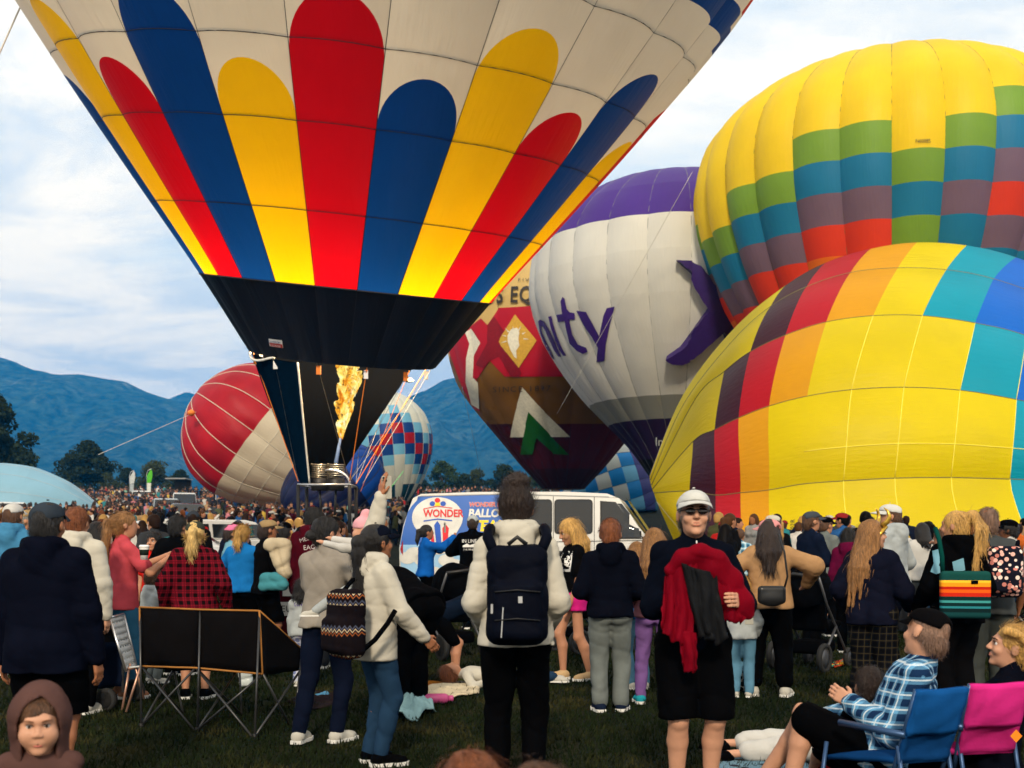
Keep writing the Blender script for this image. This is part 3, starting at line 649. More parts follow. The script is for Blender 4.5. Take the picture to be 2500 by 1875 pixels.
# --- the half-inflated yellow balloon lying on its side (skin spun through seam lines)
def catmull(P, n):
    """smooth curve through P (k,3) -> sampled; returns array (n,3) plus param"""
    P = np.asarray(P, float); k = len(P); t = np.linspace(0, k - 1, n); i = np.clip(t.astype(int), 0, k - 2); u = (t - i)[:, None]
    p0 = P[np.maximum(i - 1, 0)]; p1 = P[i]; p2 = P[i + 1]; p3 = P[np.minimum(i + 2, k - 1)]
    return .5 * ((2 * p1) + (-p0 + p2) * u + (2*p0 - 5*p1 + 4*p2 - p3) * u**2 + (-p0 + 3*p1 - 3*p2 + p3) * u**3)
def yellow_balloon():
    root = empty('hot_air_balloon', (0, 0, 0), 'half inflated yellow balloon lying on its side with maroon, red and cyan blocks', 'hot air balloon', GROUP)
    q = lambda a, b: (1500 + a / 2.074, 550 + b / 2.074)
    # rows: seams from the top round the front to the ground; columns: stations from the mouth to the crown
    S = [[(180, 1270), (345, 870), (600, 540), (868, 322), (1070, 208), (1290, 142), (1510, 112), (1760, 128), (2010, 190), (2330, 330), (2640, 560), (2900, 830)],
         [(183, 1290), (352, 905), (600, 585), (790, 412), (972, 312), (1195, 240), (1435, 216), (1680, 226), (1920, 272), (2200, 380), (2560, 610), (2870, 850)],
         [(188, 1315), (410, 880), (555, 742), (688, 640), (866, 556), (1072, 490), (1310, 458), (1560, 458), (1826, 495), (2090, 560), (2480, 720), (2840, 900)],
         [(193, 1335), (398, 1095), (507, 1035), (629, 975), (783, 915), (976, 865), (1201, 832), (1466, 820), (1750, 835), (2035, 882), (2400, 960), (2780, 1040)],
         [(200, 1355), (380, 1345), (512, 1366), (638, 1354), (782, 1340), (952, 1310), (1160, 1294), (1420, 1280), (1705, 1277), (2002, 1285), (2360, 1295), (2740, 1300)],
         [(215, 1400), (400, 1620), (492, 1690), (610, 1730), (742, 1750), (915, 1770), (1130, 1780), (1390, 1785), (1690, 1785), (2010, 1785), (2360, 1780), (2740, 1770)]]
    # station -1 .. : column 0 mouth, column k+1 = station k ; seams 3..5 lists start one station earlier
    D = [41.5, 37.6, 34.8, 33.0, 32.4, 33.4]; wj = [.0, .35, .55, .68, .79, .88, .95, 1., 1., 1., .9, .35]
    G = np.zeros((12, 12, 3))
    for a in range(6):
        for j in range(12):
            x, y = q(*S[a][j]); d = 38.2 + (D[a] - 38.2) * wj[j] if a else 38.2 + 3.3 * wj[j]
            G[a, j] = W(x, y, d)
    for a in range(6):                                        # far half, mirrored about the top seam
        for j in range(12):
            p = G[5 - a, j].copy(); d = p[1]; dn = 38.2 + (41.5 - 38.2) * wj[j] + (41.5 - D[5 - a]) * wj[j] * .85 + .05 * a
            G[6 + a, j] = (p[0] * 1.0 + .6 * wj[j], dn, p[2])
    order = [6, 7, 8, 9, 10, 0, 1, 2, 3, 4, 5]
    order = [0, 1, 2, 3, 4, 5, 6, 7, 8, 9, 10]               # front seams then far seams; closes on itself
    ring = G[order]
    ring[:, :, 2] = np.maximum(ring[:, :, 2], terrain(ring[:, :, 1]) + .03)
    nr = len(ring); sub_g, sub_s = 8, 7; ns = 11 * sub_s + 1
    seams = np.stack([catmull(ring[a], ns) for a in range(nr)])
    def gore(a):
        P = np.stack([seams[(a + k) % nr] for k in (-1, 0, 1, 2)])
        if a == 5: P[0] = seams[4]
        u = np.linspace(0, 1, sub_g + 1)[:, None, None]
        p0, p1, p2, p3 = P[0][None], P[1][None], P[2][None], P[3][None]
        Q = .5 * ((2 * p1) + (-p0 + p2) * u + (2*p0 - 5*p1 + 4*p2 - p3) * u**2 + (-p0 + 3*p1 - 3*p2 + p3) * u**3)
        cen = seams.mean(0)[None]; out_ = Q - cen; ln = np.linalg.norm(out_, axis=2, keepdims=True)
        puff = .17 if a < 5 else .05
        Q = Q + out_ / np.maximum(ln, .1) * puff * np.sin(u * np.pi) * np.minimum(1, ln / 3)
        Q[..., 2] = np.maximum(Q[..., 2], terrain(Q[..., 1]) + .02)
        return Q
    Y = fabric('sun_yellow', (238, 216, 0), .4); MRN = fabric('plum', (58, 16, 34), .15); RD = fabric('rose_red', (190, 22, 40), .34); OR = fabric('amber', (232, 166, 20), .36)
    CY = fabric('cyan', (8, 160, 192), .34); BL = fabric('azure', (14, 108, 220), .32)
    def col(a, j):                                            # j = column interval 0..10
        if a > 4: return Y
        m = {3: MRN, 4: RD, 5: OR, 7: CY, 8: BL, 9: BL, 10: BL} if a < 2 else ({2: MRN, 3: RD, 4: OR, 8: CY, 9: BL, 10: BL} if a == 2 else {1: MRN, 2: RD, 3: OR, 9: CY, 10: BL})
        return m.get(j, Y)
    allV, allF = [], []
    for a in range(nr):
        Q = gore(a)
        for j in range(11):
            sl = Q[:, j * sub_s:(j + 1) * sub_s + 1]
            nu, nv = sl.shape[0], sl.shape[1]
            V = sl.transpose(1, 0, 2).reshape(-1, 3)
            uv = [(k % nu * .3 + a * 2.1, (k // nu) * .35 + j * 2.5) for k in range(len(V))]
            mesh('fabric_panel', V, grid_faces(nu, nv), col(a, j), root, True, uv)
            o = len(allV); allV += V.tolist(); allF += [tuple(i + o for i in f) for f in grid_faces(nu, nv)]
        P = seams[a]; cen = seams.mean(0); oo = P - cen; oo /= np.maximum(np.linalg.norm(oo, axis=1, keepdims=True), .1)
        if a < 6: MB().tube((P + oo * .002).tolist(), .016, 5).build('load_tape', mat('seam_olive', (.16, .14, .05), .7) if a in (1, 2, 3, 4) else SEAML, root, smooth=True)
    pale = mat('seam_yellow', srgb(250, 232, 90), .6)
    for a in (2, 3, 4):                                       # pale stitched cross seams on the plain yellow cloth
        Q = gore(a)
        for j in range(6, 11):
            L = Q[:, j * sub_s]; cen = seams[:, j * sub_s].mean(0); oo = L - cen; oo /= np.linalg.norm(oo, axis=1, keepdims=True)
            MB().tube((L + oo * .006).tolist(), .013, 4).build('cross_seam', pale, root, smooth=True)
    Q = gore(3); L = Q[5, 5 * sub_s:11 * sub_s]; cen = seams[:, 5 * sub_s:11 * sub_s].mean(0); oo = L - cen; oo /= np.linalg.norm(oo, axis=1, keepdims=True)
    MB().tube((L + oo * .006).tolist(), .013, 4).build('cross_seam', pale, root, smooth=True)
    bv = BVHTree.FromPolygons(allV, allF)
    lettering('registration', 'N8002R', bv, .04, mat('print_black', (.02, .02, .02), .6), root, x=1941, y=1320, size=15, sx=.9, rot=-90, spacing=1.15)
    return root
yellow_balloon()

def ellipsoid_env(root, M, A, length, rad, n, colf, seam=None, bulge=.02, squash=.0, rows=10, phase=0., floor=None, tape_w=.02, prof=None, wrinkle=0.):
    pr = prof or [(length * .5 * (1 - math.cos(t)), rad * math.sin(t) ** .92) for t in np.linspace(.12, math.pi, 14)]
    ev = Envelope(M, A, pr, n, phase, bulge)
    def post(P):
        P = np.array(P)
        if wrinkle:
            w_ = wrinkle * (np.sin(P[..., 0] * 1.7 + P[..., 2] * 2.3) * np.sin(P[..., 2] * 1.9 - P[..., 0] * .8) + .5 * np.sin(P[..., 0] * 4.1 + P[..., 2] * 3.7))
            P[..., 1] += w_
        if floor is not None: P[..., 2] = np.maximum(P[..., 2], floor)
        return P
    ev.post = post
    for i in range(n):
        for r in range(rows):
            ev.panel(root, i, ev.len * r / rows, ev.len * (r + 1) / rows, colf(i, r), nu=6, step=.5)
        if seam: ev.tape(root, i, 0, ev.len * .985, tape_w, seam, off=.004)
    return ev
# red and white balloon, crown to the upper left
d = 75.
rt = empty('hot_air_balloon', (0, 0, 0), 'tilting red and white balloon with pale seams left of the flame', 'hot air balloon', GROUP)
crim = fabric('crimson', (176, 18, 34), .3, .25); quilt = fabric('ivory', (226, 216, 190), .34)
A = Vector((-.80, -.12, .59)).normalized(); ctr = W(622, 1064, d); Mo = ctr - A * 7.2
ev = ellipsoid_env(rt, Mo, A, 12, 4.7, 16, lambda i, r: quilt if r < 6 else crim, SEAML, .03, rows=12, floor=gz(d) + .05, tape_w=.03, wrinkle=.05,
    prof=[(0, 1.1), (2.2, 2.5), (4.2, 3.7), (6., 4.5), (7.4, 4.75), (8.8, 4.55), (10.2, 3.8), (11.2, 2.6), (11.8, 1.2), (11.95, 0)])
for k in (1, 2, 3, 4, 5): ev.hoop(rt, ev.len * k / 12, .02, SEAML)
# navy and blue balloon behind the basket
rt = empty('hot_air_balloon', (0, 0, 0), 'dark blue balloon bulging behind the basket and burner', 'hot air balloon', GROUP)
d = 68.; bb = fabric('cobalt', (14, 66, 150), .2); nb = fabric('ink_navy', (14, 20, 60), .1)
ellipsoid_env(rt, W(700, 1265, d), (.8, .1, .52), 6.8, 2.6, 16, lambda i, r: bb if r > 4 else nb, SEAM, .03, rows=8, floor=gz(d) + .05, wrinkle=.05)
# chequered balloon
rt = empty('hot_air_balloon', (0, 0, 0), 'white balloon with blue and red chequered zigzag belt below the flame', 'hot air balloon', GROUP)
d = 88.; wq = fabric('chalk', (224, 226, 214), .34); lb = fabric('sky_blue', (120, 190, 224), .32); db = fabric('strong_blue', (14, 62, 132), .2); rr_ = fabric('brick_red', (176, 22, 40), .28); tl = fabric('dusk_teal', (20, 66, 88), .1)
def chk(i, r):
    z = abs((i % 6) - 3); k = r - z
    if r < 2: return tl if i % 3 else wq
    return {2: lb, 3: db, 4: rr_, 5: db, 6: lb}.get(k, wq)
s_ = F / d
ellipsoid_env(rt, W(960, 1228, d), (-.10, 0, 1), 10, 3.8, 24, chk, mat('tape_grey', (.45, .5, .55), .7), .02, rows=14, phase=.12, tape_w=.015,
    prof=[(0, 1.3), (.8, 2.0), (2.2, 2.85), (3.8, 3.45), (5.2, 3.6), (6.6, 3.3), (7.8, 2.5), (8.7, 1.3), (9.1, 0)])
# pale blue dome on the hillside
rt = empty('hot_air_balloon', (0, 0, 0), 'pale blue balloon lying like a dome on the hillside', 'hot air balloon', GROUP)
d = 70.; pb = fabric('powder_blue', (140, 184, 206), .3, .1); zf = gz(d)
ellipsoid_env(rt, W(-175, 1262, d), (1, 0, .02), 10.9, 4.0, 14, lambda i, r: pb, mat('tape_grey', (.45, .5, .55), .7), .012, rows=8, floor=zf, wrinkle=.07, tape_w=.012,
    prof=[(0, .4), (1, 1.8), (2.6, 2.8), (4.6, 3.3), (6.4, 3.1), (8.4, 2.35), (10, 1.3), (11.2, .2)])
# blue and white balloon low between the two tall ones
rt = empty('hot_air_balloon', (0, 0, 0), 'sky blue and white balloon low behind the van, teal at one end', 'hot air balloon', GROUP)
d = 95.; az = fabric('bright_sky', (30, 140, 214), .3); te = fabric('slate_teal', (60, 116, 136), .25); vi = fabric('dusk_violet', (70, 70, 130), .2)
ellipsoid_env(rt, W(1375, 1225, d), (.93, .05, .25), 9, 4.0, 18, lambda i, r: (te if r > 6 else vi if r == 6 else (wq if (i + r) % 4 == 0 else (lb if (i + r) % 4 == 2 else az))), SEAM, .03, rows=10, floor=gz(d) + .03, tape_w=.012,
    prof=[(0, 1.2), (1.5, 2.6), (3.2, 3.7), (5, 4.1), (6.6, 3.7), (7.8, 2.6), (8.6, 0)])
# ropes
rope = mat('rope_white', (.65, .62, .56), .7); rope2 = mat('rope_blue', (.1, .2, .35), .7)
def line(a, b, r, m, label, sag=0.):
    a, b = Vector(a), Vector(b); P = [a.lerp(b, t) - Vector((0, 0, sag * 4 * t * (1 - t))) for t in np.linspace(0, 1, 14)]
    o = MB().tube(P, r, 5).build('rope', m, None, smooth=True); tag(o, label, 'rope'); return o
line(W(-60, 260, 24), W(75, -40, 26), .02, rope, 'pale rope crossing the top corner beside the big balloon')
line(W(1690, 420, 50), W(1360, 1010, 60), .012, rope, 'thin tether line in front of the white and purple balloon')
line(W(1128, 945, 60), W(1180, 1180, 62), .012, rope2, 'dark tether line hanging beside the maroon balloon')
line(W(240, 1110, 60), W(492, 1000, 72), .014, rope, 'crown line running left from the red balloon')
tag(MB().lathe([(.02, -.22), (.2, -.12), (.26, 0), (.2, .12), (.02, .22)], 12, Matrix.Translation(W(467, 1008, 70))).build('marker_buoy', mat('orange_webbing', (.75, .2, .02), .6), None, smooth=True), 'small orange marker tied on the crown line', 'marker')
for x0, y0, x1, y1, m_, l_ in ((1050, 905, 886, 1180, rope, 'pale rope from mouth to ground right of the burner'), (1000, 905, 880, 1200, mat('orange_webbing', (.75, .2, .02), .6), 'orange rope slanting down right of the flame'), (985, 1150, 940, 1210, mat('rope_green', (.03, .4, .12), .6), 'short green rope beside the chequered balloon')):
    line(W(x0, y0, 26.5), W(x1, y1, 26), .006, m_, l_)
# ---------------------------------------------------------------- the parked van
def van():
    p0, p1 = W(970, 1300, 20.6), W(1700, 1300, 19.7); L = (Vector((p1.x, p1.y, 0)) - Vector((p0.x, p0.y, 0))).length
    ang = math.atan2(p1.y - p0.y, p1.x - p0.x); zg = gz(20.3)
    root = empty('van', (p0.x, p0.y, zg), 'white passenger van with blue painted balloon advert on its rear half', 'van', rz=ang)
    mw = Matrix.Translation((p0.x, p0.y, zg)) @ Matrix.Rotation(ang, 4, 'Z')
    k = L / 5.5; white = mat('van_white', (.60, .585, .555), .22, var=.02, spec=.5); wd = 2.0
    prof = [(.04, .42), (.03, 1.12), (.10, 1.55), (.26, 2.06), (.42, 2.14), (1.5, 2.17), (3.2, 2.16), (3.9, 2.12), (4.12, 2.03), (4.42, 1.6), (4.72, 1.18), (5.30, 1.02), (5.46, .9), (5.5, .45), (5.3, .36), (4.98, .36), (4.86, .62), (4.62, .74), (4.38, .62), (4.26, .36), (1.5, .36), (1.38, .62), (1.14, .74), (.9, .62), (.78, .36), (.2, .36)]
    prof = [(x * k, z) for x, z in prof]
    inset = lambda z: 0. if z < 1.15 else .13 * ((z - 1.15) / 1.0) ** 1.3
    bm = bmesh.new(); n = len(prof)
    A = [bm.verts.new((x, inset(z), z)) for x, z in prof]; B = [bm.verts.new((x, wd - inset(z), z)) for x, z in prof]
    for a, b in ((A, B), (B, A)):
        f = bm.faces.new(a if a is A else a[::-1]); 
    for i in range(n): bm.faces.new((A[(i + 1) % n], A[i], B[i], B[(i + 1) % n]))
    geo = bm.verts[:] + bm.edges[:] + bm.faces[:]
    for z in (1.15, 1.4, 1.7, 1.95): bmesh.ops.bisect_plane(bm, geom=bm.verts[:] + bm.edges[:] + bm.faces[:], plane_co=(0, 0, z), plane_no=(0, 0, 1))
    for v in bm.verts:
        if v.co.y < .5: v.co.y = inset(v.co.z)
        else: v.co.y = wd - inset(v.co.z)
    bmesh.ops.recalc_face_normals(bm, faces=bm.faces[:])
    me = bpy.data.meshes.new('body'); bm.to_mesh(me); bm.free(); body = new('body', me, root, white)
    bv_ = body.modifiers.new('b', 'BEVEL'); bv_.width = .05; bv_.segments = 3; bv_.limit_method = 'ANGLE'; bv_.angle_limit = R(40)
    bmw = bmesh.new(); bmw.from_mesh(me); bmw.transform(mw); bvh = BVHTree.FromBMesh(bmw); bmw.free()
    inv = mw.inverted()
    def dec(name, pts, off, m, parent=root, thick=0., bm_=None, maxlen=25):
        o = drape(name, bm_ or poly_bm(pts), bvh, off, m, None, thick, maxlen); o.data.transform(inv); o.parent = parent; return o
    glass = mat('tinted_glass', (.008, .009, .011), .06, spec=.6); rub = mat('black_rubber', (.012, .012, .012), .6)
    sky_g = mat('windscreen_glass', (.05, .13, .16), .05, spec=.8)
    def rr(x0, y0, x1, y1, r=7):
        P = []
        for cx_, cy_, a0 in ((x1 - r, y0 + r, -90), (x1 - r, y1 - r, 0), (x0 + r, y1 - r, 90), (x0 + r, y0 + r, 180)):
            P += [(cx_ + r * math.cos(R(a0 + t)), cy_ + r * math.sin(R(a0 + t))) for t in (0, 30, 60, 90)]
        return P
    for x0, x1 in ((1250, 1345), (1356, 1444)):
        f = dec('window_frame', rr(x0 - 3, 1219, x1 + 3, 1304, 9), .006, rub); dec('window', rr(x0, 1222, x1, 1301), .012, glass)
    dec('window_frame', [(1465, 1223), (1537, 1228), (1579, 1278), (1581, 1316), (1465, 1316)], .006, rub); dec('window', [(1470, 1227), (1534, 1231), (1572, 1278), (1575, 1312), (1469, 1312)], .012, glass)
    # windscreen panel (slopes across the nose)
    z0, z1 = 1.2, 2.0; xa, xb = 4.70 * k, 4.17 * k
    MB().add([(xa + .01, .16, z0 + .02), (xa + .01, wd - .16, z0 + .02), (xb + .02, wd - .2, z1), (xb + .02, .2, z1)], [(0, 1, 2, 3)]).build('windscreen', sky_g, root).location = (.045, 0, .035)
    seam = mat('panel_gap', (.05, .05, .05), .7)
    for x in (1350, 1450, 1583): dec('door_gap', [(x, 1212), (x + 1.6, 1212), (x + 1.6, 1440), (x, 1440)], .004, seam, maxlen=30)
    dec('door_gap', [(1345, 1322), (1600, 1318), (1600, 1320), (1345, 1324)], .005, seam)
    trim = mat('grey_trim', (.25, .25, .25), .5)
    dec('side_moulding', [(1262, 1372), (1600, 1366), (1600, 1372), (1262, 1378)], .012, trim); dec('drip_rail', [(1012, 1211), (1230, 1205.5), (1545, 1214), (1545, 1216), (1230, 1207.5), (1012, 1213)], .010, trim)
    for x in (1355, 1475): dec('door_handle', rr(x, 1345, x + 22, 1353, 3), .02, rub)
    MB().box((4.05 * k, -.14, 1.36), (.12, .22, .26)).build('wing_mirror', rub, root, bevel=.03)
    # painted advert
    bl = mat('advert_blue', srgb(52, 98, 176), .3, var=.08, vscale=1.2, spec=.4); bl2 = mat('advert_sky', srgb(150, 190, 222), .3, var=.15, vscale=1.5, spec=.4)
    wh = mat('advert_white', srgb(206, 204, 198), .3, spec=.4); rd = mat('advert_red', srgb(204, 36, 44), .35); ye = mat('advert_yellow', srgb(240, 204, 40), .35); b3 = mat('advert_royal', srgb(36, 84, 178), .35)
    dec('advert_upper', [(1006, 1212), (1240, 1208), (1252, 1330), (977, 1330), (985, 1290)], .004, bl)
    dec('advert_lower', [(977, 1330), (1252, 1330), (1262, 1440), (980, 1440)], .004, bl2)
    for cx_, cy_, r_ in ((995, 1362, 20), (1012, 1352, 22), (1030, 1366, 20), (1090, 1368, 20), (1110, 1378, 18), (1060, 1400, 22)):
        dec('painted_cloud', [(cx_ + r_ * math.cos(t), cy_ + r_ * .75 * math.sin(t)) for t in np.linspace(0, 6.28, 17)[:-1]], .008 + .001 * (cx_ % 3), wh)
    bal = [(1068 + 62 * math.sin(t), 1264 - 50 * math.cos(t)) for t in np.linspace(-2.0, 2.0, 25)] + [(1106, 1316), (1092, 1350), (1070, 1354), (1050, 1350), (1030, 1312)]
    pb = dec('painted_balloon', bal, .012, wh)
    dec('balloon_stripe', [(1060, 1282), (1068, 1272), (1075, 1282), (1078, 1330), (1066, 1335)], .016, b3, pb); dec('balloon_stripe', [(1080, 1290), (1088, 1280), (1096, 1290), (1092, 1332), (1082, 1338)], .016, rd, pb)
    dec('balloon_stripe', [(1050, 1310), (1058, 1300), (1062, 1335), (1056, 1335)], .016, rd, pb); dec('balloon_stripe', [(1098, 1330), (1114, 1300), (1112, 1318), (1096, 1346)], .016, ye, pb)
    for cx_, cy_, m_ in ((1068, 1222, rd), (1056, 1230, b3), (1082, 1230, b3), (1068, 1232, ye)): dec('painted_dot', [(cx_ + 7 * math.cos(t), cy_ + 6 * math.sin(t)) for t in np.linspace(0, 6.28, 13)[:-1]], .018, m_, pb)
    tx = lambda body_, m_, off, par, **kw: dec('lettering', None, off, m_, par, bm_=text_bm(body_, **kw), maxlen=20)
    tx('WONDER', rd, .02, pb, x=1034, y=1262, size=25, sx=.86, bold=.03)
    dec('logo_rule', [(1034, 1242), (1068, 1235), (1104, 1240), (1104, 1242), (1068, 1237), (1034, 1244)], .019, rd, pb); dec('logo_rule', [(1034, 1271), (1068, 1266), (1104, 1270), (1104, 1273), (1068, 1269), (1034, 1274)], .019, b3, pb)
    tx('WONDER BREAD', wh, .012, root, x=1145, y=1237, size=15, sx=.95, slant=.15, bold=.06); tx('WONDER BREAD', rd, .016, root, x=1145, y=1237, size=15, sx=.95, slant=.15, bold=.015)
    tx('BALLOON', wh, .012, root, x=1143, y=1262, size=27, sx=.92, slant=.15, bold=.04)
    tx('TEAM', ye, .012, root, x=1150, y=1296, size=36, sx=.98, slant=.15, bold=.04)
    dec('tail_light', [(973, 1318), (984, 1318), (984, 1356), (972, 1356)], .012, mat('red_lens', (.35, .01, .01), .2))
    for xw in (1.14 * k, 4.62 * k):
        for yw in (.02, wd - .24):
            t_ = MB().lathe([(.20, 0), (.34, .01), (.36, .06), (.36, .16), (.34, .22), (.2, .22)], 24, Matrix.Translation((xw, yw + .22, .36)) @ Matrix.Rotation(R(90), 4, 'X')).build('wheel', rub, root, smooth=True)
            MB().lathe([(.05, .2), (.16, .225), (.2, .215), (.2, .19)], 20, Matrix.Translation((xw, yw + .22, .36)) @ Matrix.Rotation(R(90), 4, 'X')).build('hub', mat('hub_steel', (.5, .5, .5), .35, metal=.9), t_, smooth=True)
    MB().box((5.5 * k, wd / 2, .62), (.14, wd, .2)).build('bumper', mat('chrome', (.6, .6, .6), .2, metal=1.), root, bevel=.04)
    MB().box((0, wd / 2, .62), (.12, wd, .18)).build('bumper', mat('chrome', (.6, .6, .6), .2, metal=1.), root, bevel=.04)
    for y in (.25, wd - .25): MB().box((5.47 * k, y, .88), (.06, .26, .16)).build('headlight', mat('lamp_glass', (.7, .7, .7), .1), root, bevel=.02)
van()
# ---------------------------------------------------------------- people: implicit bodies meshed with surface nets
EDGES = [(0,1),(2,3),(4,5),(6,7),(0,2),(1,3),(4,6),(5,7),(0,4),(1,5),(2,6),(3,7)]
CORN = np.array([(a, b, c) for c in (0, 1) for b in (0, 1) for a in (0, 1)])
class Field:
    def __init__(s, lo, hi, vox, fine=()):
        s.ax = []
        for a in range(3):
            p = [lo[a]]; 
            while p[-1] < hi[a]:
                x = p[-1]; st = vox
                for c, r, v in fine:
                    if abs(x - c[a]) < r: st = min(st, v)
                    elif x < c[a] - r < x + st: st = max(c[a] - r - x, v * .7)
                p.append(x + st)
            s.ax.append(np.array(p))
        s.F = np.full([len(a) for a in s.ax], .5, np.float32)
    def _sl(s, lo, hi, m):
        r = []
        for a in range(3):
            i = max(0, np.searchsorted(s.ax[a], lo[a] - m) - 1); j = min(len(s.ax[a]), np.searchsorted(s.ax[a], hi[a] + m) + 1); r.append(slice(i, j))
        return tuple(r)
    def _put(s, sl, d, k, op):
        f = s.F[sl]
        if op == 'u':
            h = np.maximum(k - np.abs(f - d), 0) / k if k else 0
            s.F[sl] = np.minimum(f, d) - (h * h * k * .25 if k else 0)
        else:
            d = -d; h = np.maximum(k - np.abs(f - d), 0) / k if k else 0
            s.F[sl] = np.maximum(f, d) + (h * h * k * .25 if k else 0)
    def cone(s, a, b, ra, rb=None, k=.02, op='u'):
        rb = ra if rb is None else rb; a = np.asarray(a, float); b = np.asarray(b, float); rm = max(ra, rb)
        sl = s._sl(np.minimum(a, b) - rm, np.maximum(a, b) + rm, k + .02)
        X = s.ax[0][sl[0]][:, None, None]; Y = s.ax[1][sl[1]][None, :, None]; Z = s.ax[2][sl[2]][None, None, :]
        ba = b - a; l2 = float(ba @ ba) + 1e-9
        t = np.clip(((X - a[0]) * ba[0] + (Y - a[1]) * ba[1] + (Z - a[2]) * ba[2]) / l2, 0, 1)
        d = np.sqrt((X - a[0] - t * ba[0])**2 + (Y - a[1] - t * ba[1])**2 + (Z - a[2] - t * ba[2])**2) - (ra + (rb - ra) * t)
        s._put(sl, d, k, op)
    def ell(s, c, r, M=None, k=.02, op='u'):
        c = np.asarray(c, float); r = np.asarray(r, float); rm = r.max() if M is not None else r
        sl = s._sl(c - rm, c + rm, k + .02)
        X = s.ax[0][sl[0]][:, None, None] - c[0]; Y = s.ax[1][sl[1]][None, :, None] - c[1]; Z = s.ax[2][sl[2]][None, None, :] - c[2]
        if M is not None:
            M = np.asarray(M); X, Y, Z = (X*M[0,0] + Y*M[1,0] + Z*M[2,0], X*M[0,1] + Y*M[1,1] + Z*M[2,1], X*M[0,2] + Y*M[1,2] + Z*M[2,2])
        k0 = np.sqrt((X / r[0])**2 + (Y / r[1])**2 + (Z / r[2])**2); k1 = np.sqrt((X / r[0]**2)**2 + (Y / r[1]**2)**2 + (Z / r[2]**2)**2)
        s._put(sl, k0 * (k0 - 1) / np.maximum(k1, 1e-6), k, op)
    def box(s, c, hf, r, M=None, k=.01, op='u'):
        c = np.asarray(c, float); hf = np.asarray(hf, float) - r; rm = np.linalg.norm(hf) + r; sl = s._sl(c - rm, c + rm, k + .02)
        X = s.ax[0][sl[0]][:, None, None] - c[0]; Y = s.ax[1][sl[1]][None, :, None] - c[1]; Z = s.ax[2][sl[2]][None, None, :] - c[2]
        if M is not None: M = np.asarray(M); X, Y, Z = (X*M[0,0] + Y*M[1,0] + Z*M[2,0], X*M[0,1] + Y*M[1,1] + Z*M[2,1], X*M[0,2] + Y*M[1,2] + Z*M[2,2])
        qx, qy, qz = np.abs(X) - hf[0], np.abs(Y) - hf[1], np.abs(Z) - hf[2]
        d = np.sqrt(np.maximum(qx, 0)**2 + np.maximum(qy, 0)**2 + np.maximum(qz, 0)**2) + np.minimum(np.maximum(np.maximum(qx, qy), qz), 0) - r
        s._put(sl, np.broadcast_to(d, s.F[sl].shape), k, op)
    def plane(s, p, n, k=0.):
        """keep the side n points away from: removes where (x-p).n > 0"""
        n = np.asarray(n, float); n = n / np.linalg.norm(n); p = np.asarray(p, float)
        d = (s.ax[0][:, None, None] - p[0]) * n[0] + (s.ax[1][None, :, None] - p[1]) * n[1] + (s.ax[2][None, None, :] - p[2]) * n[2]
        s.F = np.maximum(s.F, d.astype(np.float32))
    def folds(s, amp, fx=30., fz=48., seed=0):
        r = np.random.default_rng(seed); ph = r.random(9) * 6.28; m = np.abs(s.F) < .06
        i, j, k = np.nonzero(m); X = s.ax[0][i]; Y = s.ax[1][j]; Z = s.ax[2][k]
        n = 0
        for q in range(4):   # narrow pulled creases in a few slanting directions over soft swells
            a = r.uniform(-.9, .9); kx, ky, kz = fx * math.sin(a) * .75, fx * r.uniform(-.5, .5), fz * math.cos(a) * .55
            w_ = np.abs(np.sin(X * kx + Y * ky + Z * kz + ph[q] + 1.1 * np.sin(X * 8 + Z * 5 + ph[q + 4]) + .7 * np.sin(Y * 13 - Z * 9 + ph[q + 1])))
            n = n + (1 - w_) ** 3 * (.5 + .5 * np.sin(X * 6 + Z * 7 * (q + 1) * .5 + Y * 5 + ph[8 - q]))
        n = 1.5 * n + .8 * np.sin(X * 17 + Y * 12 + ph[2]) * np.sin(Z * 15 - X * 6 + ph[3]) - .5
        s.F[i, j, k] += (amp * n).astype(np.float32)
    def mesh(s):
        F_ = s.F; S = F_ < 0; nx, ny, nz = F_.shape
        cnt = np.zeros((nx-1, ny-1, nz-1), np.int8)
        for a, b, c in CORN: cnt += S[a:nx-1+a, b:ny-1+b, c:nz-1+c]
        I = np.argwhere((cnt > 0) & (cnt < 8)); n = len(I)
        if n == 0: return np.zeros((0, 3)), np.zeros((0, 4), int)
        val = np.empty((n, 8)); pos = np.empty((n, 8, 3))
        for q, c in enumerate(CORN):
            J = I + c; val[:, q] = F_[J[:, 0], J[:, 1], J[:, 2]]
            for a in range(3): pos[:, q, a] = s.ax[a][J[:, a]]
        acc = np.zeros((n, 3)); w_ = np.zeros(n)
        for a, b in EDGES:
            va, vb = val[:, a], val[:, b]; m = (va < 0) != (vb < 0); t = np.where(m, va / np.where(m, va - vb, 1), 0)
            acc += np.where(m[:, None], pos[:, a] + (pos[:, b] - pos[:, a]) * t[:, None], 0); w_ += m
        V = acc / w_[:, None]; idx = np.full((nx-1, ny-1, nz-1), -1, np.int32); idx[I[:, 0], I[:, 1], I[:, 2]] = np.arange(n)
        faces = []
        for ax_ in range(3):
            sa = [slice(1, -1)] * 3; sb = [slice(1, -1)] * 3; sa[ax_] = slice(0, -1); sb[ax_] = slice(1, None)
            A, B = S[tuple(sa)], S[tuple(sb)]; E = np.argwhere(A != B)
            if not len(E): continue
            fl = A[E[:, 0], E[:, 1], E[:, 2]]
            o = np.ones(3, int); o[ax_] = 0; G = E + o
            u, v = [(1, 2), (2, 0), (0, 1)][ax_]; eu = np.zeros(3, int); ev_ = np.zeros(3, int); eu[u] = 1; ev_[v] = 1
            q = [G - eu - ev_, G - ev_, G, G - eu]; Q = np.stack([idx[p[:, 0], p[:, 1], p[:, 2]] for p in q], 1)
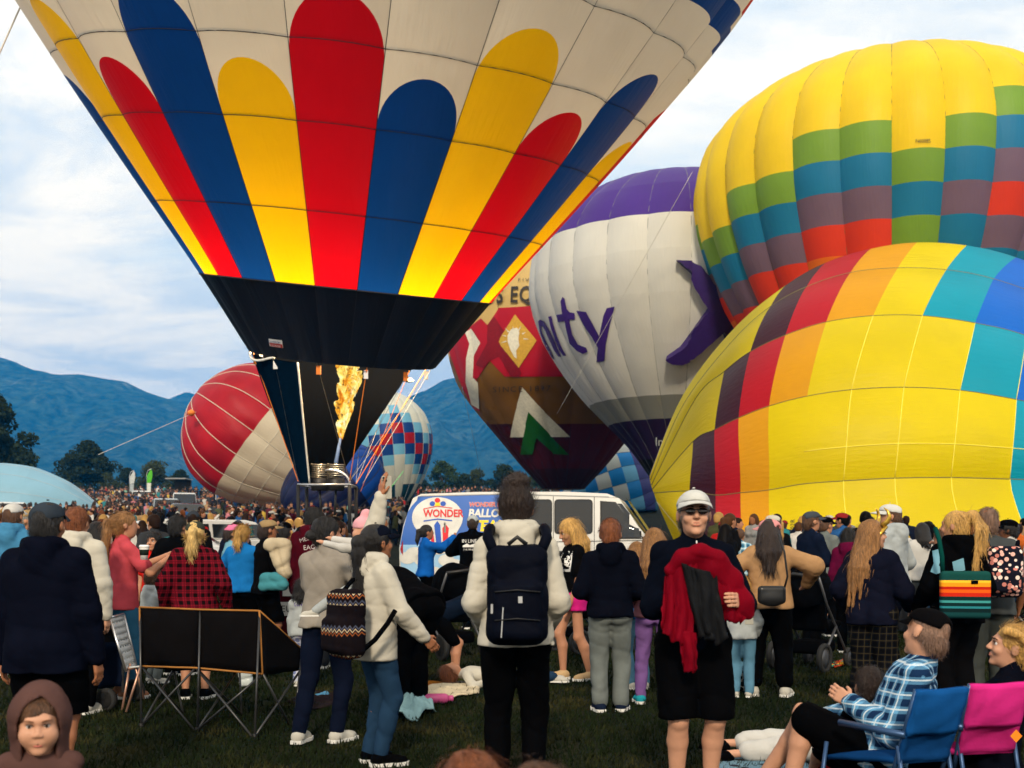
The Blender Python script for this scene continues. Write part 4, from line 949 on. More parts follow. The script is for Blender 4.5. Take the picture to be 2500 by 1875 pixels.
            Q[~fl] = Q[~fl][:, ::-1]; faces.append(Q)
        Fc = np.concatenate(faces); return V, Fc[(Fc >= 0).all(1)]
    def build(s, name, m, parent):
        V, Fc = s.mesh(); me = bpy.data.meshes.new(name); nv, nf = len(V), len(Fc)
        me.vertices.add(nv); me.vertices.foreach_set('co', V.ravel()); me.loops.add(nf * 4); me.loops.foreach_set('vertex_index', Fc.ravel().astype(np.int32))
        me.polygons.add(nf); me.polygons.foreach_set('loop_start', np.arange(0, nf * 4, 4, dtype=np.int32)); me.polygons.foreach_set('use_smooth', np.ones(nf, bool))
        me.update(calc_edges=True); me.validate()
        return new(name, me, parent, m)
def rx(a): c, s = math.cos(a), math.sin(a); return np.array([[1, 0, 0], [0, c, -s], [0, s, c]])
def rz_(a): c, s = math.cos(a), math.sin(a); return np.array([[c, -s, 0], [s, c, 0], [0, 0, 1]])
def ry_(a): c, s = math.cos(a), math.sin(a); return np.array([[c, 0, s], [0, 1, 0], [-s, 0, c]])
def ik(a, t, l1, l2, pole):
    a = np.array(a, float); t = np.array(t, float); v = t - a; L = np.linalg.norm(v); L2 = min(L, (l1 + l2) * .998); dr = v / max(L, 1e-6)
    t = a + dr * L2; x = (l1*l1 - l2*l2 + L2*L2) / (2*L2); hgt = math.sqrt(max(l1*l1 - x*x, 0)); pole = np.array(pole, float); pole = pole - dr * (pole @ dr)
    pole = pole / max(np.linalg.norm(pole), 1e-6); return a + dr * x + pole * hgt, t
def solve_d(feet):
    a, b = 1.5, 120.
    for _ in range(50):
        m = (a + b) / 2
        if HC - (feet - HY) * m / F < gz(m): b = m
        else: a = m
    return a
# cloth, skin and hair materials
def cloth(name, rgb, rough=.85, bump=.35, var=.16):
    if 'cloth_' + name in _mats: return _mats['cloth_' + name]
    m = mat('cloth_' + name, tuple(c * .78 for c in srgb(*rgb)), rough, var=var, vscale=7, spec=.02); creases(m, bump * 1.7); return m
def creases(m, k=.6):
    """wrinkled cloth relief: ridged creases plus a fine weave"""
    t = m.node_tree; nd = t.nodes; p = nd['Principled BSDF']; tcn = nd.new('ShaderNodeTexCoord'); mp = nd.new('ShaderNodeMapping'); mp.inputs['Scale'].default_value = (1, 1, .62); mp.inputs['Rotation'].default_value = (.35, .3, 0); t.links.new(tcn.outputs['Object'], mp.inputs[0])
    n = nd.new('ShaderNodeTexNoise'); n.noise_type = 'RIDGED_MULTIFRACTAL'; n.normalize = True; t.links.new(mp.outputs[0], n.inputs[0])
    for q, v in (('Scale', 4.2), ('Detail', 3), ('Roughness', .45), ('Distortion', .7)): n.inputs[q].default_value = v
    w_ = nd.new('ShaderNodeTexNoise'); w_.inputs['Scale'].default_value = 60; w_.inputs['Detail'].default_value = 3; t.links.new(tcn.outputs['Object'], w_.inputs[0])
    b = nd.new('ShaderNodeBump'); b.inputs['Strength'].default_value = k; b.inputs['Distance'].default_value = .05; t.links.new(n.outputs[0], b.inputs['Height'])
    b2 = nd.new('ShaderNodeBump'); b2.inputs['Strength'].default_value = .25; b2.inputs['Distance'].default_value = .006; t.links.new(w_.outputs[0], b2.inputs['Height']); t.links.new(b.outputs[0], b2.inputs['Normal']); t.links.new(b2.outputs[0], p.inputs['Normal'])
def skin(name, rgb): return mat('skin_' + name, tuple(c * .74 for c in srgb(*rgb)), .55, var=.07, vscale=14, spec=.35, bump=.05, bscale=120)
def hairm(name, rgb):
    return mat('hair_' + name, srgb(*rgb), .5, var=.5, vscale=14, bump=.7, bscale=22, spec=.4, stretch=(9, 9, 1.2))
for _m in (): pass
SK = {'fair': skin('fair', (214, 158, 128)), 'light': skin('light', (198, 140, 108)), 'tan': skin('tan', (172, 112, 78)), 'brown': skin('brown', (112, 70, 48)), 'pale': skin('pale', (226, 176, 150))}
HAIR = {'black': hairm('black', (16, 12, 12)), 'dark': hairm('dark_brown', (40, 26, 20)), 'brown': hairm('brown', (78, 50, 30)), 'auburn': hairm('auburn', (120, 66, 34)), 'blond': hairm('blond', (190, 146, 78)), 'light': hairm('light_brown', (140, 98, 56)), 'pale': hairm('pale_blond', (206, 170, 104)), 'grey': hairm('grey', (120, 116, 110))}
WHITEM = mat('eye_white', (.7, .68, .66), .3); IRIS = mat('eye_iris', (.03, .02, .015), .2); LIPS = mat('lips', srgb(186, 112, 96), .5); BROW = mat('eyebrow', srgb(70, 46, 32), .8); SOLE = mat('shoe_sole', (.7, .69, .66), .6)

class TPBase: pass
class Person:
    def __init__(s, label, x, top, feet=None, d=None, h=None, psi=0., group='people watching the balloons', **k):
        if feet is not None: d = solve_d(feet)
        z = gz(d); s.d = d
        if h is None: h = HC + (HY - top) * d / F - z
        h = h / (.85 + .138 * k.get('headk', 1.)); s.h = h; s.k = k; g = k.get
        s.fem = g('fem', False); s.fat = g('fat', 1.); s.vox = max(.010, .0016 * d) * g('res', 1.); s.near = d < 9.5
        X = (x - CX) * d / F
        s.root = empty('person', (X, d, z + k.get('lift', 0.)), label, 'person', group, R(psi)); s.psi = psi
        s.skel()
    def skel(s):
        h, g = s.h, s.k.get
        pel = np.array(g('pelvis', (0, 0, .515))) * h
        s.Rt = rz_(R(g('twist', 0))) @ ry_(R(g('side', 0))) @ rx(-R(g('lean', 0)))
        T = lambda x, y, z: pel + s.Rt @ (np.array([x, y, z]) * h)
        s.T = T; s.pel = pel; sw = g('shoulder', .098 if not s.fem else .086); s.sleeve = 0.; s.leglen = 0.; s.hassh = False
        s.neck = T(0, -.004, .315); s.chest = T(0, 0, .2); s.waist = T(0, 0, .085)
        s.sh = {1: T(sw, 0, .264), -1: T(-sw, 0, .264)}; s.hip = {1: T(.05, 0, -.01), -1: T(-.05, 0, -.01)}
        if g('hipflat'): s.hip = {q: pel + np.array([q * .05, 0, -.01]) * h for q in (1, -1)}
        s.Rh = s.Rt @ rz_(R(g('hyaw', 0))) @ rx(R(g('hpitch', 0))) if not g('headfree') else rz_(R(g('hyaw', 0))) @ rx(R(g('hpitch', 0)))
        s.hs = .139 * h / .228 * g('headk', 1.)
        s.hc = s.neck + s.Rt @ np.array([0, .006, 0]) * h + (s.Rt @ rx(R(g('hpitch', 0)) * .4)) @ np.array([0, .012, .118 * s.hs / s.h * 1.0]) * h
        s.arm = {}
        for q, key in ((1, 'r'), (-1, 'l')):
            t = g(key); tgt = s.sh[q] + np.array([q * .035, .03, -.315]) * h if t is None else np.array(t) * h
            pole = g(key + 'pole', (q * .5, -1, -.2)); e, wv = ik(s.sh[q], tgt, .168 * h, .152 * h, pole); s.arm[q] = (s.sh[q], e, wv)
        s.leg = {}
        for q, key in ((1, 'rf'), (-1, 'lf')):
            t = np.array(g(key, (q * .052, .0, 0))) * h + np.array([0, 0, .043 * h]); pole = g(key + 'pole', (q * .12, 1, 0))
            kn, an = ik(s.hip[q], t, .238 * h, .236 * h, pole); s.leg[q] = (s.hip[q], kn, an)
    def bounds(s, pts, m):
        P = np.array(pts); return P.min(0) - m, P.max(0) + m
    def H(s, x, y, z): return s.hc + s.Rh @ (np.array([x, y, z]) * s.hs)
    def hand(s, f, q, r):
        e, wv = s.arm[q][1], s.arm[q][2]; dr = (wv - e) / np.linalg.norm(wv - e); g = s.k.get; key = 'r' if q == 1 else 'l'
        dr = np.array(g(key + 'hdir', dr), float); dr /= np.linalg.norm(dr); sc_ = s.h / 1.75
        up = np.array(g(key + 'palm', (-q, .2, 0)), float); up = up - dr * (up @ dr); up /= max(np.linalg.norm(up), 1e-6)   # palm normal
        sd = np.cross(dr, up) * q; curl = g(key + 'curl', 22)
        if not s.near or g('mitt'):
            c = wv + dr * .05 * sc_; f.cone(wv, c, .020 * sc_, .026 * sc_, .02); f.cone(c, c + dr * .06 * sc_ + up * .03 * sc_, .024 * sc_, .016 * sc_, .015); f.cone(wv + dr * .03 * sc_, wv + dr * .08 * sc_ + up * .03 * sc_ - sd * -.03 * sc_, .013 * sc_, .011 * sc_, .01); return
        for i in range(4):
            o = (i - 1.5) * .0195 * sc_; kn = wv + dr * (.088 - .004 * abs(i - 1.2)) * sc_ + sd * -o
            f.cone(wv + dr * .01 * sc_ + sd * -o * .6, kn, .0135 * sc_, .0118 * sc_, .012)
            p, a = kn, R(curl * .7)
            for ln in np.array([.042, .026, .021]) * (1, 1.08, 1.0, .8)[i] * sc_:
                v = dr * math.cos(a) + up * math.sin(a); f.cone(p, p + v * ln, .0088 * sc_, .0078 * sc_, .004); p = p + v * ln; a += R(curl)
        tb = wv + dr * .022 * sc_ + sd * .026 * sc_; v = dr * .75 + sd * .6 + up * .35; v /= np.linalg.norm(v); t1 = tb + v * .042 * sc_
        v2 = dr * .9 + sd * .15 + up * .5; v2 /= np.linalg.norm(v2); f.cone(wv, tb, .016 * sc_, .013 * sc_, .012); f.cone(tb, t1, .0125 * sc_, .0105 * sc_, .006); f.cone(t1, t1 + v2 * .032 * sc_, .0100 * sc_, .0082 * sc_, .003)
    def body(s, m, face=False):
        h, g = s.h, s.k.get; pts = [s.hc, s.pel, s.neck] + [p for q in (1, -1) for p in s.arm[q] + s.leg[q]]
        lo, hi = s.bounds(pts, .20); lo[2] = min(lo[2], -.02); hi[2] = max(hi[2], s.hc[2] + .14)
        fine = [(s.hc, .12 * s.hs, s.vox * (.45 if face else .75))]
        if s.near and not g('mitt'):
            for q, key in ((1, 'r'), (-1, 'l')):
                if g(key + 'fine'): fine.append((s.arm[q][2] + (s.arm[q][2] - s.arm[q][1]) * .35, .10, .0055))
        f = Field(lo, hi, s.vox, fine); fa = s.fat
        s.torso(f, -.014 * h)
        for q in (1, -1):
            a, e, wv = s.arm[q]; c1 = .72 if s.sleeve > .4 else 1.; c2 = .75 if s.sleeve > .9 else 1.
            f.cone(a, e, .027 * h * fa * (c1 if s.sleeve > 0 else 1), .0235 * h * c1, .02); f.cone(e, wv, .0245 * h * min(c1, 1 if s.sleeve < .6 else .75), .0155 * h * c2, .015); s.hand(f, q, 1)
            a, kn, an = s.leg[q]; lg = s.leglen; c1 = .7 if lg > .1 else 1; c2 = .7 if lg > .55 else 1.; c3 = .7 if lg > .9 else 1.
            f.cone(a, kn, .046 * h * fa * c1, .031 * h * c2, .02); mid = kn + (an - kn) * .3 - s.kb(q) * .011 * h; f.ell(kn + s.kb(q) * .014 * h, np.array((.024, .022, .028)) * h * c2, None, .015); f.cone(kn, mid, .030 * h * c2, .0325 * h * c2, .015); f.cone(mid, an, .0315 * h * c2, .0185 * h * c3, .015)
            fd = s.footdir(q); cs = .7 if s.hassh else 1.; f.cone(an - np.array([0, 0, .012 * h]), an + fd * .085 * h - np.array([0, 0, .026 * h]), .022 * h * cs, .014 * h * cs, .015)
        f.cone(s.neck - s.Rt @ np.array([0, 0, .02 * h]), s.H(0, -.018, -.07), .052 * s.hs, .050 * s.hs, .03)
        s.head(f, face); s.bodyo = f.build('body', m, s.root)
        if face: s.face()
        return s
    def kb(s, q):
        v = s.leg[q][1] - (s.leg[q][0] + s.leg[q][2]) / 2; v = v + np.array([0, .02, 0]); return v / max(np.linalg.norm(v), 1e-6)
    def footdir(s, q):
        a = R(s.k.get('toe', 12) * -q + s.k.get('rfa' if q == 1 else 'lfa', 0)); return np.array([math.sin(-a), math.cos(a), 0])
    def head(s, f, face):
        H, c = s.H, s.hs; M = s.Rh
        f.ell(H(0, -.012, .025), np.array((.076, .097, .089)) * c, M, .02); f.ell(H(0, .022, -.035), np.array((.061, .070, .080)) * c, M, .03); f.ell(H(0, .034, -.078), np.array((.043, .046, .034)) * c, M, .02)
        for q in (1, -1): f.ell(H(q * .079, -.010, -.008), np.array((.010, .020, .031)) * c, M, .008)
        if face or s.near:
            kid = s.k.get('headk', 1.) > 1.2; f.cone(H(-.034, .078, .026), H(.034, .078, .026), (.009 if kid else .013) * c, None, .02)
            if kid:
                for q in (1, -1): f.ell(H(q * .034, .058, -.042), np.array((.032, .032, .032)) * c, M, .03)
            for q in (1, -1): f.ell(H(q * .031, .100, .006), np.array((.019, .018, .013)) * c, M, .012, 's'); f.ell(H(q * .036, .070, -.03), np.array((.024, .020, .02)) * c, M, .02)
            f.ell(H(0, .086, -.058), np.array((.024, .012, .012)) * c, M, .012); f.ell(H(0, .076, -.097), np.array((.022, .018, .016)) * c, M, .02)
        f.cone(H(0, .088, .014), H(0, .109, -.022), .008 * c, .0125 * c, .010) if s.k.get('headk', 1.) <= 1.2 else f.cone(H(0, .086, -.004), H(0, .099, -.022), .007 * c, .0105 * c, .010)
        if face:
            for q in (1, -1): f.ell(H(q * .010, .098, -.027), np.array((.009, .010, .007)) * c, M, .006)
    def face(s):
        c = s.hs
        for q in (1, -1):
            e = MB().lathe([(.0125 * math.sin(t) * c, -.0125 * math.cos(t) * c) for t in np.linspace(.05, 3.09, 9)], 12, Matrix.Translation(s.H(q * .031, .0765, .007))).build('eye', WHITEM, s.bodyo, smooth=True)
            MB().lathe([(.0062 * math.sin(t) * c, -.003 * math.cos(t) * c) for t in np.linspace(.05, 3.09, 7)], 12, Matrix.Translation(s.H(q * .031, .0875, .006)) @ Matrix(s.Rh).to_4x4() @ Matrix.Rotation(R(90), 4, 'X')).build('iris', IRIS, s.bodyo, smooth=True)
            MB().tube([s.H(q * x, y, z) for x, y, z in ((.014, .0935, .026), (.026, .096, .031), (.040, .089, .031), (.050, .078, .026))], np.array([.003, .0042, .004, .002]) * c * (.6 if s.k.get('headk', 1.) > 1.2 else 1.), 6).build('eyebrow', s.k.get('browm', BROW), s.bodyo, smooth=True)
            MB().tube([s.H(q * x, y, z) for x, y, z in ((.016, .0905, .011), (.024, .0935, .0155), (.034, .0925, .0165), (.045, .084, .012))], [.0016 * c, .0026 * c, .0026 * c, .0014 * c], 6).build('eyelash', BROW, s.bodyo, smooth=True)
        op = s.k.get('mouth', 0.)
        for z, r in ((-.053 + op * .3, .0036), (-.0615 - op, .0044)): MB().tube([s.H(x, y, z - .002 * (abs(x) > .015)) for x, y in ((-.022, .084), (-.012, .0945), (0, .097), (.012, .0945), (.022, .084))], [.001 * c, r * c, r * c, r * c, .001 * c], 7).build('lip', s.k.get('lipm', LIPS), s.bodyo, smooth=True)
        if op: MB().tube([s.H(x, .0915 + .003 * (abs(x) < .01), -.0575 - op * .35) for x in (-.019, -.01, 0, .01, .019)], [.001, .002 + op * .4, .0025 + op * .5, .002 + op * .4, .001], 8).build('mouth', mat('mouth_dark', (.03, .008, .008), .6), s.bodyo, smooth=True)
    def torso(s, f, o, k=.03):
        h, T, fa = s.h, s.T, s.fat; fem = s.fem
        w_, c_, hp = (.031, .037, .042) if fem else (.036, .046, .038)
        for q in (1, -1):
            f.cone(T(q * c_, 0, .225), T(q * w_, 0, .09), (.052 * fa * h + o), .047 * fa * h + o, k); f.cone(T(q * w_, 0, .09), T(q * hp, -.004, -.01), .047 * fa * h + o, .052 * fa * h + o, k)
            f.cone(T(q * .012, -.004, .296), s.sh[q], .022 * h + o * .6, .026 * h + o * .8, k)
            if fem: f.ell(T(q * .036, .046, .205), np.array((.034, .032, .034)) * h + o, s.Rt, .03)
            if o > 0: f.ell(T(q * .038, -.040, -.02), np.array((.040, .038, .046)) * h * fa + o, s.Rt, .03)
        f.cone(T(0, 0, .24), T(0, 0, .0), .05 * fa * h + o, None, k)
        if fa > 1.05: f.ell(T(0, .04 * fa, .06), np.array((.07, .045 * fa, .08)) * h + o, s.Rt, .05)
    def top(s, m, sleeve=1., loose=.012, hem=-.04, hood=False, collar=.0, fold=.0045, name='top', zip_=None):
        h = s.h; pts = [s.neck, s.T(0, 0, hem)] + [p for q in (1, -1) for p in s.arm[q]]; lo, hi = s.bounds(pts, .27); hi[2] = max(hi[2], s.neck[2] + .12)
        f = Field(lo, hi, s.vox, [(s.neck, .1, s.vox * .8)]); o = loose * h * .85; s.torso(f, o)
        for q in (1, -1):   # drop the cloth straight to the hem
            f.cone(s.T(q * .040, 0, .05), s.T(q * .044, -.005, hem), .048 * h * s.fat + o, .054 * h * s.fat + o * 1.15, .03)
        f.plane(s.T(0, 0, hem), -(s.Rt @ np.array([0, 0, 1.])))
        for q in (1, -1):
            a, e, wv = s.arm[q]
            if sleeve <= 0: continue
            ua = min(1, sleeve / .5); b = a + (e - a) * ua
            f.cone(a, b, .0275 * h * s.fat + o * .7, (.0265 + (.004 if sleeve < .5 else 0)) * h + o, .03)
            if sleeve > .5:
                fb = e + (wv - e) * min(1, (sleeve - .5) * 2) * .98; f.cone(e, fb, .027 * h + o, .0195 * h + o * .55, .02)
                if sleeve > .95: f.cone(fb - (wv - e) * .04, fb, .0215 * h + o * .4, .0215 * h + o * .2, .005)
        nk = s.neck + s.Rt @ np.array([0, .0, .012 + collar]) * h
        f.cone(s.T(0, -.004, .28), nk, .040 * h + o * .4, .031 * h + o * .25, .02)
        if hood:
            for t in np.linspace(-1, 1, 9):
                a = t * 2.0; f.ell(s.neck + s.Rt @ np.array([math.sin(a) * .052, -math.cos(a) * .048 - .006, .004 + .004 * math.cos(a)]) * h, np.array((.025, .026, .028)) * h, None, .02)
            f.ell(s.T(0, -.066, .285), np.array((.056, .028, .056)) * h, s.Rt, .03)
        s.sleeve = max(s.sleeve, sleeve)
        if fold: f.folds(fold, seed=int(s.h * 1e4) % 97)
        s.topo = f.build(name, m, s.root); return s
    def bottom(s, m, length=1., loose=.010, waist=.06, fold=.0055, name='trousers'):
        h = s.h; pts = [s.T(0, 0, waist)] + [p for q in (1, -1) for p in s.leg[q]]; lo, hi = s.bounds(pts, .22)
        f = Field(lo, hi, s.vox); o = loose * h
        for q in (1, -1):
            a, kn, an = s.leg[q]; s.leglen = length; f.cone(s.T(q * .032, 0, waist), s.hip[q], .036 * h * s.fat + o * .8, .049 * h * s.fat + o, .03); f.ell(s.T(q * .038, -.038, -.02), np.array((.037, .030, .044)) * h * s.fat + o * .5, s.Rt, .03)
            lg = length * 2; b = a + (kn - a) * min(1, lg); f.cone(a, b, .050 * h * s.fat + o, (.035 if lg >= 1 else .043) * h + o, .02)
            if lg > 1:
                b = kn + (an - kn) * (lg - 1) * .96; f.cone(kn, b, .035 * h + o, .024 * h + o * 1.3, .015)
        f.plane(s.T(0, 0, waist), s.Rt @ np.array([0, 0, 1.]))
        if length < .5 and 'pelvis' not in s.k: f.plane((0, 0, s.hip[1][2] + (s.leg[1][1][2] - s.hip[1][2]) * length * 2 - .012 * h), (0, 0, -1.))
        if fold: f.folds(fold, 16, 26, int(s.h * 7e3) % 89)
        s.boto = f.build(name, m, s.root); return s
    def shoes(s, m, sole=SOLE, bare=False):
        h = s.h; s.hassh = True
        for q in (1, -1):
            an = s.leg[q][2]; fd = s.footdir(q); z = np.array([0, 0, 1.]); g0 = an - z * .043 * h; sd = np.array([fd[1], -fd[0], 0])
            lo, hi = s.bounds([g0 - fd * .06 * h, g0 + fd * .14 * h, an + z * .03 * h], .05); f = Field(lo, hi, min(s.vox, .014))
            f.cone(an - z * .004 * h, g0 + z * .028 * h - fd * .012 * h, .026 * h, .029 * h, .02); f.cone(g0 + z * .028 * h, g0 + fd * .095 * h + z * .018 * h, .028 * h, .020 * h, .02); f.cone(g0 + fd * .07 * h + sd * .008 * h + z * .016 * h, g0 + fd * .07 * h - sd * .008 * h + z * .016 * h, .024 * h, None, .02)
            f.plane(g0 + z * .010 * h, -z); f.plane(an + z * .018 * h, z); so = f.build('shoe', m, s.root)
            if sole:
                pr = [g0 + fd * (t * .085 + .035) * h + sd * (w * .034) * h for t, w in ((-.95, .0), (-.85, .7), (-.3, .85), (.4, 1.05), (.9, .75), (1.02, .0), (.9, -.75), (.4, -1.05), (-.3, -.85), (-.85, -.7))]
                v = [p + z * .002 for p in pr] + [p + z * .016 * h for p in pr]; n = len(pr)
                mesh('sole', v, [tuple(range(n))[::-1], tuple(range(n, 2 * n))] + [(i, (i + 1) % n, (i + 1) % n + n, i + n) for i in range(n)], sole, so, False)
        return s
    def hair(s, m, style='short', L=.3, vol=1., fringe=False, side=0., yaw=0.):
        H, c = s.H, s.hs; M = s.Rh; lo, hi = s.bounds([H(0, 0, .1), H(0, 0, -.1)], .2 * c)
        if style in ('long', 'pony', 'dread'): lo[2] -= L * c; lo[:2] -= .06; hi[:2] += .06
        if style in ('bun',): hi[2] += .08
        f = Field(lo, hi, max(.008, s.vox * .7)); sk = np.array((.083, .104, .093)) * c * (1 + .04 * (vol - 1)); 
        f.ell(H(0, -.016, .031), sk + .006 * (vol - 1), M, .02)
        f.ell(H(0, -.05, -.03), np.array((.070, .062, .07)) * c, M, .03)
        f.ell(H(0, .095, -.035), np.array((.078, .075, .088 if not fringe else .070)) * c, M, .012, 's')
        f.plane(H(0, -.06, -.085), s.Rh @ np.array([0, -.25, -1.])) if style not in ('long', 'dread', 'bob') else None
        if style == 'short': f.ell(H(0, .0, -.085), np.array((.10, .075, .075)) * c, M, .01, 's')
        if style == 'pony':
            b = H(0, -.112, .035); P = [b, H(0, -.150, .02), H(side * .3, -.150, -.06), H(side * .6, -.162, -.06 - L * .4), H(side, -.165, -.06 - L)]
            for i, (a, e) in enumerate(zip(P, P[1:])): f.cone(a, e, (.022, .032, .038, .036)[i] * c * vol, (.032, .038, .036, .012)[i] * c * vol, .02)
        if style in ('long', 'bob'):
            LL = L if style == 'long' else .08
            for t in np.linspace(-1, 1, 9):
                a = t * 1.75; x, y = math.sin(a) * .078, -math.cos(a) * .085 - .012; bk = .012 + (.085 * (.4 + .6 * math.cos(a)) if LL > .12 and math.cos(a) > -.2 else 0.)
                wx = 1.0 + .25 * (LL > .25); hb = H(x * .95, y, -.02); fw = s.Rh @ np.array([0, 1., 0]); fw[2] = 0; fw /= max(np.linalg.norm(fw), 1e-6); rt = np.array([fw[1], -fw[0], 0])
                D = lambda a_, b_, z_: hb + (rt * (a_ - .95) * x - fw * b_ + np.array([0, 0, -z_])) * c
                f.cone(H(x * .95, y, .02), D(1.02 * wx, bk * .8, .04 + LL * .40), .026 * c * vol, .030 * c * vol, .018); f.cone(D(1.02 * wx, bk * .8, .04 + LL * .40), D(.92 * wx, bk + .01 * math.cos(t * 5), .04 + LL * (1 - .12 * abs(t) + .05 * math.sin(t * 9))), .030 * c * vol, .012 * c, .018)
        if style == 'bun':
            f.ell(H(0, -.02, .02), np.array((.087, .106, .096)) * c, M, .02); f.ell(H(0, .11, -.03), np.array((.078, .075, .088)) * c, M, .012, 's')
            f.ell(H(0, -.045, .122), np.array((.066, .060, .050)) * c, M, .025); f.ell(H(.022, -.05, .138), np.array((.046, .05, .034)) * c, M, .025)
        if style == 'dread':
            r = np.random.default_rng(4)
            f.ell(H(.02, -.125, .075), np.array((.06, .05, .05)) * c, M, .02)
            for i in range(26):
                a = r.uniform(-1.2, 1.2); x = math.sin(a) * .075 + .02; b = H(.02 + x * .4, -.145, .07 + r.uniform(-.02, .03)); m1 = H(x * 1.5 + .01, -.165 - r.uniform(0, .03), .0 - r.uniform(0, .04)); e = H(x * 1.7 + r.uniform(-.02, .02), -.13 - r.uniform(0, .04), -.06 - L * r.uniform(.55, 1.05))
                f.cone(b, m1, .012 * c, .012 * c, .004); f.cone(m1, e, .0125 * c, .009 * c, .004)
        f.folds(.0035 * c, 60, 24, 3); s.hairo = f.build('hair', m, s.root); s._h = (m, style, L); s.so = s.strands(m, style, L); return s
    def strands(s, m, style, L, zmax=9.):
        if s.d > 15 or isinstance(s, TPBase) or s.k.get('nostr'): return
        me = s.hairo.data; n = len(me.vertices)
        if n < 50: return
        P = np.empty(n * 3); me.vertices.foreach_get('co', P); P = P.reshape(-1, 3); Nn = np.empty(n * 3); me.vertices.foreach_get('normal', Nn); Nn = Nn.reshape(-1, 3)
        keep = ((P - s.hc) @ s.Rh)[:, 2] < zmax * s.hs; P, Nn = P[keep], Nn[keep]; n = len(P)
        if n < 50: return
        r = np.random.default_rng(int(s.d * 1000)); cnt = 1400 if s.d < 7.5 else 800; i = r.integers(0, n, cnt); p = P[i]; nn = Nn[i]
        rel = p - s.hc; g = np.tile(np.array([0, 0, -1.]), (cnt, 1)) + (s.Rh @ np.array([0, -.35, 0])) * (rel[:, 2:3] > .02 * s.hs)
        if style == 'bun': g = np.where((rel[:, 2] < .1 * s.hs)[:, None], (s.Rh @ np.array([0, -.045, .15])) * s.hs - rel, r.normal(size=(cnt, 3)) * .1)
        if style == 'pony': g = np.where(((rel[:, 2] > -.05 * s.hs) & (rel @ (s.Rh @ np.array([0, 1., 0])) > -.11 * s.hs))[:, None], (s.Rh @ np.array([0, -.14, .02])) * s.hs - rel, g)
        g = g / np.maximum(np.linalg.norm(g, axis=1, keepdims=True), 1e-6); t = g + r.normal(0, .22, (cnt, 3)); t = t - nn * (t * nn).sum(1, keepdims=True); t /= np.maximum(np.linalg.norm(t, axis=1, keepdims=True), 1e-6)
        ln = (r.uniform(.02, .048, cnt) if style == 'short' else r.uniform(.05, .12, cnt))[:, None] * s.hs; ln = ln * (np.where(rel[:, 2:3] > .1 * s.hs, .35, 1.) if style == 'bun' else 1.); w_ = np.cross(t, nn); w_ /= np.maximum(np.linalg.norm(w_, axis=1, keepdims=True), 1e-6); w_ = w_ * .0011 * max(1, s.d / 6); lift = r.uniform(.0, .010, cnt)[:, None] * s.hs + (r.random(cnt)[:, None] < .08) * .006
        a = p - nn * .002; b = p + t * ln * .5 + nn * (.003 + lift); c = p + t * ln + nn * lift * 1.2 + np.array([0, 0, -.006]); V = np.stack([a - w_, a + w_, b + w_, b - w_, c], 1).reshape(-1, 3)
        k = np.arange(cnt) * 5; F4 = [(int(q), int(q) + 1, int(q) + 2, int(q) + 3) for q in k] + [(int(q) + 3, int(q) + 2, int(q) + 4) for q in k]
        o = mesh('strands', V, F4, m, s.hairo); o['kind'] = 'stuff'; return o
    def cap(s, m, bm=None, yaw=0., back=True, brim=.088, under=None):
        c = s.hs; Rc = s.Rh @ rz_(R(yaw)); Hc = lambda x, y, z: s.hc + Rc @ (np.array([x, y, z]) * c); lo, hi = s.bounds([Hc(0, 0, .06)], .16 * c); f = Field(lo, hi, max(.007, s.vox * .6))
        f.ell(Hc(0, -.014, .038), np.array((.087, .108, .084)) * c, Rc, .01); f.ell(Hc(0, .03, .062), np.array((.070, .072, .056)) * c, Rc, .02)
        f.plane(Hc(0, 0, .044), Rc @ np.array([0, .16, -1.]))
        if back: f.ell(Hc(0, -.125, .034), np.array((.036, .05, .032)) * c, Rc, .006, 's')
        s.capo = f.build('cap', m, s.root)
        if getattr(s, 'so', None): bpy.data.objects.remove(s.so); s.so = s.strands(*s._h, zmax=.0)
        V, n1, n2 = [], 15, 6
        for j in range(n2):
            for i in range(n1):
                a = R(-78 + 156 * i / (n1 - 1)); t = j / (n2 - 1)
                x, y = math.sin(a) * (.086 + .008 * t), .016 + math.cos(a) * (.083 + brim * t * (math.cos(a) ** .4 if math.cos(a) > 0 else 0)); V.append(Hc(x, y, .060 - .22 * x * x / .09 * (.6 + .4 * t) - .022 * t))
        o = mesh('brim', V, grid_faces(n1, n2), bm or m, s.capo); sd = o.modifiers.new('s', 'SOLIDIFY'); sd.thickness = .005
        if under: mesh('brim_lining', [p - Rc @ np.array([0, 0, .006]) for p in V], grid_faces(n1, n2), under, s.capo)
        MB().lathe([(.001, -.004), (.009, -.002), (.009, .002), (.001, .005)], 8, Matrix.Translation(Hc(0, 0.0, .133))).build('cap_button', m, s.capo, smooth=True)
        return s
    def hoodup(s, m):
        H, c = s.H, s.hs; M = s.Rh; lo, hi = s.bounds([H(0, 0, .1), H(0, 0, -.16)], .2 * c); f = Field(lo, hi, max(.006, s.vox * .7))
        f.ell(H(0, -.03, .03), np.array((.105, .125, .122)) * c, M, .03); f.cone(H(0, -.03, -.02), H(0, -.03, -.2), .105 * c, .11 * c, .05)
        f.ell(H(0, .115, -.005), np.array((.072, .115, .108)) * c, M, .02, 's'); f.ell(H(0, .02, .0), np.array((.078, .098, .112)) * c, M, .01, 's'); f.cone(H(0, .03, -.02), H(0, .05, -.2), .06 * c, .06 * c, .02, 's')
        f.folds(.003, 30, 30, 5); f.build('hood', m, s.root); return s
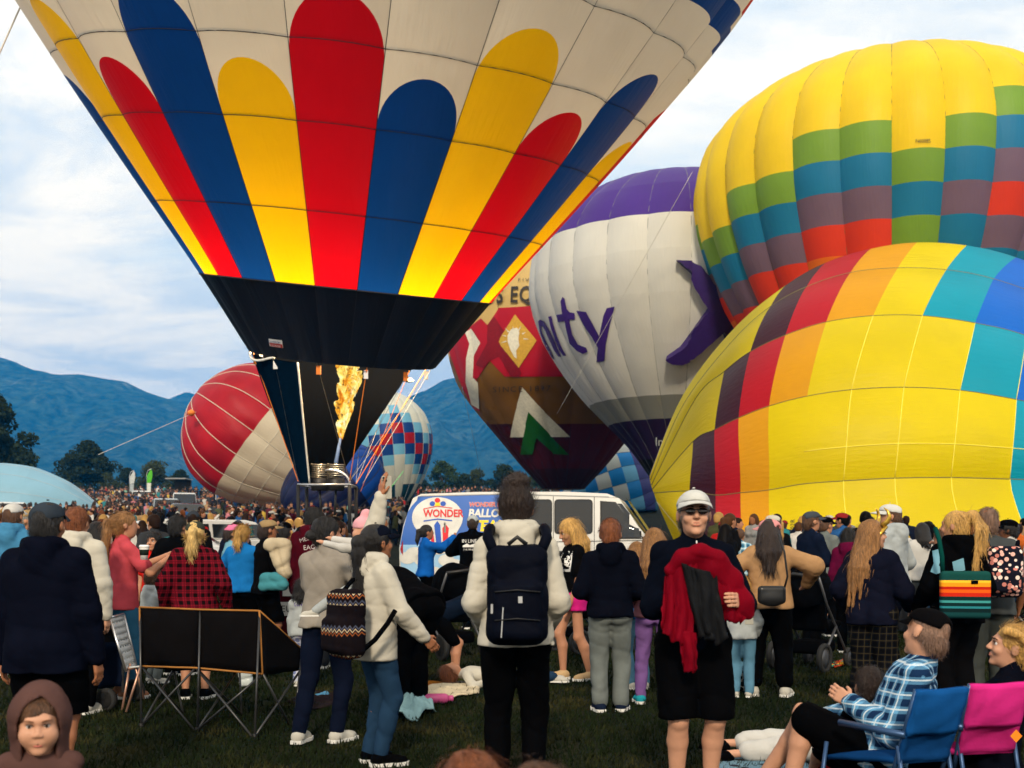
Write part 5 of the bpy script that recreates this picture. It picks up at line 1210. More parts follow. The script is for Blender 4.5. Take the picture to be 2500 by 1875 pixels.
# ---------------------------------------------------------------- patterned cloth
def nodemat(name, rough=.85):
    m = bpy.data.materials.new(name); m.use_nodes = True; t = m.node_tree; p = t.nodes['Principled BSDF']; p.inputs['Roughness'].default_value = rough; p.inputs['Specular IOR Level'].default_value = .04
    tcn = t.nodes.new('ShaderNodeTexCoord'); sp = t.nodes.new('ShaderNodeSeparateXYZ'); t.links.new(tcn.outputs['Object'], sp.inputs[0])
    creases(m, .5)
    def M(op, a, b_=None):
        q = t.nodes.new('ShaderNodeMath'); q.operation = op
        for i, v in enumerate((a, b_)):
            if v is None: continue
            if isinstance(v, (int, float)): q.inputs[i].default_value = v
            else: t.links.new(v, q.inputs[i])
        return q.outputs[0]
    def mix(f, a, b_, mode='MIX'):
        q = t.nodes.new('ShaderNodeMix'); q.data_type = 'RGBA'; q.blend_type = mode; t.links.new(f, q.inputs[0]) if not isinstance(f, (int, float)) else setattr(q.inputs[0], 'default_value', f)
        for s_, v in ((q.inputs[6], a), (q.inputs[7], b_)):
            if isinstance(v, tuple): s_.default_value = (*v, 1)
            else: t.links.new(v, s_)
        return q.outputs[2]
    return m, t, p, tcn, sp, M, mix
def plaid(name, base, c2, line, s, duty=.5):
    m, t, p, tcn, sp, M, mix = nodemat('plaid_' + name); u = M('ADD', sp.outputs[0], M('MULTIPLY', sp.outputs[1], .6))
    fx = M('GREATER_THAN', M('FRACT', M('MULTIPLY', u, s)), duty); fz = M('GREATER_THAN', M('FRACT', M('MULTIPLY', sp.outputs[2], s)), duty)
    f = M('MULTIPLY', M('ADD', fx, fz), .5); col = mix(f, srgb(*base), srgb(*c2))
    lx = M('LESS_THAN', M('FRACT', M('ADD', M('MULTIPLY', u, s), .27)), .1); lz = M('LESS_THAN', M('FRACT', M('ADD', M('MULTIPLY', sp.outputs[2], s), .27)), .1)
    t.links.new(mix(M('MULTIPLY', M('MAXIMUM', lx, lz), .7), col, srgb(*line)), p.inputs['Base Color']); return m
def spots(name, base, cols, s, thr=.42):
    m, t, p, tcn, sp, M, mix = nodemat('print_' + name); v = t.nodes.new('ShaderNodeTexVoronoi'); v.inputs['Scale'].default_value = s; t.links.new(tcn.outputs['Object'], v.inputs[0])
    rp = ramp_node(t, [(i / max(1, len(cols) - 1), srgb(*c)) for i, c in enumerate(cols)]); rp.color_ramp.interpolation = 'CONSTANT'; sc3 = t.nodes.new('ShaderNodeSeparateColor'); t.links.new(v.outputs['Color'], sc3.inputs[0]); t.links.new(sc3.outputs[0], rp.inputs[0])
    t.links.new(mix(M('LESS_THAN', v.outputs['Distance'], thr), srgb(*base), rp.outputs[0]), p.inputs['Base Color']); return m
def bands(name, stops, z0, z1, wob=0.):
    m, t, p, tcn, sp, M, mix = nodemat('bands_' + name); z = sp.outputs[2]
    if wob: z = M('ADD', z, M('MULTIPLY', M('PINGPONG', sp.outputs[0], wob), 1.0))
    f = M('DIVIDE', M('SUBTRACT', z, z0), z1 - z0); rp = ramp_node(t, [(a, srgb(*c)) for a, c in stops]); rp.color_ramp.interpolation = 'CONSTANT'; t.links.new(f, rp.inputs[0]); t.links.new(rp.outputs[0], p.inputs['Base Color']); return m
def tribal(name):
    m, t, p, tcn, sp, M, mix = nodemat('woven_' + name); z = sp.outputs[2]; x = M('ADD', sp.outputs[0], sp.outputs[1])
    zig = M('ADD', M('MULTIPLY', z, 1), M('PINGPONG', x, .022)); f = M('FRACT', M('MULTIPLY', zig, 13)); rp = ramp_node(t, [(0, srgb(20, 14, 18)), (.34, srgb(150, 84, 40)), (.44, srgb(30, 18, 30)), (.62, srgb(190, 172, 140)), (.72, srgb(26, 16, 26)), (.86, srgb(70, 76, 96))]); rp.color_ramp.interpolation = 'CONSTANT'
    t.links.new(f, rp.inputs[0]); row = M('GREATER_THAN', M('FRACT', M('MULTIPLY', z, 5.2)), .62); t.links.new(mix(row, srgb(18, 13, 17), rp.outputs[0]), p.inputs['Base Color']); return m
CL = lambda n, c, **k: cloth(n, c, **k)
navy = CL('navy', (9, 11, 22)); black = CL('black', (5, 5, 7)); offw = CL('off_white', (202, 196, 182), var=.05); white = CL('white', (204, 202, 198), var=.05); denim = CL('denim', (34, 58, 84)); jeansl = CL('pale_denim', (92, 138, 166)); greym = CL('grey_marl', (112, 118, 116)); gshoe = CL('white_shoe', (196, 192, 182), var=.05)
charc = CL('charcoal', (38, 40, 44)); maroon_c = CL('maroon', (70, 10, 24)); tan = CL('tan', (178, 138, 98)); rose = CL('rose', (196, 76, 86)); black2 = CL('black_faded', (10, 9, 11)); crimson_c = CL('crimson_top', (176, 18, 40)); blue_c = CL('blue', (24, 108, 176)); red_c = CL('red', (214, 34, 24))
lblue = CL('light_blue', (120, 170, 190)); khaki = CL('khaki', (160, 134, 96)); teal_s = CL('sea_green', (128, 158, 148)); pinkc = CL('pink_cap', (222, 150, 150)); hot = CL('hot_pink', (226, 40, 140)); lilac = CL('lilac', (132, 96, 160)); mauve = CL('mauve_pink', (160, 104, 112))
turq = CL('turquoise', (40, 160, 178)); linen = CL('blue_linen', (52, 104, 138)); slate = CL('slate', (70, 74, 76)); lgrey = CL('light_grey', (172, 178, 180)); brownc = CL('brown_hood', (92, 66, 62))
def wbvh(o):
    bpy.context.view_layer.update(); bm = bmesh.new(); bm.from_mesh(o.data); bm.transform(o.matrix_world); b = BVHTree.FromBMesh(bm); bm.free(); return b
def print_on(o, body=None, pts=None, m=None, off=.004, name='lettering', **k):
    b = wbvh(o); q = drape(name, text_bm(body, **k) if body else poly_bm(pts), b, off, m, None, 0., 8.); q.data.transform(o.matrix_world.inverted()); q.parent = o; return q

# ---------------------------------------------------------------- named people, nearest first
c_ = Person('small child with brown hood up, face close to the camera', 98, 1676, d=3.65, nostr=1, psi=196, headk=1.45, mouth=.007, hyaw=4, hpitch=-9, lipm=mat('lips_child', srgb(188, 104, 92), .5), browm=mat('brow_child', srgb(128, 88, 62), .9), res=.6).top(brownc, loose=.02).bottom(denim).shoes(gshoe)
c_.body(SK['fair'], face=True).hair(HAIR['brown'], 'short', fringe=True).hoodup(brownc)
Person('child at the bottom edge, only tousled auburn hair top showing', 1150, 1828, d=2.5, psi=8, headk=1.4).top(brownc).bottom(denim).body(SK['fair']).hair(HAIR['auburn'], 'bob', vol=1.5)
Person('child at the bottom edge, only dark brown hair top showing', 1312, 1854, d=2.4, psi=-8, headk=1.4).top(navy).bottom(denim).body(SK['fair']).hair(HAIR['brown'], 'bob', vol=1.3)
# white cap man
mn = Person('man in white cap and sunglasses carrying a crimson jacket', 1692, 1188, d=6.15, psi=184, fat=1.04, shoulder=.094, r=(.045, .135, .665), rpole=(.6, -.5, -1), l=(-.10, .15, .64), lpole=(-.6, -.5, -1), hyaw=-6, hpitch=4, lipm=mat('lips_man', srgb(176, 112, 92), .6), rfine=1, rpalm=(0, -1, 0), rcurl=48, rhdir=(-.9, .35, .15), mouth=.003)
mn.top(CL('midnight', (8, 12, 24)), loose=.014, hem=-.055, collar=.008).bottom(black, .46, loose=.018).shoes(charc).body(SK['fair'], face=True).hair(HAIR['grey'], 'short').cap(CL('white_cap', (208, 208, 204), var=.04), under=black, brim=.095)
g_ = MB()
for q in (1, -1): g_.lathe([(.001, -.002), (.021, -.002), (.023, .0), (.021, .003), (.001, .003)], 14, Matrix.Translation(mn.H(q * .031, .100, .006)) @ Matrix(mn.Rh).to_4x4() @ Matrix.Rotation(R(90), 4, 'X') @ Matrix.Diagonal((1.15, .85, 1, 1)))
sg = g_.build('sunglasses', mat('dark_lens', (.02, .012, .01), .08, spec=.6), mn.root, smooth=True)
MB().tube([mn.H(*p) for p in ((-.082, -.005, .012), (-.074, .06, .012), (-.055, .096, .012), (-.012, .104, .012), (.012, .104, .012), (.055, .096, .012), (.074, .06, .012), (.082, -.005, .012))], .0028, 6).build('frame', mat('frame_black', (.02, .02, .02), .3), sg, smooth=True)
MB().tube([mn.T(.0, .068, .24), mn.T(.0, .062, .27), mn.T(0, .045, .305)], [.004, .004, .004], 6).build('zip', mat('zip_white', (.75, .72, .7), .5), mn.root, smooth=True)
bvc = wbvh(mn.capo); dcap = drape('cap_emblem', poly_bm([(1665 + 12 * math.cos(t), 1199 + 10 * math.sin(t)) for t in np.linspace(0, 6.28, 15)[:-1]]), bvc, .003, mat('emblem_grey', (.12, .13, .13), .7), None, 0, 6); dcap.data.transform(mn.capo.matrix_world.inverted()); dcap.parent = mn.capo
# bun woman
bw = Person('woman with a high bun and white hoodie wearing a black backpack', 1260, 1172, d=6.2, psi=0, fem=True, fat=1.02, headk=1.0, r=(.105, .10, .545), rpole=(.25, -1, -.1), l=(-.105, .10, .545), lpole=(-.25, -1, -.1), hyaw=-4)
bw.top(offw, loose=.018, hem=-.03, hood=True).bottom(black, loose=.008).shoes(black).body(SK['light']).hair(HAIR['dark'], 'bun')
# navy hoodie man, left
nm = Person('broad man in grey cap and dark navy hoodie, seen from behind', 112, 1217, d=6.25, psi=-3, fat=1.22, r=(.16, .03, .44), l=(-.16, .03, .44)).top(CL('dark_navy', (10, 13, 27)), loose=.026, hem=-.09, hood=True, fold=.003).bottom(black, .46, loose=.02).shoes(black).body(SK['tan']).hair(HAIR['black']).cap(CL('slate_cap', (52, 60, 70)))
# white jacket woman with raised phone
wj = Person('woman in navy cap and white fleece jacket raising her phone', 915, 1274, feet=1866, psi=-58, fem=True, fat=1.05, l=(-.05, .05, 1.10), lpole=(-.6, .2, -1), r=(.13, .16, .52), hyaw=10, hpitch=6, lfine=1, lcurl=8, lhdir=(.1, .1, 1), lpalm=(0, 1, 0), rfine=1)
wj.top(offw, loose=.020, hem=-.085, hood=True).bottom(denim, loose=.006).shoes(black).body(SK['tan']).hair(HAIR['black'], 'pony', L=.50, vol=1.35).cap(CL('navy_cap', (12, 16, 30)))
# grey tee woman with toddler
gt = Person('woman in grey T-shirt with dark low bun carrying a toddler', 795, 1254, feet=1808, psi=-22, fem=True, r=(.16, .14, .62), rpole=(1, -.5, -.6), l=(-.02, .2, .62), lpole=(-1, -.6, -.6), hyaw=-28, rf=(.07, -.02, 0), lf=(-.06, -.12, .0))
gt.top(CL('stone_grey', (150, 142, 132)), sleeve=.36, loose=.020, hem=-.02).bottom(CL('ink_jeans', (14, 20, 38)), loose=.006).shoes(gshoe).body(SK['light']).hair(HAIR['black'], 'short', vol=1.2)
bn = Field(gt.H(0, -.1, -.02) - .1, gt.H(0, -.1, -.02) + .1, .01); bn.ell(gt.H(-.01, -.125, -.015), (.05, .042, .042)); bn.folds(.004, 50, 40); bn.build('hair_bun', HAIR['black'], gt.root)
td = Person('toddler in pink bobble hat and white top held by woman in grey', 893, 1252, d=7.45, h=.86, lift=.83, psi=85, headk=1.5, r=(.1, .3, .80), l=(-.25, .36, .78), lpole=(0, 0, -1), pelvis=(0, 0, .45), rf=(.1, .25, .06), lf=(-.16, .5, .10), mitt=1)
td.top(white, loose=.016).bottom(lgrey).shoes(gshoe).body(SK['fair'])
ft = Field(td.H(0, 0, .05) - .16, td.H(0, 0, .05) + .18, .01); ft.ell(td.H(0, -.012, .035), np.array((.092, .112, .1)) * td.hs, td.Rh); ft.plane(td.H(0, 0, .01), td.Rh @ np.array([0, .2, -1.])); ft.ell(td.H(0, -.02, .15), np.array((.05, .05, .045)) * td.hs); ft.folds(.005, 70, 70); ft.build('knit_hat', CL('pink_knit', (232, 168, 178)), td.root)
# pink T-shirt woman
pk = Person('blonde ponytail woman in rose T-shirt and blue trousers holding a cup', 300, 1242, feet=1704, psi=-52, fem=True, fat=1.0, r=(.08, .20, .72), rpole=(1, -.7, -1), l=(-.02, .24, .74), lpole=(-1, -.5, -1), hyaw=-12)
pk.top(rose, sleeve=.34, loose=.016, hem=-.05).bottom(linen, .93, loose=.008).shoes(CL('tan_sandal', (150, 104, 78))).body(SK['light']).hair(HAIR['light'], 'pony', L=.24)
# plaid shirt woman
pl = Person('woman in grey cap and red plaid shirt behind the double chair', 476, 1266, feet=1706, psi=4, fem=True, fat=1.18, r=(.17, .04, .50), l=(-.17, .04, .50)).top(plaid('red_black', (16, 6, 8), (112, 16, 32), (60, 8, 16), 15), loose=.024, hem=-.10, hood=False).bottom(black, .3).shoes(black).body(SK['light']).hair(HAIR['pale'], 'pony', L=.13).cap(CL('moss_cap', (62, 66, 58)))
# boy and girls in the centre
bo = Person('boy in navy hoodie and grey sweatpants standing before the van', 1490, 1260, feet=1738, psi=-4, headk=1.08, r=(.10, .12, .58), l=(-.10, .12, .58), rf=(.055, .03, 0)).top(navy, loose=.022, hem=-.03, hood=True).bottom(greym, loose=.013).shoes(CL('navy_shoe', (26, 36, 58))).body(SK['light']).hair(HAIR['auburn'], 'short')
pgirl = Person('blonde girl in black T-shirt and hot pink shorts looking down', 1400, 1260, feet=1660, psi=104, fem=True, headk=1.06, hpitch=-22, hyaw=6, rf=(.05, .05, 0), lf=(-.05, -.09, .0), r=(.09, .05, .47), l=(-.09, .05, .47)).top(black2, sleeve=.34, loose=.018, hem=-.02).bottom(hot, .16, loose=.014, name='shorts').shoes(CL('sandal', (196, 164, 122))).body(SK['light'], face=True).hair(HAIR['blond'], 'long', L=.17, fringe=True)
print_on(pgirl.topo, pts=[(1368, 1345), (1398, 1345), (1392, 1396), (1370, 1396)], m=mat('print_white', (.7, .68, .66), .7), name='shirt_print'); print_on(pgirl.topo, pts=[(1372, 1350), (1394, 1350), (1389, 1391), (1374, 1391)], m=black2, off=.007, name='shirt_print'); print_on(pgirl.topo, pts=[(1376, 1360), (1386, 1354), (1390, 1372), (1384, 1388), (1377, 1386)], m=mat('print_white', (.7, .68, .66), .7), off=.010, name='shirt_print')
Person('girl with long light hair in mauve jacket and lilac leggings', 1598, 1284, feet=1722, psi=-8, fem=True, headk=1.12, rf=(.07, -.04, 0), lf=(-.08, .06, 0), r=(.10, .12, .60), l=(-.11, .1, .56)).top(mauve, loose=.02, hem=-.02).bottom(lilac, loose=.006).shoes(turq).body(SK['light']).hair(HAIR['light'], 'long', L=.34)
Person('girl in blue jacket and jeans half hidden behind lilac leggings girl', 1556, 1318, d=10.6, psi=20, fem=True, headk=1.1).top(blue_c, loose=.02).bottom(jeansl, loose=.01).shoes(gshoe).body(SK['light']).hair(HAIR['light'], 'long', L=.2)
# tan sweater
tn = Person('woman in pink cap and tan sweater with a black crossbody bag', 1878, 1262, feet=1700, psi=-14, fem=True, fat=1.1, r=(.20, .10, .62), rpole=(1.2, -.6, .1), l=(-.16, .08, .58), lpole=(-1, -.5, 0), rf=(.085, 0, 0), lf=(-.085, .0, 0))
tn.top(tan, loose=.03, hem=-.03, fold=.004).bottom(black, .92, loose=.018).shoes(gshoe).body(SK['light']).hair(HAIR['dark'], 'long', L=.30, vol=1.1).cap(pinkc, yaw=50)
Person('girl in pale sweater and light jeans beside crimson jacket man', 1812, 1400, feet=1702, psi=-12, fem=True, headk=1.15, r=(.12, .1, .5)).top(lgrey, loose=.02).bottom(jeansl, loose=.012).shoes(gshoe).body(SK['fair']).hair(HAIR['blond'], 'long', L=.2)
# right side
hl = Person('woman with waist-long brown hair, golden horned headband and navy jacket', 2128, 1262, feet=1748, psi=-38, fem=True, hyaw=-46, r=(.14, .14, .54), l=(-.14, .08, .52)).top(CL('navy_jacket', (18, 20, 36)), loose=.028, hem=-.06, hood=False, collar=.01).bottom(plaid('dark_tartan', (10, 11, 15), (24, 23, 27), (66, 58, 38), 17, .55), loose=.026).shoes(black).body(SK['fair'], face=True).hair(HAIR['light'], 'long', L=.52, vol=1.1)
dr = Person('woman with blond dreadlocks in black hoodie carrying a striped bag', 2336, 1240, d=8.9, psi=14, fem=True, fat=1.12, hyaw=34, r=(.13, .1, .52), l=(-.14, .1, .52)).top(black, loose=.026, hem=-.06, hood=True).bottom(black2, loose=.02).shoes(black).body(SK['light']).hair(HAIR['blond'], 'dread', L=.30)
print_on(dr.topo, pts=[(2277, 1345), (2294, 1340), (2300, 1358), (2292, 1380), (2302, 1396), (2286, 1402), (2272, 1396), (2280, 1376)], m=lblue, name='jumper_print'); print_on(dr.topo, pts=[(2325, 1372), (2352, 1362), (2356, 1392), (2330, 1400)], m=lblue, name='jumper_print')
bd = Person('shaven-headed man in grey T-shirt with a floral backpack', 2412, 1230, d=9.3, psi=-16, fat=1.1, r=(.15, .08, .5), l=(-.15, .1, .5)).top(slate, sleeve=.4, loose=.02, hem=-.05).bottom(CL('grey_trousers', (64, 68, 66)), loose=.016).shoes(black).body(SK['tan']).hair(hairm('stubble', (120, 92, 76)), 'short', vol=.2)
gh = Person('man in white cap, pale hoodie and navy shorts shading his view', 2178, 1226, d=12.2, psi=48, hyaw=30, fat=1.05, r=(.14, .1, .55)).top(lgrey, loose=.024, hem=-.04, hood=True).bottom(navy, .42, loose=.018).shoes(gshoe).body(SK['light']).hair(HAIR['brown']).cap(CL('white_cap', (208, 208, 204), var=.04))
# gold horn headband
fh = Field(hl.H(0, 0, 0) - .2, hl.H(0, 0, .05) + .24, .008); gold = mat('gold_plastic', srgb(196, 156, 60), .25, metal=.6)
MB().tube([hl.H(.06, .055, .07), hl.H(.085, .085, .10), hl.H(.10, .10, .145), hl.H(.09, .085, .19), hl.H(.075, .06, .215)], [.024, .021, .017, .011, .003], 10).build('horn', gold, hl.root, smooth=True)
MB().tube([hl.H(-.06, .055, .07), hl.H(-.085, .085, .10), hl.H(-.10, .10, .145), hl.H(-.09, .085, .19), hl.H(-.075, .06, .215)], [.024, .021, .017, .011, .003], 10).build('horn', gold, hl.root, smooth=True)
MB().tube([hl.H(*p) for p in ((.083, .0, -.045), (.084, .03, .01), (.06, .085, .06), (0, .100, .072), (-.06, .085, .06), (-.084, .03, .01), (-.083, .0, -.045))], [.012, .018, .017, .014, .017, .018, .012], 8).build('headband', gold, hl.root, smooth=True)
MB().tube([hl.H(*p) for p in ((.08, .0, .01), (.07, .06, .012), (.045, .095, .008), (0, .104, .012), (-.045, .095, .008))], .0035, 6).build('glasses', mat('frame_black', (.02, .02, .02), .3), hl.root, smooth=True)
# seated pair and the child between them
sm_ = Person('seated man in black cap and blue plaid shirt on a blue chair', 2272, 1540, d=5.95, h=1.84, psi=70, fat=1.05, pelvis=(0, .15, .165), lean=-24, hyaw=-42, hpitch=-14, l=(-.05, .22, .32), lpole=(-.5, -.4, -1), r=(.12, .30, .25), rpole=(.4, -.3, -1), rf=(.08, .50, .0), lf=(-.06, .40, 0), rfpole=(0, .3, 1), lfpole=(0, .3, 1), hipflat=1, lfine=1)
sm_.top(plaid('blue_white', (18, 40, 72), (96, 150, 190), (210, 220, 224), 13), loose=.022, hem=-.03, collar=.006).bottom(black, .44, loose=.016).shoes(black).body(SK['fair']).hair(hairm('stubble', (120, 92, 76)), 'short', vol=.2).cap(black2, brim=.06)
bl_ = Person('seated blonde woman with braided bun on a pink chair', 2425, 1552, d=5.95, h=1.66, psi=58, fem=True, pelvis=(0, 0, .16), lean=-10, hyaw=16, r=(.1, .25, .25), l=(-.1, .28, .26), rf=(.06, .44, 0), lf=(-.06, .44, 0), rfpole=(0, .3, 1), lfpole=(0, .3, 1), hipflat=1)
bl_.top(navy, loose=.016, hem=-.03).bottom(black, loose=.01).shoes(black).body(SK['fair'], face=True).hair(HAIR['blond'], 'pony', L=.02, vol=.9)
fb = Field(bl_.H(0, -.06, -.02) - .17, bl_.H(0, -.06, 0) + .17, .008)
for t in np.linspace(0, 1, 12): fb.ell(bl_.H(-.085 + .012 * math.sin(t * 20) - .01 * math.sin(t * 3.1), .05 - .17 * t, .085 - .10 * t * t), np.array((.022, .024, .024)) * bl_.hs, None, .006)
fb.ell(bl_.H(-.02, -.125, -.05), np.array((.055, .05, .05)) * bl_.hs, None, .01)
for t in np.linspace(0, 6.28, 9): fb.ell(bl_.H(-.02 + .03 * math.cos(t), -.155, -.05 + .03 * math.sin(t)), np.array((.02, .02, .02)) * bl_.hs, None, .006)
fb.folds(.003, 80, 60); fb.build('braid', HAIR['blond'], bl_.root)
Person('dark haired child sitting between the standing tartan trousers and seated man', 2118, 1652, d=6.3, h=1.22, psi=12, headk=1.25, pelvis=(0, 0, .14), lean=-4, hyaw=-12, rf=(.12, .35, 0), lf=(-.12, .35, 0), rfpole=(.5, .2, 1), lfpole=(-.5, .2, 1), hipflat=1, r=(.1, .25, .3), l=(-.1, .25, .3)).top(black).bottom(black, .45).shoes(black).body(SK['fair']).hair(HAIR['dark'], 'short', vol=1.3)
ly = Person('person lying on the blue blanket, legs in black socks', 2012, 1800, d=7.3, h=1.38, psi=86, pelvis=(0, 0, .085), lean=-84, hipflat=1, rf=(.06, .52, .03), lf=(-.08, .50, .0), rfpole=(0, .2, 1), lfpole=(0, .2, 1), r=(.2, -.1, .05), l=(-.2, -.1, .05)).top(black).bottom(white, .78, loose=.02).shoes(black, sole=None).body(SK['fair']).hair(HAIR['brown'])
# middle distance, left to right
Person('white capped man in bright blue hoodie near the photo edge', 30, 1224, d=11.6, psi=-6).top(CL('sky_hoodie', (70, 134, 176)), loose=.024, hood=True).bottom(navy).shoes(black).body(SK['light']).hair(HAIR['brown']).cap(white)
Person('man in beige cap in profile behind the blue hoodie', 64, 1240, d=13, psi=-82).top(khaki, loose=.02).bottom(denim).shoes(black).body(SK['light']).hair(HAIR['grey']).cap(khaki)
Person('teenager with curly auburn hair in white hoodie', 186, 1232, d=9.2, psi=-4).top(offw, loose=.024, hood=True, hem=-.05).bottom(black).shoes(gshoe).body(SK['fair']).hair(HAIR['auburn'], 'short', vol=1.6)
Person('woman with long dark hair and pale green sweatshirt', 236, 1268, d=11.2, psi=-16, fem=True).top(teal_s, loose=.022).bottom(black).shoes(black).body(SK['light']).hair(HAIR['black'], 'long', L=.34)
Person('boy in red T-shirt smiling toward the camera', 378, 1296, d=14, psi=168, headk=1.1).top(red_c, sleeve=.36, loose=.02).bottom(navy).shoes(black).body(SK['light'], face=True).hair(HAIR['black'])
Person('small child in grey hoodie reaching up beside the rose shirt', 374, 1382, d=11, psi=-40, headk=1.3, r=(.2, .2, .7), mitt=1).top(lgrey, loose=.03, hood=True, hem=-.08).bottom(greym).shoes(gshoe).body(SK['fair']).hair(HAIR['brown'])
Person('person in loose black sweater beside the plaid shirt woman', 432, 1252, d=11.6, psi=-22, fat=1.15, l=(-.1, .16, .62), lpole=(-1.2, -.4, 0)).top(black, loose=.034).bottom(black).shoes(black).body(SK['light']).hair(HAIR['black'])
Person('blonde woman in cobalt blue T-shirt and black leggings', 592, 1278, d=13, psi=-12, fem=True, fat=1.15, r=(.1, .15, .62), rpole=(1, -.5, -.5), l=(-.1, .18, .62), lpole=(-1, -.4, -.5)).top(CL('cobalt', (28, 116, 190)), sleeve=.3, loose=.02, hem=-.03).bottom(black, loose=.006).shoes(black).body(SK['fair']).hair(HAIR['blond'], 'pony', L=.10)
Person('woman in pink cap and pale blue top behind cobalt shirt', 563, 1276, d=13.6, psi=-64, fem=True).top(lblue, sleeve=.8).bottom(black).shoes(black).body(SK['light']).hair(HAIR['dark']).cap(CL('candy_pink', (226, 120, 160)))
tw = Person('man in beige cap and black T-shirt carrying a rolled towel', 650, 1264, d=12.4, psi=-58, r=(.12, .18, .6), l=(-.04, .2, .6)).top(black2, sleeve=.4, loose=.02).bottom(black, .42, loose=.016).shoes(gshoe).body(SK['tan']).hair(HAIR['dark']).cap(khaki, yaw=10)
c50 = Person('man in crimson jersey with black and white cap', 693, 1270, d=13.6, psi=-12, fat=1.1).top(crimson_c, sleeve=.42, loose=.022).bottom(greym).shoes(black).body(SK['tan']).hair(HAIR['black']).cap(black, bm=white)
print_on(c50.topo, '50', m=mat('print_white', (.7, .68, .66), .7), x=676, y=1330, size=24, bold=.03)
mh = Person('dark haired person in maroon hoodie and grey joggers', 765, 1232, feet=1632, psi=-12, fat=1.08).top(maroon_c, loose=.026, hood=True, hem=-.05).bottom(charc, loose=.018).shoes(greym).body(SK['brown']).hair(HAIR['black'], 'short', vol=1.3)
print_on(mh.topo, 'EAGLES', m=mat('print_grey', (.5, .45, .45), .7), x=741, y=1343, size=17, rot=-5, sx=.9); print_on(mh.topo, 'MESA', m=mat('print_grey', (.5, .45, .45), .7), x=733, y=1325, size=14, rot=-18, sx=1.0)
lv = Person('small child in pale top and floral leggings behind double chair', 738, 1408, d=10.8, psi=-10, headk=1.3, fem=True, mitt=1).top(lgrey, loose=.02).bottom(spots('floral_pale', (180, 184, 200), [(110, 120, 160), (150, 120, 160), (90, 110, 150)], 26, .5), loose=.008).shoes(gshoe).body(SK['tan']).hair(HAIR['black'], 'bob')
print_on(lv.topo, 'LOVE', m=mat('print_violet', srgb(90, 60, 150), .7), x=719, y=1480, size=13, sx=.8)
Person('person in black bending forward beside the stroller', 1000, 1360, d=9.6, h=1.72, psi=42, fem=True, lean=62, pelvis=(0, -.08, .50), fat=1.2, headk=1., r=(.1, .5, .42), l=(-.1, .5, .42), hpitch=-20).top(black, loose=.03).bottom(black, loose=.02).shoes(black).body(SK['light']).hair(HAIR['brown'], 'short')
sel = Person('girl in bright blue track jacket taking a photo with her phone', 1040, 1278, d=17, psi=-72, fem=True, r=(.05, .26, .86), rpole=(.6, -.3, -1), l=(-.04, .26, .84), lpole=(-.6, -.3, -1)).top(CL('track_blue', (20, 92, 178)), loose=.02).bottom(black).shoes(black).body(SK['tan']).hair(HAIR['black'], 'pony', L=.16)
il = Person('man in grey cap and black hoodie with white back print', 1154, 1254, d=16.6, psi=-4, fat=1.1, l=(-.1, .18, .66), lpole=(-1, -.5, -.4), r=(.1, .18, .66), rpole=(1, -.5, -.4)).top(black, loose=.022).bottom(black).shoes(black).body(SK['light']).hair(HAIR['dark']).cap(lgrey)
print_on(il.topo, 'IN LINE', m=mat('print_white', (.7, .68, .66), .7), off=.006, x=1128, y=1325, size=12, sx=.9); print_on(il.topo, pts=[(1130, 1332), (1140, 1327), (1147, 1331), (1158, 1327), (1166, 1333), (1166, 1336), (1130, 1336)], m=mat('print_white', (.7, .68, .66), .7), off=.006, name='back_print'); print_on(il.topo, '719.799.6831', m=mat('print_white', (.7, .68, .66), .7), off=.006, x=1131, y=1344, size=6.5, sx=.95)
Person('blond boy in dark T-shirt bending down over the blanket', 1112, 1470, feet=1664, h=1.42, psi=-82, headk=1.1, lean=66, pelvis=(0, -.12, .47), hpitch=12, r=(.06, .46, .22), l=(-.05, .46, .22), rfpole=(0, 1, 0), lfpole=(0, 1, 0)).top(CL('dark_teal_tee', (14, 24, 40)), sleeve=.38, loose=.018).bottom(black, .4, loose=.018).shoes(CL('lime_shoe', (200, 210, 90))).body(SK['light'], face=True).hair(HAIR['pale'], 'short', fringe=True)
Person('child lying on the blanket, light brown hair spread on the grass', 1215, 1640, d=10.9, h=1.2, psi=-84, headk=1.15, pelvis=(0, -.0, .075), lean=-86, hipflat=1, rf=(.06, .5, .02), lf=(-.06, .5, .02), r=(.15, -.1, .05), l=(-.15, -.1, .05)).top(offw).bottom(denim).shoes(gshoe).body(SK['light']).hair(HAIR['auburn'], 'bob', vol=1.3)
Person('man in grey cap and navy long sleeve shirt holding a phone', 1978, 1244, d=14, psi=-74, fat=1.1, r=(.06, .2, .62), l=(-.04, .2, .62)).top(CL('navy_tee', (18, 26, 46)), loose=.018).bottom(black).shoes(black).body(SK['light']).hair(HAIR['brown']).cap(CL('steel_cap', (66, 72, 80)))
Person('man in black cap and grey shirt behind navy sleeve man', 2014, 1258, d=15.6, psi=-60).top(greym, sleeve=.4, loose=.022).bottom(black).shoes(black).body(SK['light']).hair(HAIR['brown']).cap(black)
Person('man in pale blue plaid shirt before the yellow balloon', 1806, 1288, d=18, psi=-30).top(plaid('pale_blue', (40, 90, 120), (150, 190, 206), (220, 226, 226), 10), loose=.02).bottom(denim).shoes(black).body(SK['light']).hair(HAIR['brown'])
Person('man in white visor cap behind the pink cap woman', 1890, 1254, d=16.5, psi=70).top(navy, loose=.02).bottom(black).shoes(black).body(SK['light']).hair(HAIR['brown']).cap(offw, bm=black)
Person('woman in plum jacket with white hood and dark hair', 2072, 1284, d=13.6, psi=-30, fem=True).top(CL('plum', (96, 14, 52)), loose=.024, hood=True).bottom(black).shoes(black).body(SK['light']).hair(HAIR['black'], 'bob')
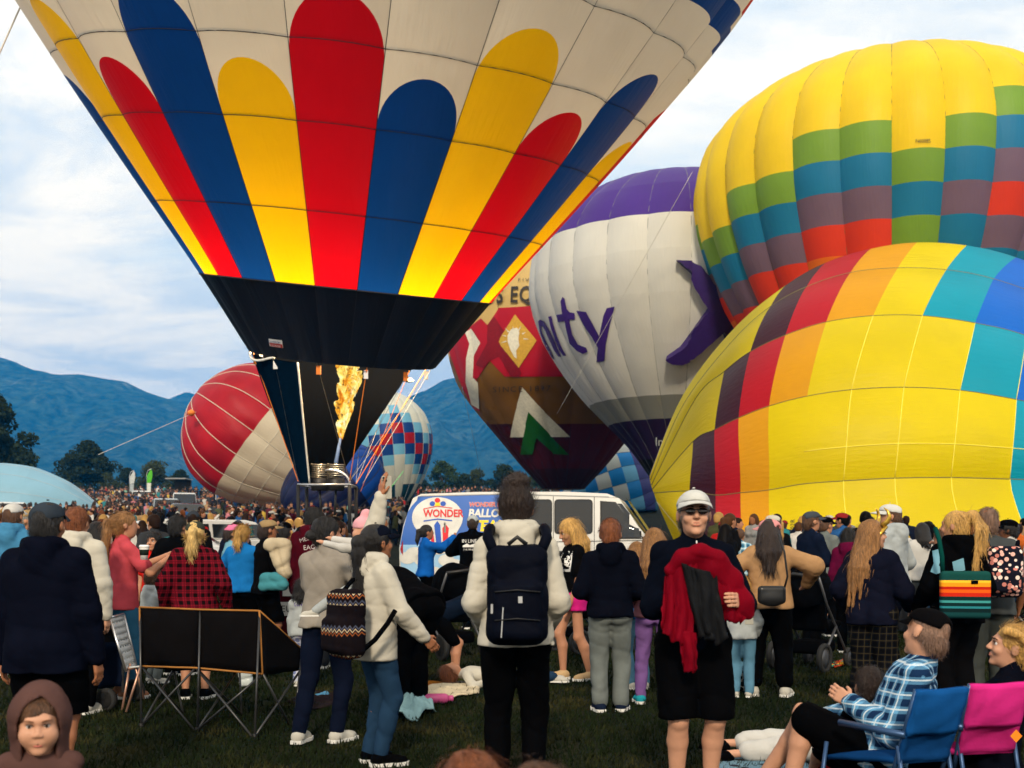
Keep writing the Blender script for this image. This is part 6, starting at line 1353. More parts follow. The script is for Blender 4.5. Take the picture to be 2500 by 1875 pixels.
Person('woman with dark hair and white sweatshirt before the yellow cloth', 2252, 1272, d=15.6, psi=6, fem=True).top(white, loose=.024).bottom(slate).shoes(black).body(SK['light']).hair(HAIR['black'], 'long', L=.2)
Person('bearded man in black cap and white T-shirt at the photo edge', 2466, 1264, d=13, psi=62).top(white, sleeve=.42, loose=.022).bottom(denim).shoes(black).body(SK['brown']).hair(HAIR['black']).cap(black)
Person('person in white sweatshirt raising an arm to the forehead', 2300, 1288, d=14.6, psi=40, r=(.10, .12, .86), rpole=(1, 0, .1)).top(offw, loose=.022).bottom(denim).shoes(black).body(SK['light']).hair(HAIR['brown'])
Person('woman with brown bob between bald man and bearded man', 2440, 1278, d=15.5, psi=-100, fem=True).top(greym, loose=.02).bottom(black).shoes(black).body(SK['light']).hair(HAIR['brown'], 'bob')
# ---------------------------------------------------------------- bags, chairs, blankets and other belongings
def sdf_thing(name, loc, label, cat, m, lo, hi, vox, fn, rz=0., part=None, group=None):
    root = empty(name, loc, label, cat, group, rz); f = Field(lo, hi, vox); fn(f); f.build(part or 'body', m, root); return root
alu = mat('aluminium', (.6, .6, .6), .3, metal=.9); blk = mat('black_plastic', (.012, .012, .013), .45); dsteel = mat('dark_steel', (.10, .10, .105), .4, metal=.7)
tyre = mat('tyre_rubber', (.015, .015, .015), .8)
# black backpack on the bun woman
def f1(f):
    f.box((0, 0, .0), (.165, .085, .27), .07, None, .02); f.box((0, -.07, -.08), (.135, .06, .16), .05, None, .03); f.box((0, -.06, .14), (.14, .04, .08), .04, None, .02); f.folds(.004, 26, 30, 2)
bp = sdf_thing('backpack', W(1263, 1452, 5.90), 'large black backpack on the back of the white hoodie woman', 'backpack', CL('pack_navy', (11, 14, 26), rough=.6), (-.26, -.24, -.36), (.26, .2, .36), .011, f1)
for q in (1, -1):
    MB().tube([(q * .13, -.02, .24), (q * .16, .03, .31), (q * .155, .10, .345), (q * .15, .20, .36), (q * .15, .29, .33)], [.028, .03, .03, .03, .028], 8).build('shoulder_strap', CL('pack_navy', (11, 14, 26)), bp, smooth=True)
for z, x in ((.02, .0), (-.13, 0)): MB().tube([(-.12, -.132, z), (0, -.148, z + .012), (.12, -.132, z)], .004, 5).build('zip', blk, bp, smooth=True)
MB().box((.015, -.135, -.02), (.022, .012, .035)).build('zip_pull', alu, bp); MB().tube([(-.075, -.132, -.06), (-.085, -.137, -.22)], .004, 5).build('zip', alu, bp)
MB().box((-.135, -.10, -.07), (.012, .01, .05)).build('buckle', alu, bp); MB().tube([(-.05, .0, .27), (0, -.01, .31), (.05, 0, .27)], .012, 6).build('carry_loop', blk, bp, smooth=True)
# woven backpack on the white jacket woman
def f2(f): f.box((0, 0, 0), (.15, .085, .22), .07, None, .02); f.box((0, -.08, -.07), (.12, .05, .11), .045, None, .02); f.folds(.005, 30, 34, 4)
wp = sdf_thing('backpack', W(845, 1522, 6.92), 'dark woven pattern backpack hanging behind the white fleece jacket', 'backpack', tribal('zigzag'), (-.24, -.22, -.3), (.24, .18, .3), .011, f2, rz=R(-52))
MB().tube([(.12, .04, -.17), (.15, .12, -.10), (.17, .20, .0), (.165, .26, .08)], .016, 6).build('shoulder_strap', black, wp, smooth=True); MB().tube([(-.12, .05, .2), (-.13, .12, .27), (-.12, .22, .26)], .016, 6).build('shoulder_strap', black, wp, smooth=True)
fl_ = sdf_thing('backpack', W(2452, 1396, 8.98), 'navy floral backpack on the shaven-headed man', 'backpack', spots('floral_dark', (22, 22, 34), [(226, 176, 166), (190, 120, 110), (230, 210, 200), (60, 70, 90)], 24, .42), (-.22, -.2, -.3), (.22, .18, .3), .014, lambda f: (f.box((0, 0, 0), (.14, .08, .21), .06, None, .02), f.box((0, -.07, -.07), (.115, .05, .1), .04, None, .02)), rz=R(-16))
for q in (1, -1): MB().tube([(q * .1, .03, .18), (q * .12, .1, .25), (q * .12, .2, .2)], .015, 6).build('shoulder_strap', navy, fl_, smooth=True)
sb = sdf_thing('shoulder_bag', W(2356, 1452, 8.55), 'green shoulder bag with orange, red and yellow stripes', 'bag', bands('serape', [(0, (18, 60, 62)), (.12, (12, 34, 36)), (.2, (40, 120, 130)), (.25, (12, 40, 42)), (.32, (60, 140, 140)), (.37, (14, 44, 44)), (.45, (190, 40, 24)), (.53, (226, 90, 24)), (.60, (180, 30, 20)), (.66, (236, 150, 30)), (.74, (250, 190, 50)), (.79, (20, 66, 62))], -.18, .19), (-.28, -.12, -.28), (.28, .12, .28), .012, lambda f: f.box((0, 0, 0), (.185, .05, .185), .03, None, .02), rz=R(-12))
MB().tube([(-.16, .02, .16), (-.17, .0, .30), (-.19, .02, .44), (-.2, .12, .52)], .018, 6).build('strap', CL('bag_green', (10, 72, 66)), sb, smooth=True); MB().box((.06, -.055, .1), (.05, .008, .025)).build('bag_label', black, sb)
cb = sdf_thing('crossbody_bag', W(1884, 1452, 9.72), 'small glossy black crossbody bag on the tan sweater', 'bag', mat('black_leather', (.012, .012, .013), .28), (-.2, -.1, -.16), (.2, .1, .16), .01, lambda f: (f.box((0, 0, 0), (.125, .035, .08), .035, None, .02), f.ell((0, 0, -.03), (.115, .04, .075))))
MB().tube([(.11, 0, .05), (.135, -.02, .16), (.10, -.05, .38), (.06, .02, .54)], .009, 6).build('strap', blk, cb, smooth=True)
# crimson jacket carried by the man
def f4(f):
    o = np.array(W(1700, 1450, 5.86)); P = lambda x, y, d=5.84: np.array(W(x, y, d)) - o
    def strip(pts, r, k=.05):
        for (x0, y0, d0), (x1, y1, d1) in zip(pts, pts[1:]): f.cone(P(x0, y0, d0), P(x1, y1, d1), r, r * .95, k)
    # shoulder of the jacket thrown over both forearms
    strip([(1640, 1392, 5.86), (1668, 1362, 5.83), (1710, 1348, 5.81), (1752, 1366, 5.82), (1790, 1412, 5.85), (1818, 1470, 5.88), (1826, 1498, 5.9)], .040); strip([(1690, 1375, 5.84), (1740, 1392, 5.84), (1778, 1440, 5.86), (1800, 1490, 5.88)], .042)
    f.folds(.0035, 60, 26, 8)
o_ = W(1700, 1450, 5.86); jk = sdf_thing('jacket', o_, 'crimson jacket draped over the white cap man\'s arms', 'jacket', CL('crimson_shell', (122, 7, 27), rough=.7, bump=.6), (-.34, -.2, -.52), (.38, .2, .32), .009, f4)
def hang(name, top, bot, m, parent, seed, amp=.018, waves=5, nu=46, nv=26):
    """cloth hanging between an upper and a lower edge (photo points with distance), gathered in folds"""
    def edge(P, u): return catmull(np.array([np.array(W(*p)) for p in P]), nu)
    A, B = edge(top, 0), edge(bot, 0); V = []
    for j in range(nv):
        v = j / (nv - 1)
        for i in range(nu):
            u = i / (nu - 1); q = A[i] * (1 - v) + B[i] * v; n = mnoise.fractal(Vector((u * 4 + seed, v * 1.6, seed)), .8, 2, 4)
            w_ = math.sin((u + .10 * n + .06 * math.sin(v * 5 + seed)) * waves * 6.283 + seed); w_ = math.copysign(abs(w_) ** .7, w_)
            V.append(q + np.array([.010 * n * v, -amp * (.35 + .65 * v) * w_ - .012 * n, .02 * n * (v > .9) * 1.0 + .006 * w_ * v]) - np.array(o_))
    o = mesh(name, V, grid_faces(nu, nv), m, parent); s2 = o.modifiers.new('s', 'SOLIDIFY'); s2.thickness = .007; return o
crs = CL('crimson_shell', (122, 7, 27), rough=.7, bump=.6); lin = CL('lining_grey', (30, 31, 34), rough=.5)
hang('front_panel', [(1622, 1412, 5.87), (1640, 1385, 5.84), (1672, 1362, 5.80), (1704, 1352, 5.79)], [(1610, 1532, 5.84), (1630, 1560, 5.82), (1660, 1572, 5.82), (1694, 1562, 5.84)], crs, jk, 1.3, .016, 3.2)
hang('sleeve', [(1650, 1540, 5.83), (1672, 1540, 5.81), (1698, 1545, 5.83)], [(1666, 1622, 5.84), (1684, 1640, 5.83), (1704, 1632, 5.84)], crs, jk, 2.1, .012, 1.6, 26, 16)
hang('lining', [(1664, 1374, 5.78), (1688, 1384, 5.765), (1716, 1392, 5.77), (1748, 1400, 5.80)], [(1706, 1556, 5.82), (1722, 1566, 5.81), (1746, 1572, 5.82), (1772, 1566, 5.84)], lin, jk, 4.2, .014, 2.6)
hang('back_panel', [(1740, 1372, 5.80), (1772, 1398, 5.81), (1802, 1446, 5.84), (1822, 1490, 5.87)], [(1772, 1510, 5.83), (1790, 1520, 5.83), (1812, 1518, 5.86), (1826, 1505, 5.88)], crs, jk, 3.3, .012, 2.2, 30, 18)
# hand-held things
def phone(p, label, rz, tilt=0.): 
    r_ = empty('phone', p, label, 'phone', rz=rz); MB().box((0, 0, 0), (.075, .009, .155)).build('case', mat('phone_case', (.35, .33, .28), .3), r_, bevel=.004)
    MB().box((0, .0055, 0), (.068, .002, .146)).build('screen', mat('phone_glass', (.02, .02, .025), .05), r_); 
    for k in range(3): MB().lathe([(.001, -.002), (.008, -.002), (.008, .002), (.001, .002)], 10, Matrix.Translation((-.02 + .018 * (k % 2), -.006, .045 + .018 * (k // 2))) @ Matrix.Rotation(R(90), 4, 'X')).build('camera_lens', blk, r_)
phone(W(944, 1190, 7.32), 'phone with dark lenses held up by the white jacket woman', R(-20)); phone(W(1086, 1288, 16.5), 'phone held by the girl in blue track jacket', R(-70)); phone(W(1829, 1503, 9.5), 'white phone held by girl in light jeans', R(-30))
cu = empty('paper_cup', W(352, 1350, 9.75), 'white takeaway cup held by the rose T-shirt woman', 'cup'); MB().lathe([(.03, -.06), (.042, .05), (.042, .052)], 16).build('cup_body', mat('paper_white', (.75, .73, .7), .6), cu, smooth=True); MB().lathe([(.045, .052), (.045, .06), (.036, .072), (.03, .072)], 16).build('lid', mat('lid_white', (.8, .8, .8), .4), cu, smooth=True); MB().lathe([(.0365, -.02), (.0415, .03)], 16).build('sleeve', CL('cup_green', (30, 40, 34)), cu, smooth=True)
sdf_thing('towel', W(676, 1366, 12.1), 'rolled beige towel tucked under the black T-shirt man\'s arm', 'towel', CL('towel_beige', (196, 180, 152)), (-.3, -.25, -.35), (.3, .25, .35), .018, lambda f: (f.cone((-.08, 0, .16), (.09, 0, .16), .07), f.cone((.06, 0, .15), (.10, 0, -.14), .08, .07), f.cone((-.05, -.02, .12), (.04, 0, -.1), .06, .06), f.folds(.012, 40, 30, 3)))
sdf_thing('towel', W(668, 1424, 12.1), 'teal towel hanging below the rolled beige towel', 'towel', CL('towel_teal', (70, 140, 152)), (-.3, -.2, -.2), (.3, .2, .2), .018, lambda f: (f.cone((-.1, 0, .05), (.08, 0, .06), .06), f.cone((-.1, 0, -.03), (.1, 0, -.02), .07, .06), f.folds(.01, 34, 34, 6)))
# double camp chair
def sheet(name, P, th, m, parent, nu=12, nv=8, sag=0.):
    """thin cloth panel between four corners (a b along the top, d c along the bottom)"""
    a, b, c, d_ = (Vector(p) for p in P); n = (b - a).cross(d_ - a).normalized(); V = []
    for j in range(nv):
        for i in range(nu):
            u, v = i / (nu - 1), j / (nv - 1); q = a.lerp(b, u).lerp(d_.lerp(c, u), v)
            V.append(q + n * (sag * 16 * u * (1 - u) * v * (1 - v) + .006 * math.sin(u * 9 + v * 5) * math.sin(v * 7)))
    o = mesh(name, V, grid_faces(nu, nv), m, parent); s_ = o.modifiers.new('s', 'SOLIDIFY'); s_.thickness = th; s_.offset = 0; return o
cc = empty('camp_chair', (0, 0, 0), 'black folding double camp chair with tan piping, seen from behind', 'chair')
canv = CL('chair_canvas', (14, 12, 13)); pip = CL('tan_piping', (170, 116, 62)); tub = mat('tube_black', (.05, .05, .052), .35, metal=.6)
TL, TM, TR, BL_, BM_, BR = W(342, 1482, 8.78), W(489, 1488, 8.62), W(634, 1491, 8.48), W(345, 1626, 8.72), W(478, 1630, 8.56), W(642, 1645, 8.40)
sheet('backrest', (TL, TM, BM_, BL_), .02, canv, cc, sag=-.05); sheet('backrest', (TM, TR, BR, BM_), .02, canv, cc, sag=-.03)
FR, FBR, FL, FBL = W(738, 1585, 8.95), W(735, 1634, 8.95), W(420, 1590, 9.3), W(424, 1634, 9.3)
sheet('side_panel', (TR, FR, FBR, BR), .018, canv, cc); sheet('side_panel', (TL, FL, FBL, BL_), .018, canv, cc); sheet('seat', (BL_, BM_, W(580, 1636, 9.1), FBL), .02, canv, cc, sag=.04); sheet('seat', (BM_, BR, FBR, W(580, 1636, 9.1)), .02, canv, cc, sag=.04)
for P in ([TL, TM, TR], [BL_, BM_, BR], [TR, FR], [TR, BR], [TL, BL_]): MB().tube([Vector(p) + Vector((0, -.012, 0)) for p in P], .008, 6).build('piping', pip, cc, smooth=True)
def gpt(x, y): d_ = solve_d(y); return W(x, y, d_) + Vector((0, 0, .012))
G1, G2, G3, G4, G5, G6 = gpt(345, 1776), gpt(482, 1786), gpt(622, 1802), gpt(718, 1772), gpt(590, 1748), gpt(447, 1746)
for a, b in ((G1, TL), (G2, TM), (G3, TR), (G4, FR), (G5, W(585, 1640, 9.2)), (G6, FBL), (BL_, gpt(474, 1786)), (BM_, G1), (BM_, gpt(615, 1802)), (BR, G2), (BR, gpt(706, 1774)), (FBR, G3), (BL_, G6), (FBL, G1), (BM_, G5), (W(580, 1636, 9.1), G2)):
    MB().tube([a, b], .0095, 8).build('leg', tub, cc, smooth=True)
for g in (G1, G2, G3, G4): MB().lathe([(.018, -.012), (.02, 0), (.016, .02)], 10, Matrix.Translation(g)).build('foot', blk, cc)
sdf_thing('cup_holder_tray', W(755, 1586, 8.9), 'round black mesh cup holder on the double chair arm', 'cup holder', canv, (-.14, -.14, -.12), (.14, .14, .1), .012, lambda f: f.ell((0, 0, 0), (.085, .07, .022)))
# webbed lawn chair seen from the side
lc = empty('lawn_chair', (0, 0, 0), 'folding lawn chair with silver woven webbing beside the double chair', 'chair'); web = mat('silver_webbing', (.5, .52, .52), .4)
dA, dB = 9.3, 9.8; A0, A1 = W(268, 1508, dA), W(308, 1640, dA - .05); B0, B1 = W(302, 1500, dB), W(334, 1630, dB)
for a, b in ((A0, A1), (B0, B1), (A0, B0)): MB().tube([a, b], .012, 8).build('frame_tube', alu, lc, smooth=True)
for k in range(9): t = (k + .5) / 9; sheet('webbing_strap', (A0.lerp(A1, t - .042), B0.lerp(B1, t - .042), B0.lerp(B1, t + .042), A0.lerp(A1, t + .042)), .006, web, lc, 5, 3)
for k in range(5): t = (k + .5) / 5; o3 = Vector((-.008, 0, .004)); sheet('webbing_strap', (A0.lerp(B0, t - .07) + o3, A0.lerp(B0, t + .07) + o3, A1.lerp(B1, t + .07) + o3, A1.lerp(B1, t - .07) + o3), .006, web, lc, 3, 9)
cop = mat('copper_tube', (.45, .25, .18), .35, metal=.6)
for a, b in ((W(318, 1620, 9.4), gpt(298, 1738)), (W(348, 1612, 9.3), gpt(308, 1742)), (W(330, 1625, 9.8), gpt(352, 1712)), (W(312, 1632, 9.3), W(400, 1625, 9.5))): MB().tube([a, b], .011, 8).build('leg', cop, lc, smooth=True)
sheet('seat', (W(315, 1630, 9.3), W(395, 1622, 9.4), W(405, 1624, 9.8), W(330, 1628, 9.8)), .012, web, lc, 6, 6)
# folding wagon
wg = empty('wagon', (0, 0, 0), 'dark navy folding wagon with black wheels beside the lawn chair', 'wagon'); d_ = 9.6
wn = CL('wagon_navy', (16, 24, 44)); sheet('side_panel', (W(236, 1572, d_), W(300, 1578, d_), W(300, 1672, d_), W(236, 1680, d_)), .02, wn, wg); sheet('end_panel', (W(222, 1566, d_ + .5), W(236, 1572, d_), W(236, 1680, d_), W(224, 1668, d_ + .5)), .02, CL('wagon_blue', (30, 84, 132)), wg); sheet('base_panel', (W(224, 1668, d_ + .5), W(300, 1665, d_ + .5), W(300, 1672, d_), W(236, 1680, d_)), .02, wn, wg); sheet('side_panel', (W(222, 1566, d_ + .5), W(300, 1570, d_ + .5), W(300, 1665, d_ + .5), W(224, 1668, d_ + .5)), .02, wn, wg)
for x, y in ((236, 1572), (300, 1578)): MB().tube([W(x, y, d_), W(x, 1690, d_)], .012, 6).build('frame_post', tub, wg)
def wheel(parent, c, r, wd=.05, ang=0., name='wheel'):
    M = Matrix.Translation(c) @ Matrix.Rotation(ang, 4, 'Z') @ Matrix.Rotation(R(90), 4, 'Y'); t_ = MB().lathe([(r * .72, -wd / 2), (r * .95, -wd / 2), (r, 0), (r * .95, wd / 2), (r * .72, wd / 2), (r * .72, -wd / 2)], 20, M).build(name, tyre, parent, smooth=True)
    MB().lathe([(.01, -wd * .35), (r * .2, -wd * .4), (r * .7, -wd * .2), (r * .7, wd * .2), (r * .2, wd * .4), (.01, wd * .35)], 14, M).build('rim', dsteel, t_, smooth=True)
cz = solve_d(1738); wheel(wg, Vector(W(258, 1738, cz)) + Vector((0, .02, .10)), .10, .05, R(70)); wheel(wg, Vector(W(300, 1724, solve_d(1724))) + Vector((0, .3, .10)), .10, .05, R(70))
# strollers
def stroller(x, feet, rz, label, can):
    d_ = solve_d(feet); b = W(x, feet, d_); r_ = empty('stroller', (b.x, d_, gz(d_)), label, 'stroller', rz=rz)
    for q in (-1, 1):
        MB().tube([(q * .26, -.42, 1.02), (q * .26, -.22, .72), (q * .25, .30, .18), (q * .24, .38, .14)], .014, 8).build('frame_tube', dsteel, r_, smooth=True); MB().tube([(q * .26, .02, .48), (q * .27, -.34, .16)], .014, 8).build('frame_tube', dsteel, r_, smooth=True)
        wheel(r_, (q * .29, -.35, .16), .16, .05, R(0)); wheel(r_, (q * .24, .40, .11), .11, .05, R(0))
    MB().tube([(-.26, -.42, 1.02), (0, -.45, 1.05), (.26, -.42, 1.02)], .02, 8).build('handle', blk, r_, smooth=True)
    f = Field((-.32, -.42, .28), (.32, .42, 1.2), .02); f.box((0, .06, .48), (.21, .18, .05), .04, None, .03); f.box((0, -.16, .68), (.21, .05, .26), .04, rx(R(18)), .04); f.cone((-.2, .24, .5), (.2, .24, .5), .03, None, .03); f.build('seat', black, r_)
    f = Field((-.34, -.45, .6), (.34, .4, 1.3), .018); f.ell((0, -.1, .84), (.25, .34, .30)); f.ell((0, .02, .76), (.22, .34, .28), None, .01, 's'); f.plane((0, 0, .80), (0, .3, -1)); f.folds(.006, 30, 30, 2); f.build('canopy', can, r_)
    f = Field((-.3, -.4, .1), (.3, .3, .45), .02); f.box((0, -.05, .25), (.2, .22, .07), .04); f.build('basket', black, r_)
stroller(1100, 1604, R(30), 'black stroller with canopy up behind the blond boy', black); stroller(1985, 1632, R(-40), 'black stroller beside the tan sweater woman', black); stroller(2492, 1560, R(30), 'stroller with pale pink canopy cut off by the photo edge', CL('stroller_pink', (190, 160, 165))); stroller(1442, 1592, R(-60), 'dark stroller behind the girl in pink shorts', charc)
# blankets and bottles on the grass
def blanket(label, pts, m, seed, hump=.03):
    P = [gpt(*p) for p in pts]; c = sum(P, Vector()) / len(P); n = 14; V = []; k = len(P)
    rnd = random.Random(seed)
    for j in range(n):
        t = j / (n - 1)
        for i in range(40):
            a = i / 40 * k; q = P[int(a) % k].lerp(P[(int(a) + 1) % k], a % 1); p = c.lerp(q, t); nn = mnoise.fractal(Vector((p.x * 6, p.y * 6, seed)), .8, 2, 4)
            V.append((p.x, p.y, gz(p.y) + .012 + hump * (.5 + nn) * (1 - .6 * t) * (1 if hump > .02 else .6) + (.010 if t < 1 else .0)))
    o = mesh('blanket', V, grid_faces(40, n, True), m, None); s_ = o.modifiers.new('s', 'SOLIDIFY'); s_.thickness = .012; tag(o, label, 'blanket'); return o
blanket('cream blanket spread under the blond boy', [(985, 1700), (1060, 1676), (1172, 1672), (1170, 1696), (1080, 1712), (1000, 1716)], CL('cream_blanket', (214, 198, 168)), 1, .05)
blanket('ochre blanket edge behind the cream one', [(960, 1684), (1000, 1672), (1100, 1670), (1060, 1682), (1000, 1690)], CL('ochre_blanket', (150, 92, 30)), 2, .04)
blanket('crumpled pale blue fleece blanket on the grass', [(955, 1760), (962, 1726), (1000, 1706), (1040, 1712), (1066, 1744), (1030, 1756), (1010, 1766)], CL('fleece_blue', (150, 186, 190)), 3, .16)
blanket('dark blanket in the shade near the double chair', [(700, 1716), (760, 1690), (830, 1700), (850, 1722), (760, 1736)], CL('dark_blanket', (36, 28, 32)), 4, .03)
blanket('small blue and white cloth lying left of the jeans', [(752, 1706), (800, 1692), (806, 1700), (770, 1712)], CL('cloth_blue', (90, 150, 190)), 6, .02)
blanket('pale blue patterned blanket under the lying legs', [(1740, 1860), (1800, 1838), (1960, 1842), (1990, 1900), (1740, 1930)], spots('blanket_pale', (96, 124, 140), [(40, 44, 52), (120, 150, 160)], 9, .3), 5, .02)
blanket('colourful toy mat on the grass under the far stroller', [(2016, 1626), (2060, 1612), (2090, 1618), (2040, 1632)], spots('toy_mat', (180, 60, 30), [(220, 180, 40), (60, 140, 120), (200, 60, 60)], 12, .5), 7, .01)
def bottle(p, r, hgt, m, label, lying=None):
    r_ = empty('bottle', p, label, 'bottle', rz=lying or 0.); M = Matrix.Rotation(R(90), 4, 'Y') if lying is not None else Matrix.Identity(4)
    MB().lathe([(r * .9, 0), (r, .01), (r, hgt * .72), (r * .8, hgt * .80), (r * .55, hgt * .84)], 18, M).build('bottle_body', m, r_, smooth=True); MB().lathe([(r * .6, hgt * .84), (r * .62, hgt * .97), (r * .5, hgt)], 16, M).build('lid', blk if lying is None else m, r_, smooth=True)
p_ = gpt(1032, 1722); bottle((p_.x, p_.y, p_.z + .045), .045, .27, mat('pink_steel', srgb(170, 70, 120), .35), 'pink drinks bottle lying on the blanket', R(8))
p_ = gpt(2026, 1925); bottle((p_.x, p_.y, p_.z), .042, .29, mat('red_steel', srgb(190, 14, 22), .3), 'red metal drinks bottle with black lid beside the blue chair')
sdf_thing('bag', gpt(1800, 1688), 'black and white cow print bag on the grass', 'bag', spots('cow', (190, 186, 180), [(20, 20, 22), (24, 24, 26), (180, 176, 170)], 20, .5), (-.22, -.2, -.05), (.22, .2, .4), .016, lambda f: (f.box((0, 0, .12), (.12, .09, .13), .06, None, .02), f.folds(.01, 30, 30, 3)))
# low beach chairs
def beach_chair(pts, d0, m, m2, label, tube, xleg):
    r_ = empty('beach_chair', (0, 0, 0), label, 'chair'); a, b, c, e = (W(x, y, dd) for x, y, dd in pts)
    mid = lambda t: (a.lerp(e, t), b.lerp(c, t)); l1, r1 = mid(.62); l2, r2 = mid(.60)
    sheet('backrest', (a, b, r1, l1), .03, m, r_, 12, 10, sag=-.02); sheet('back_pocket', (l2, r2, c, e), .022, m2, r_, 14, 8, sag=.03)
    up = Vector((0, .02, .0))
    for s0, s1 in ((a, e), (b, c)): MB().tube([s0 + up, s0.lerp(s1, .5) + up, s1 + up, s1 + (s1 - s0) * .25 + up], .013, 8).build('frame_tube', tube, r_, smooth=True)
    fw = Vector((-.24, .40, -.05)); sl, sr = e + fw, c + fw; sheet('seat', (e, c, sr, sl), .025, m2, r_, sag=.03)
    for s0 in (e, c, sl, sr):
        g = Vector((s0.x + (.06 if s0 in (e, c) else -.05), s0.y, gz(s0.y) + .012)); MB().tube([s0 + Vector((0, 0, .08)), g], .012, 8).build('leg', tube, r_, smooth=True)
    for s0, s1 in ((a.lerp(e, .62), sl), (b.lerp(c, .62), sr)): MB().tube([s0, s0 + fw * .9 + Vector((0, 0, .05))], .018, 8).build('armrest', tube, r_, smooth=True)
    return r_
tb = mat('tube_blue', (.03, .07, .16), .35, metal=.4)
beach_chair([(2240, 1686, 5.35), (2362, 1678, 5.50), (2312, 1852, 5.62), (2192, 1860, 5.47)], 5.5, CL('chair_blue', (22, 84, 152), var=.06), CL('chair_blue_pocket', (16, 62, 116)), 'low blue folding chair under the plaid shirt man', tb, 0)
pc = beach_chair([(2372, 1672, 5.55), (2510, 1666, 5.65), (2474, 1832, 5.78), (2340, 1838, 5.68)], 5.6, CL('chair_pink', (222, 48, 140), var=.06), CL('chair_pink_pocket', (176, 36, 108)), 'low pink folding chair under the blonde woman', tb, 0)
d2 = W(2481, 1797, 5.5); mesh('warning_tag', [d2 + Vector((.03, 0, 0)), d2 + Vector((0, 0, .033)), d2 + Vector((-.03, 0, 0)), d2 + Vector((0, 0, -.033))], [(0, 1, 2, 3)], mat('tag_orange', srgb(240, 130, 20), .5), pc)
sdf_thing('plastic_bag', gpt(600, 1700), 'crumpled clear plastic bag hanging under the double chair', 'bag', mat('plastic_film', (.5, .55, .55), .3), (-.12, -.12, .02), (.12, .12, .3), .014, lambda f: (f.box((0, 0, .16), (.06, .04, .09), .03), f.folds(.012, 60, 60, 3)))
# small trailer between the people
tr_ = empty('trailer', (W(722, 1440, 12.9).x, 12.9, gz(12.9)), 'maroon and white equipment trailer half hidden behind the grey T-shirt', 'trailer'); MB().box((.2, .8, .72), (.9, 1.6, .85)).build('box', CL('trailer_maroon', (74, 14, 26)), tr_, bevel=.03); MB().box((.1, -.012, .88), (.5, .02, .26)).build('sign_panel', mat('advert_white', srgb(206, 204, 198), .3), tr_); MB().box((-.05, -.016, .6), (.32, .02, .16)).build('number_plate', mat('advert_white', srgb(240, 238, 232), .3), tr_)
for k, (x, z, c) in enumerate(((-.08, .94, (204, 36, 44)), (-.02, .96, (240, 204, 40)), (.04, .94, (36, 84, 178)), (.0, .90, (204, 36, 44)))): MB().lathe([(.001, 0), (.028, 0), (.028, .004)], 12, Matrix.Translation((x, -.024, z)) @ Matrix.Rotation(R(90), 4, 'X')).build('painted_dot', mat('dot%d' % k, srgb(*c), .5), tr_)
cu_ = text_bm('EUS', 0, 0, .11); bmesh.ops.transform(cu_, matrix=Matrix(((1, 0, 0, -.17), (0, 0, -1, -.028), (0, -1, 0, .565), (0, 0, 0, 1))), verts=cu_.verts[:]); me = bpy.data.meshes.new('lettering'); cu_.to_mesh(me); cu_.free(); new('lettering', me, tr_, mat('print_black', (.02, .02, .02), .6))
for q in (-.3, .7): wheel(tr_, (q, .5, .28), .28, .16)
# ---------------------------------------------------------------- vehicles on the hillside
def car(x, d_, L, label, cat, colour, rz=0., pickup=False, roofy=1.75):
    r_ = empty(cat, (W(x, 0, d_).x, d_, gz(d_)), label, cat, 'vehicles parked on the hillside', rz); m = mat('carpaint_' + '_'.join(map(str, colour)), srgb(*colour), .25, var=.03, spec=.5); wd = 1.85; h_ = roofy
    low = [(-L / 2, .35), (-L / 2, .95), (-L * .1 if pickup else -L / 2 + .05, 1.0), (L * .22, 1.02), (L * .46, .92), (L / 2, .75), (L / 2, .35)]
    up = [(-L * .12 if pickup else -L * .48, .98), (-L * .10 if pickup else -L * .44, h_ - .05), (-L * .04 if pickup else -L * .38, h_), (L * .06, h_), (L * .12, h_ - .06), (L * .24, .98)]
    def prism(P, y0, y1, name, mm, par, ins=0.):
        n = len(P); v = [(a, y0 + (ins if b > 1.05 else 0), b) for a, b in P] + [(a, y1 - (ins if b > 1.05 else 0), b) for a, b in P]
        return mesh(name, v, [tuple(range(n)), tuple(range(2 * n - 1, n - 1, -1))] + [((i + 1) % n, i, i + n, (i + 1) % n + n) for i in range(n)], mm, par, False)
    prism(low, -wd / 2, wd / 2, 'body', m, r_).modifiers.new('b', 'BEVEL').width = .06; prism(up, -wd / 2 + .06, wd / 2 - .06, 'cabin', m, r_, .1).modifiers.new('b', 'BEVEL').width = .05
    gl = mat('car_glass', (.01, .012, .014), .08, spec=.6); x0, x1 = up[1][0] + .12, up[4][0]
    for a, b in ((x0, (x0 + x1) / 2 - .05), ((x0 + x1) / 2 + .05, x1 + .16)):
        for s_ in (-1, 1): MB().add([(a, s_ * (wd / 2 - .045), 1.08), (b, s_ * (wd / 2 - .045), 1.08), (b - (.14 if b > x1 else 0), s_ * (wd / 2 - .125), h_ - .12), (a, s_ * (wd / 2 - .125), h_ - .12)], [(0, 1, 2, 3)]).build('window', gl, r_)
    MB().add([(L * .135, -wd / 2 + .2, h_ - .1), (L * .135, wd / 2 - .2, h_ - .1), (L * .248, wd / 2 - .12, 1.05), (L * .248, -wd / 2 + .12, 1.05)], [(0, 1, 2, 3)]).build('windscreen', gl, r_)
    for a in (-L * .3, L * .3):
        for s_ in (-1, 1): wheel(r_, (a, s_ * (wd / 2 - .1), .36), .36, .2, R(90))
car(345, 96, 5.4, 'white pickup truck between the feather banners', 'pickup truck', (206, 204, 200), R(-68), True)
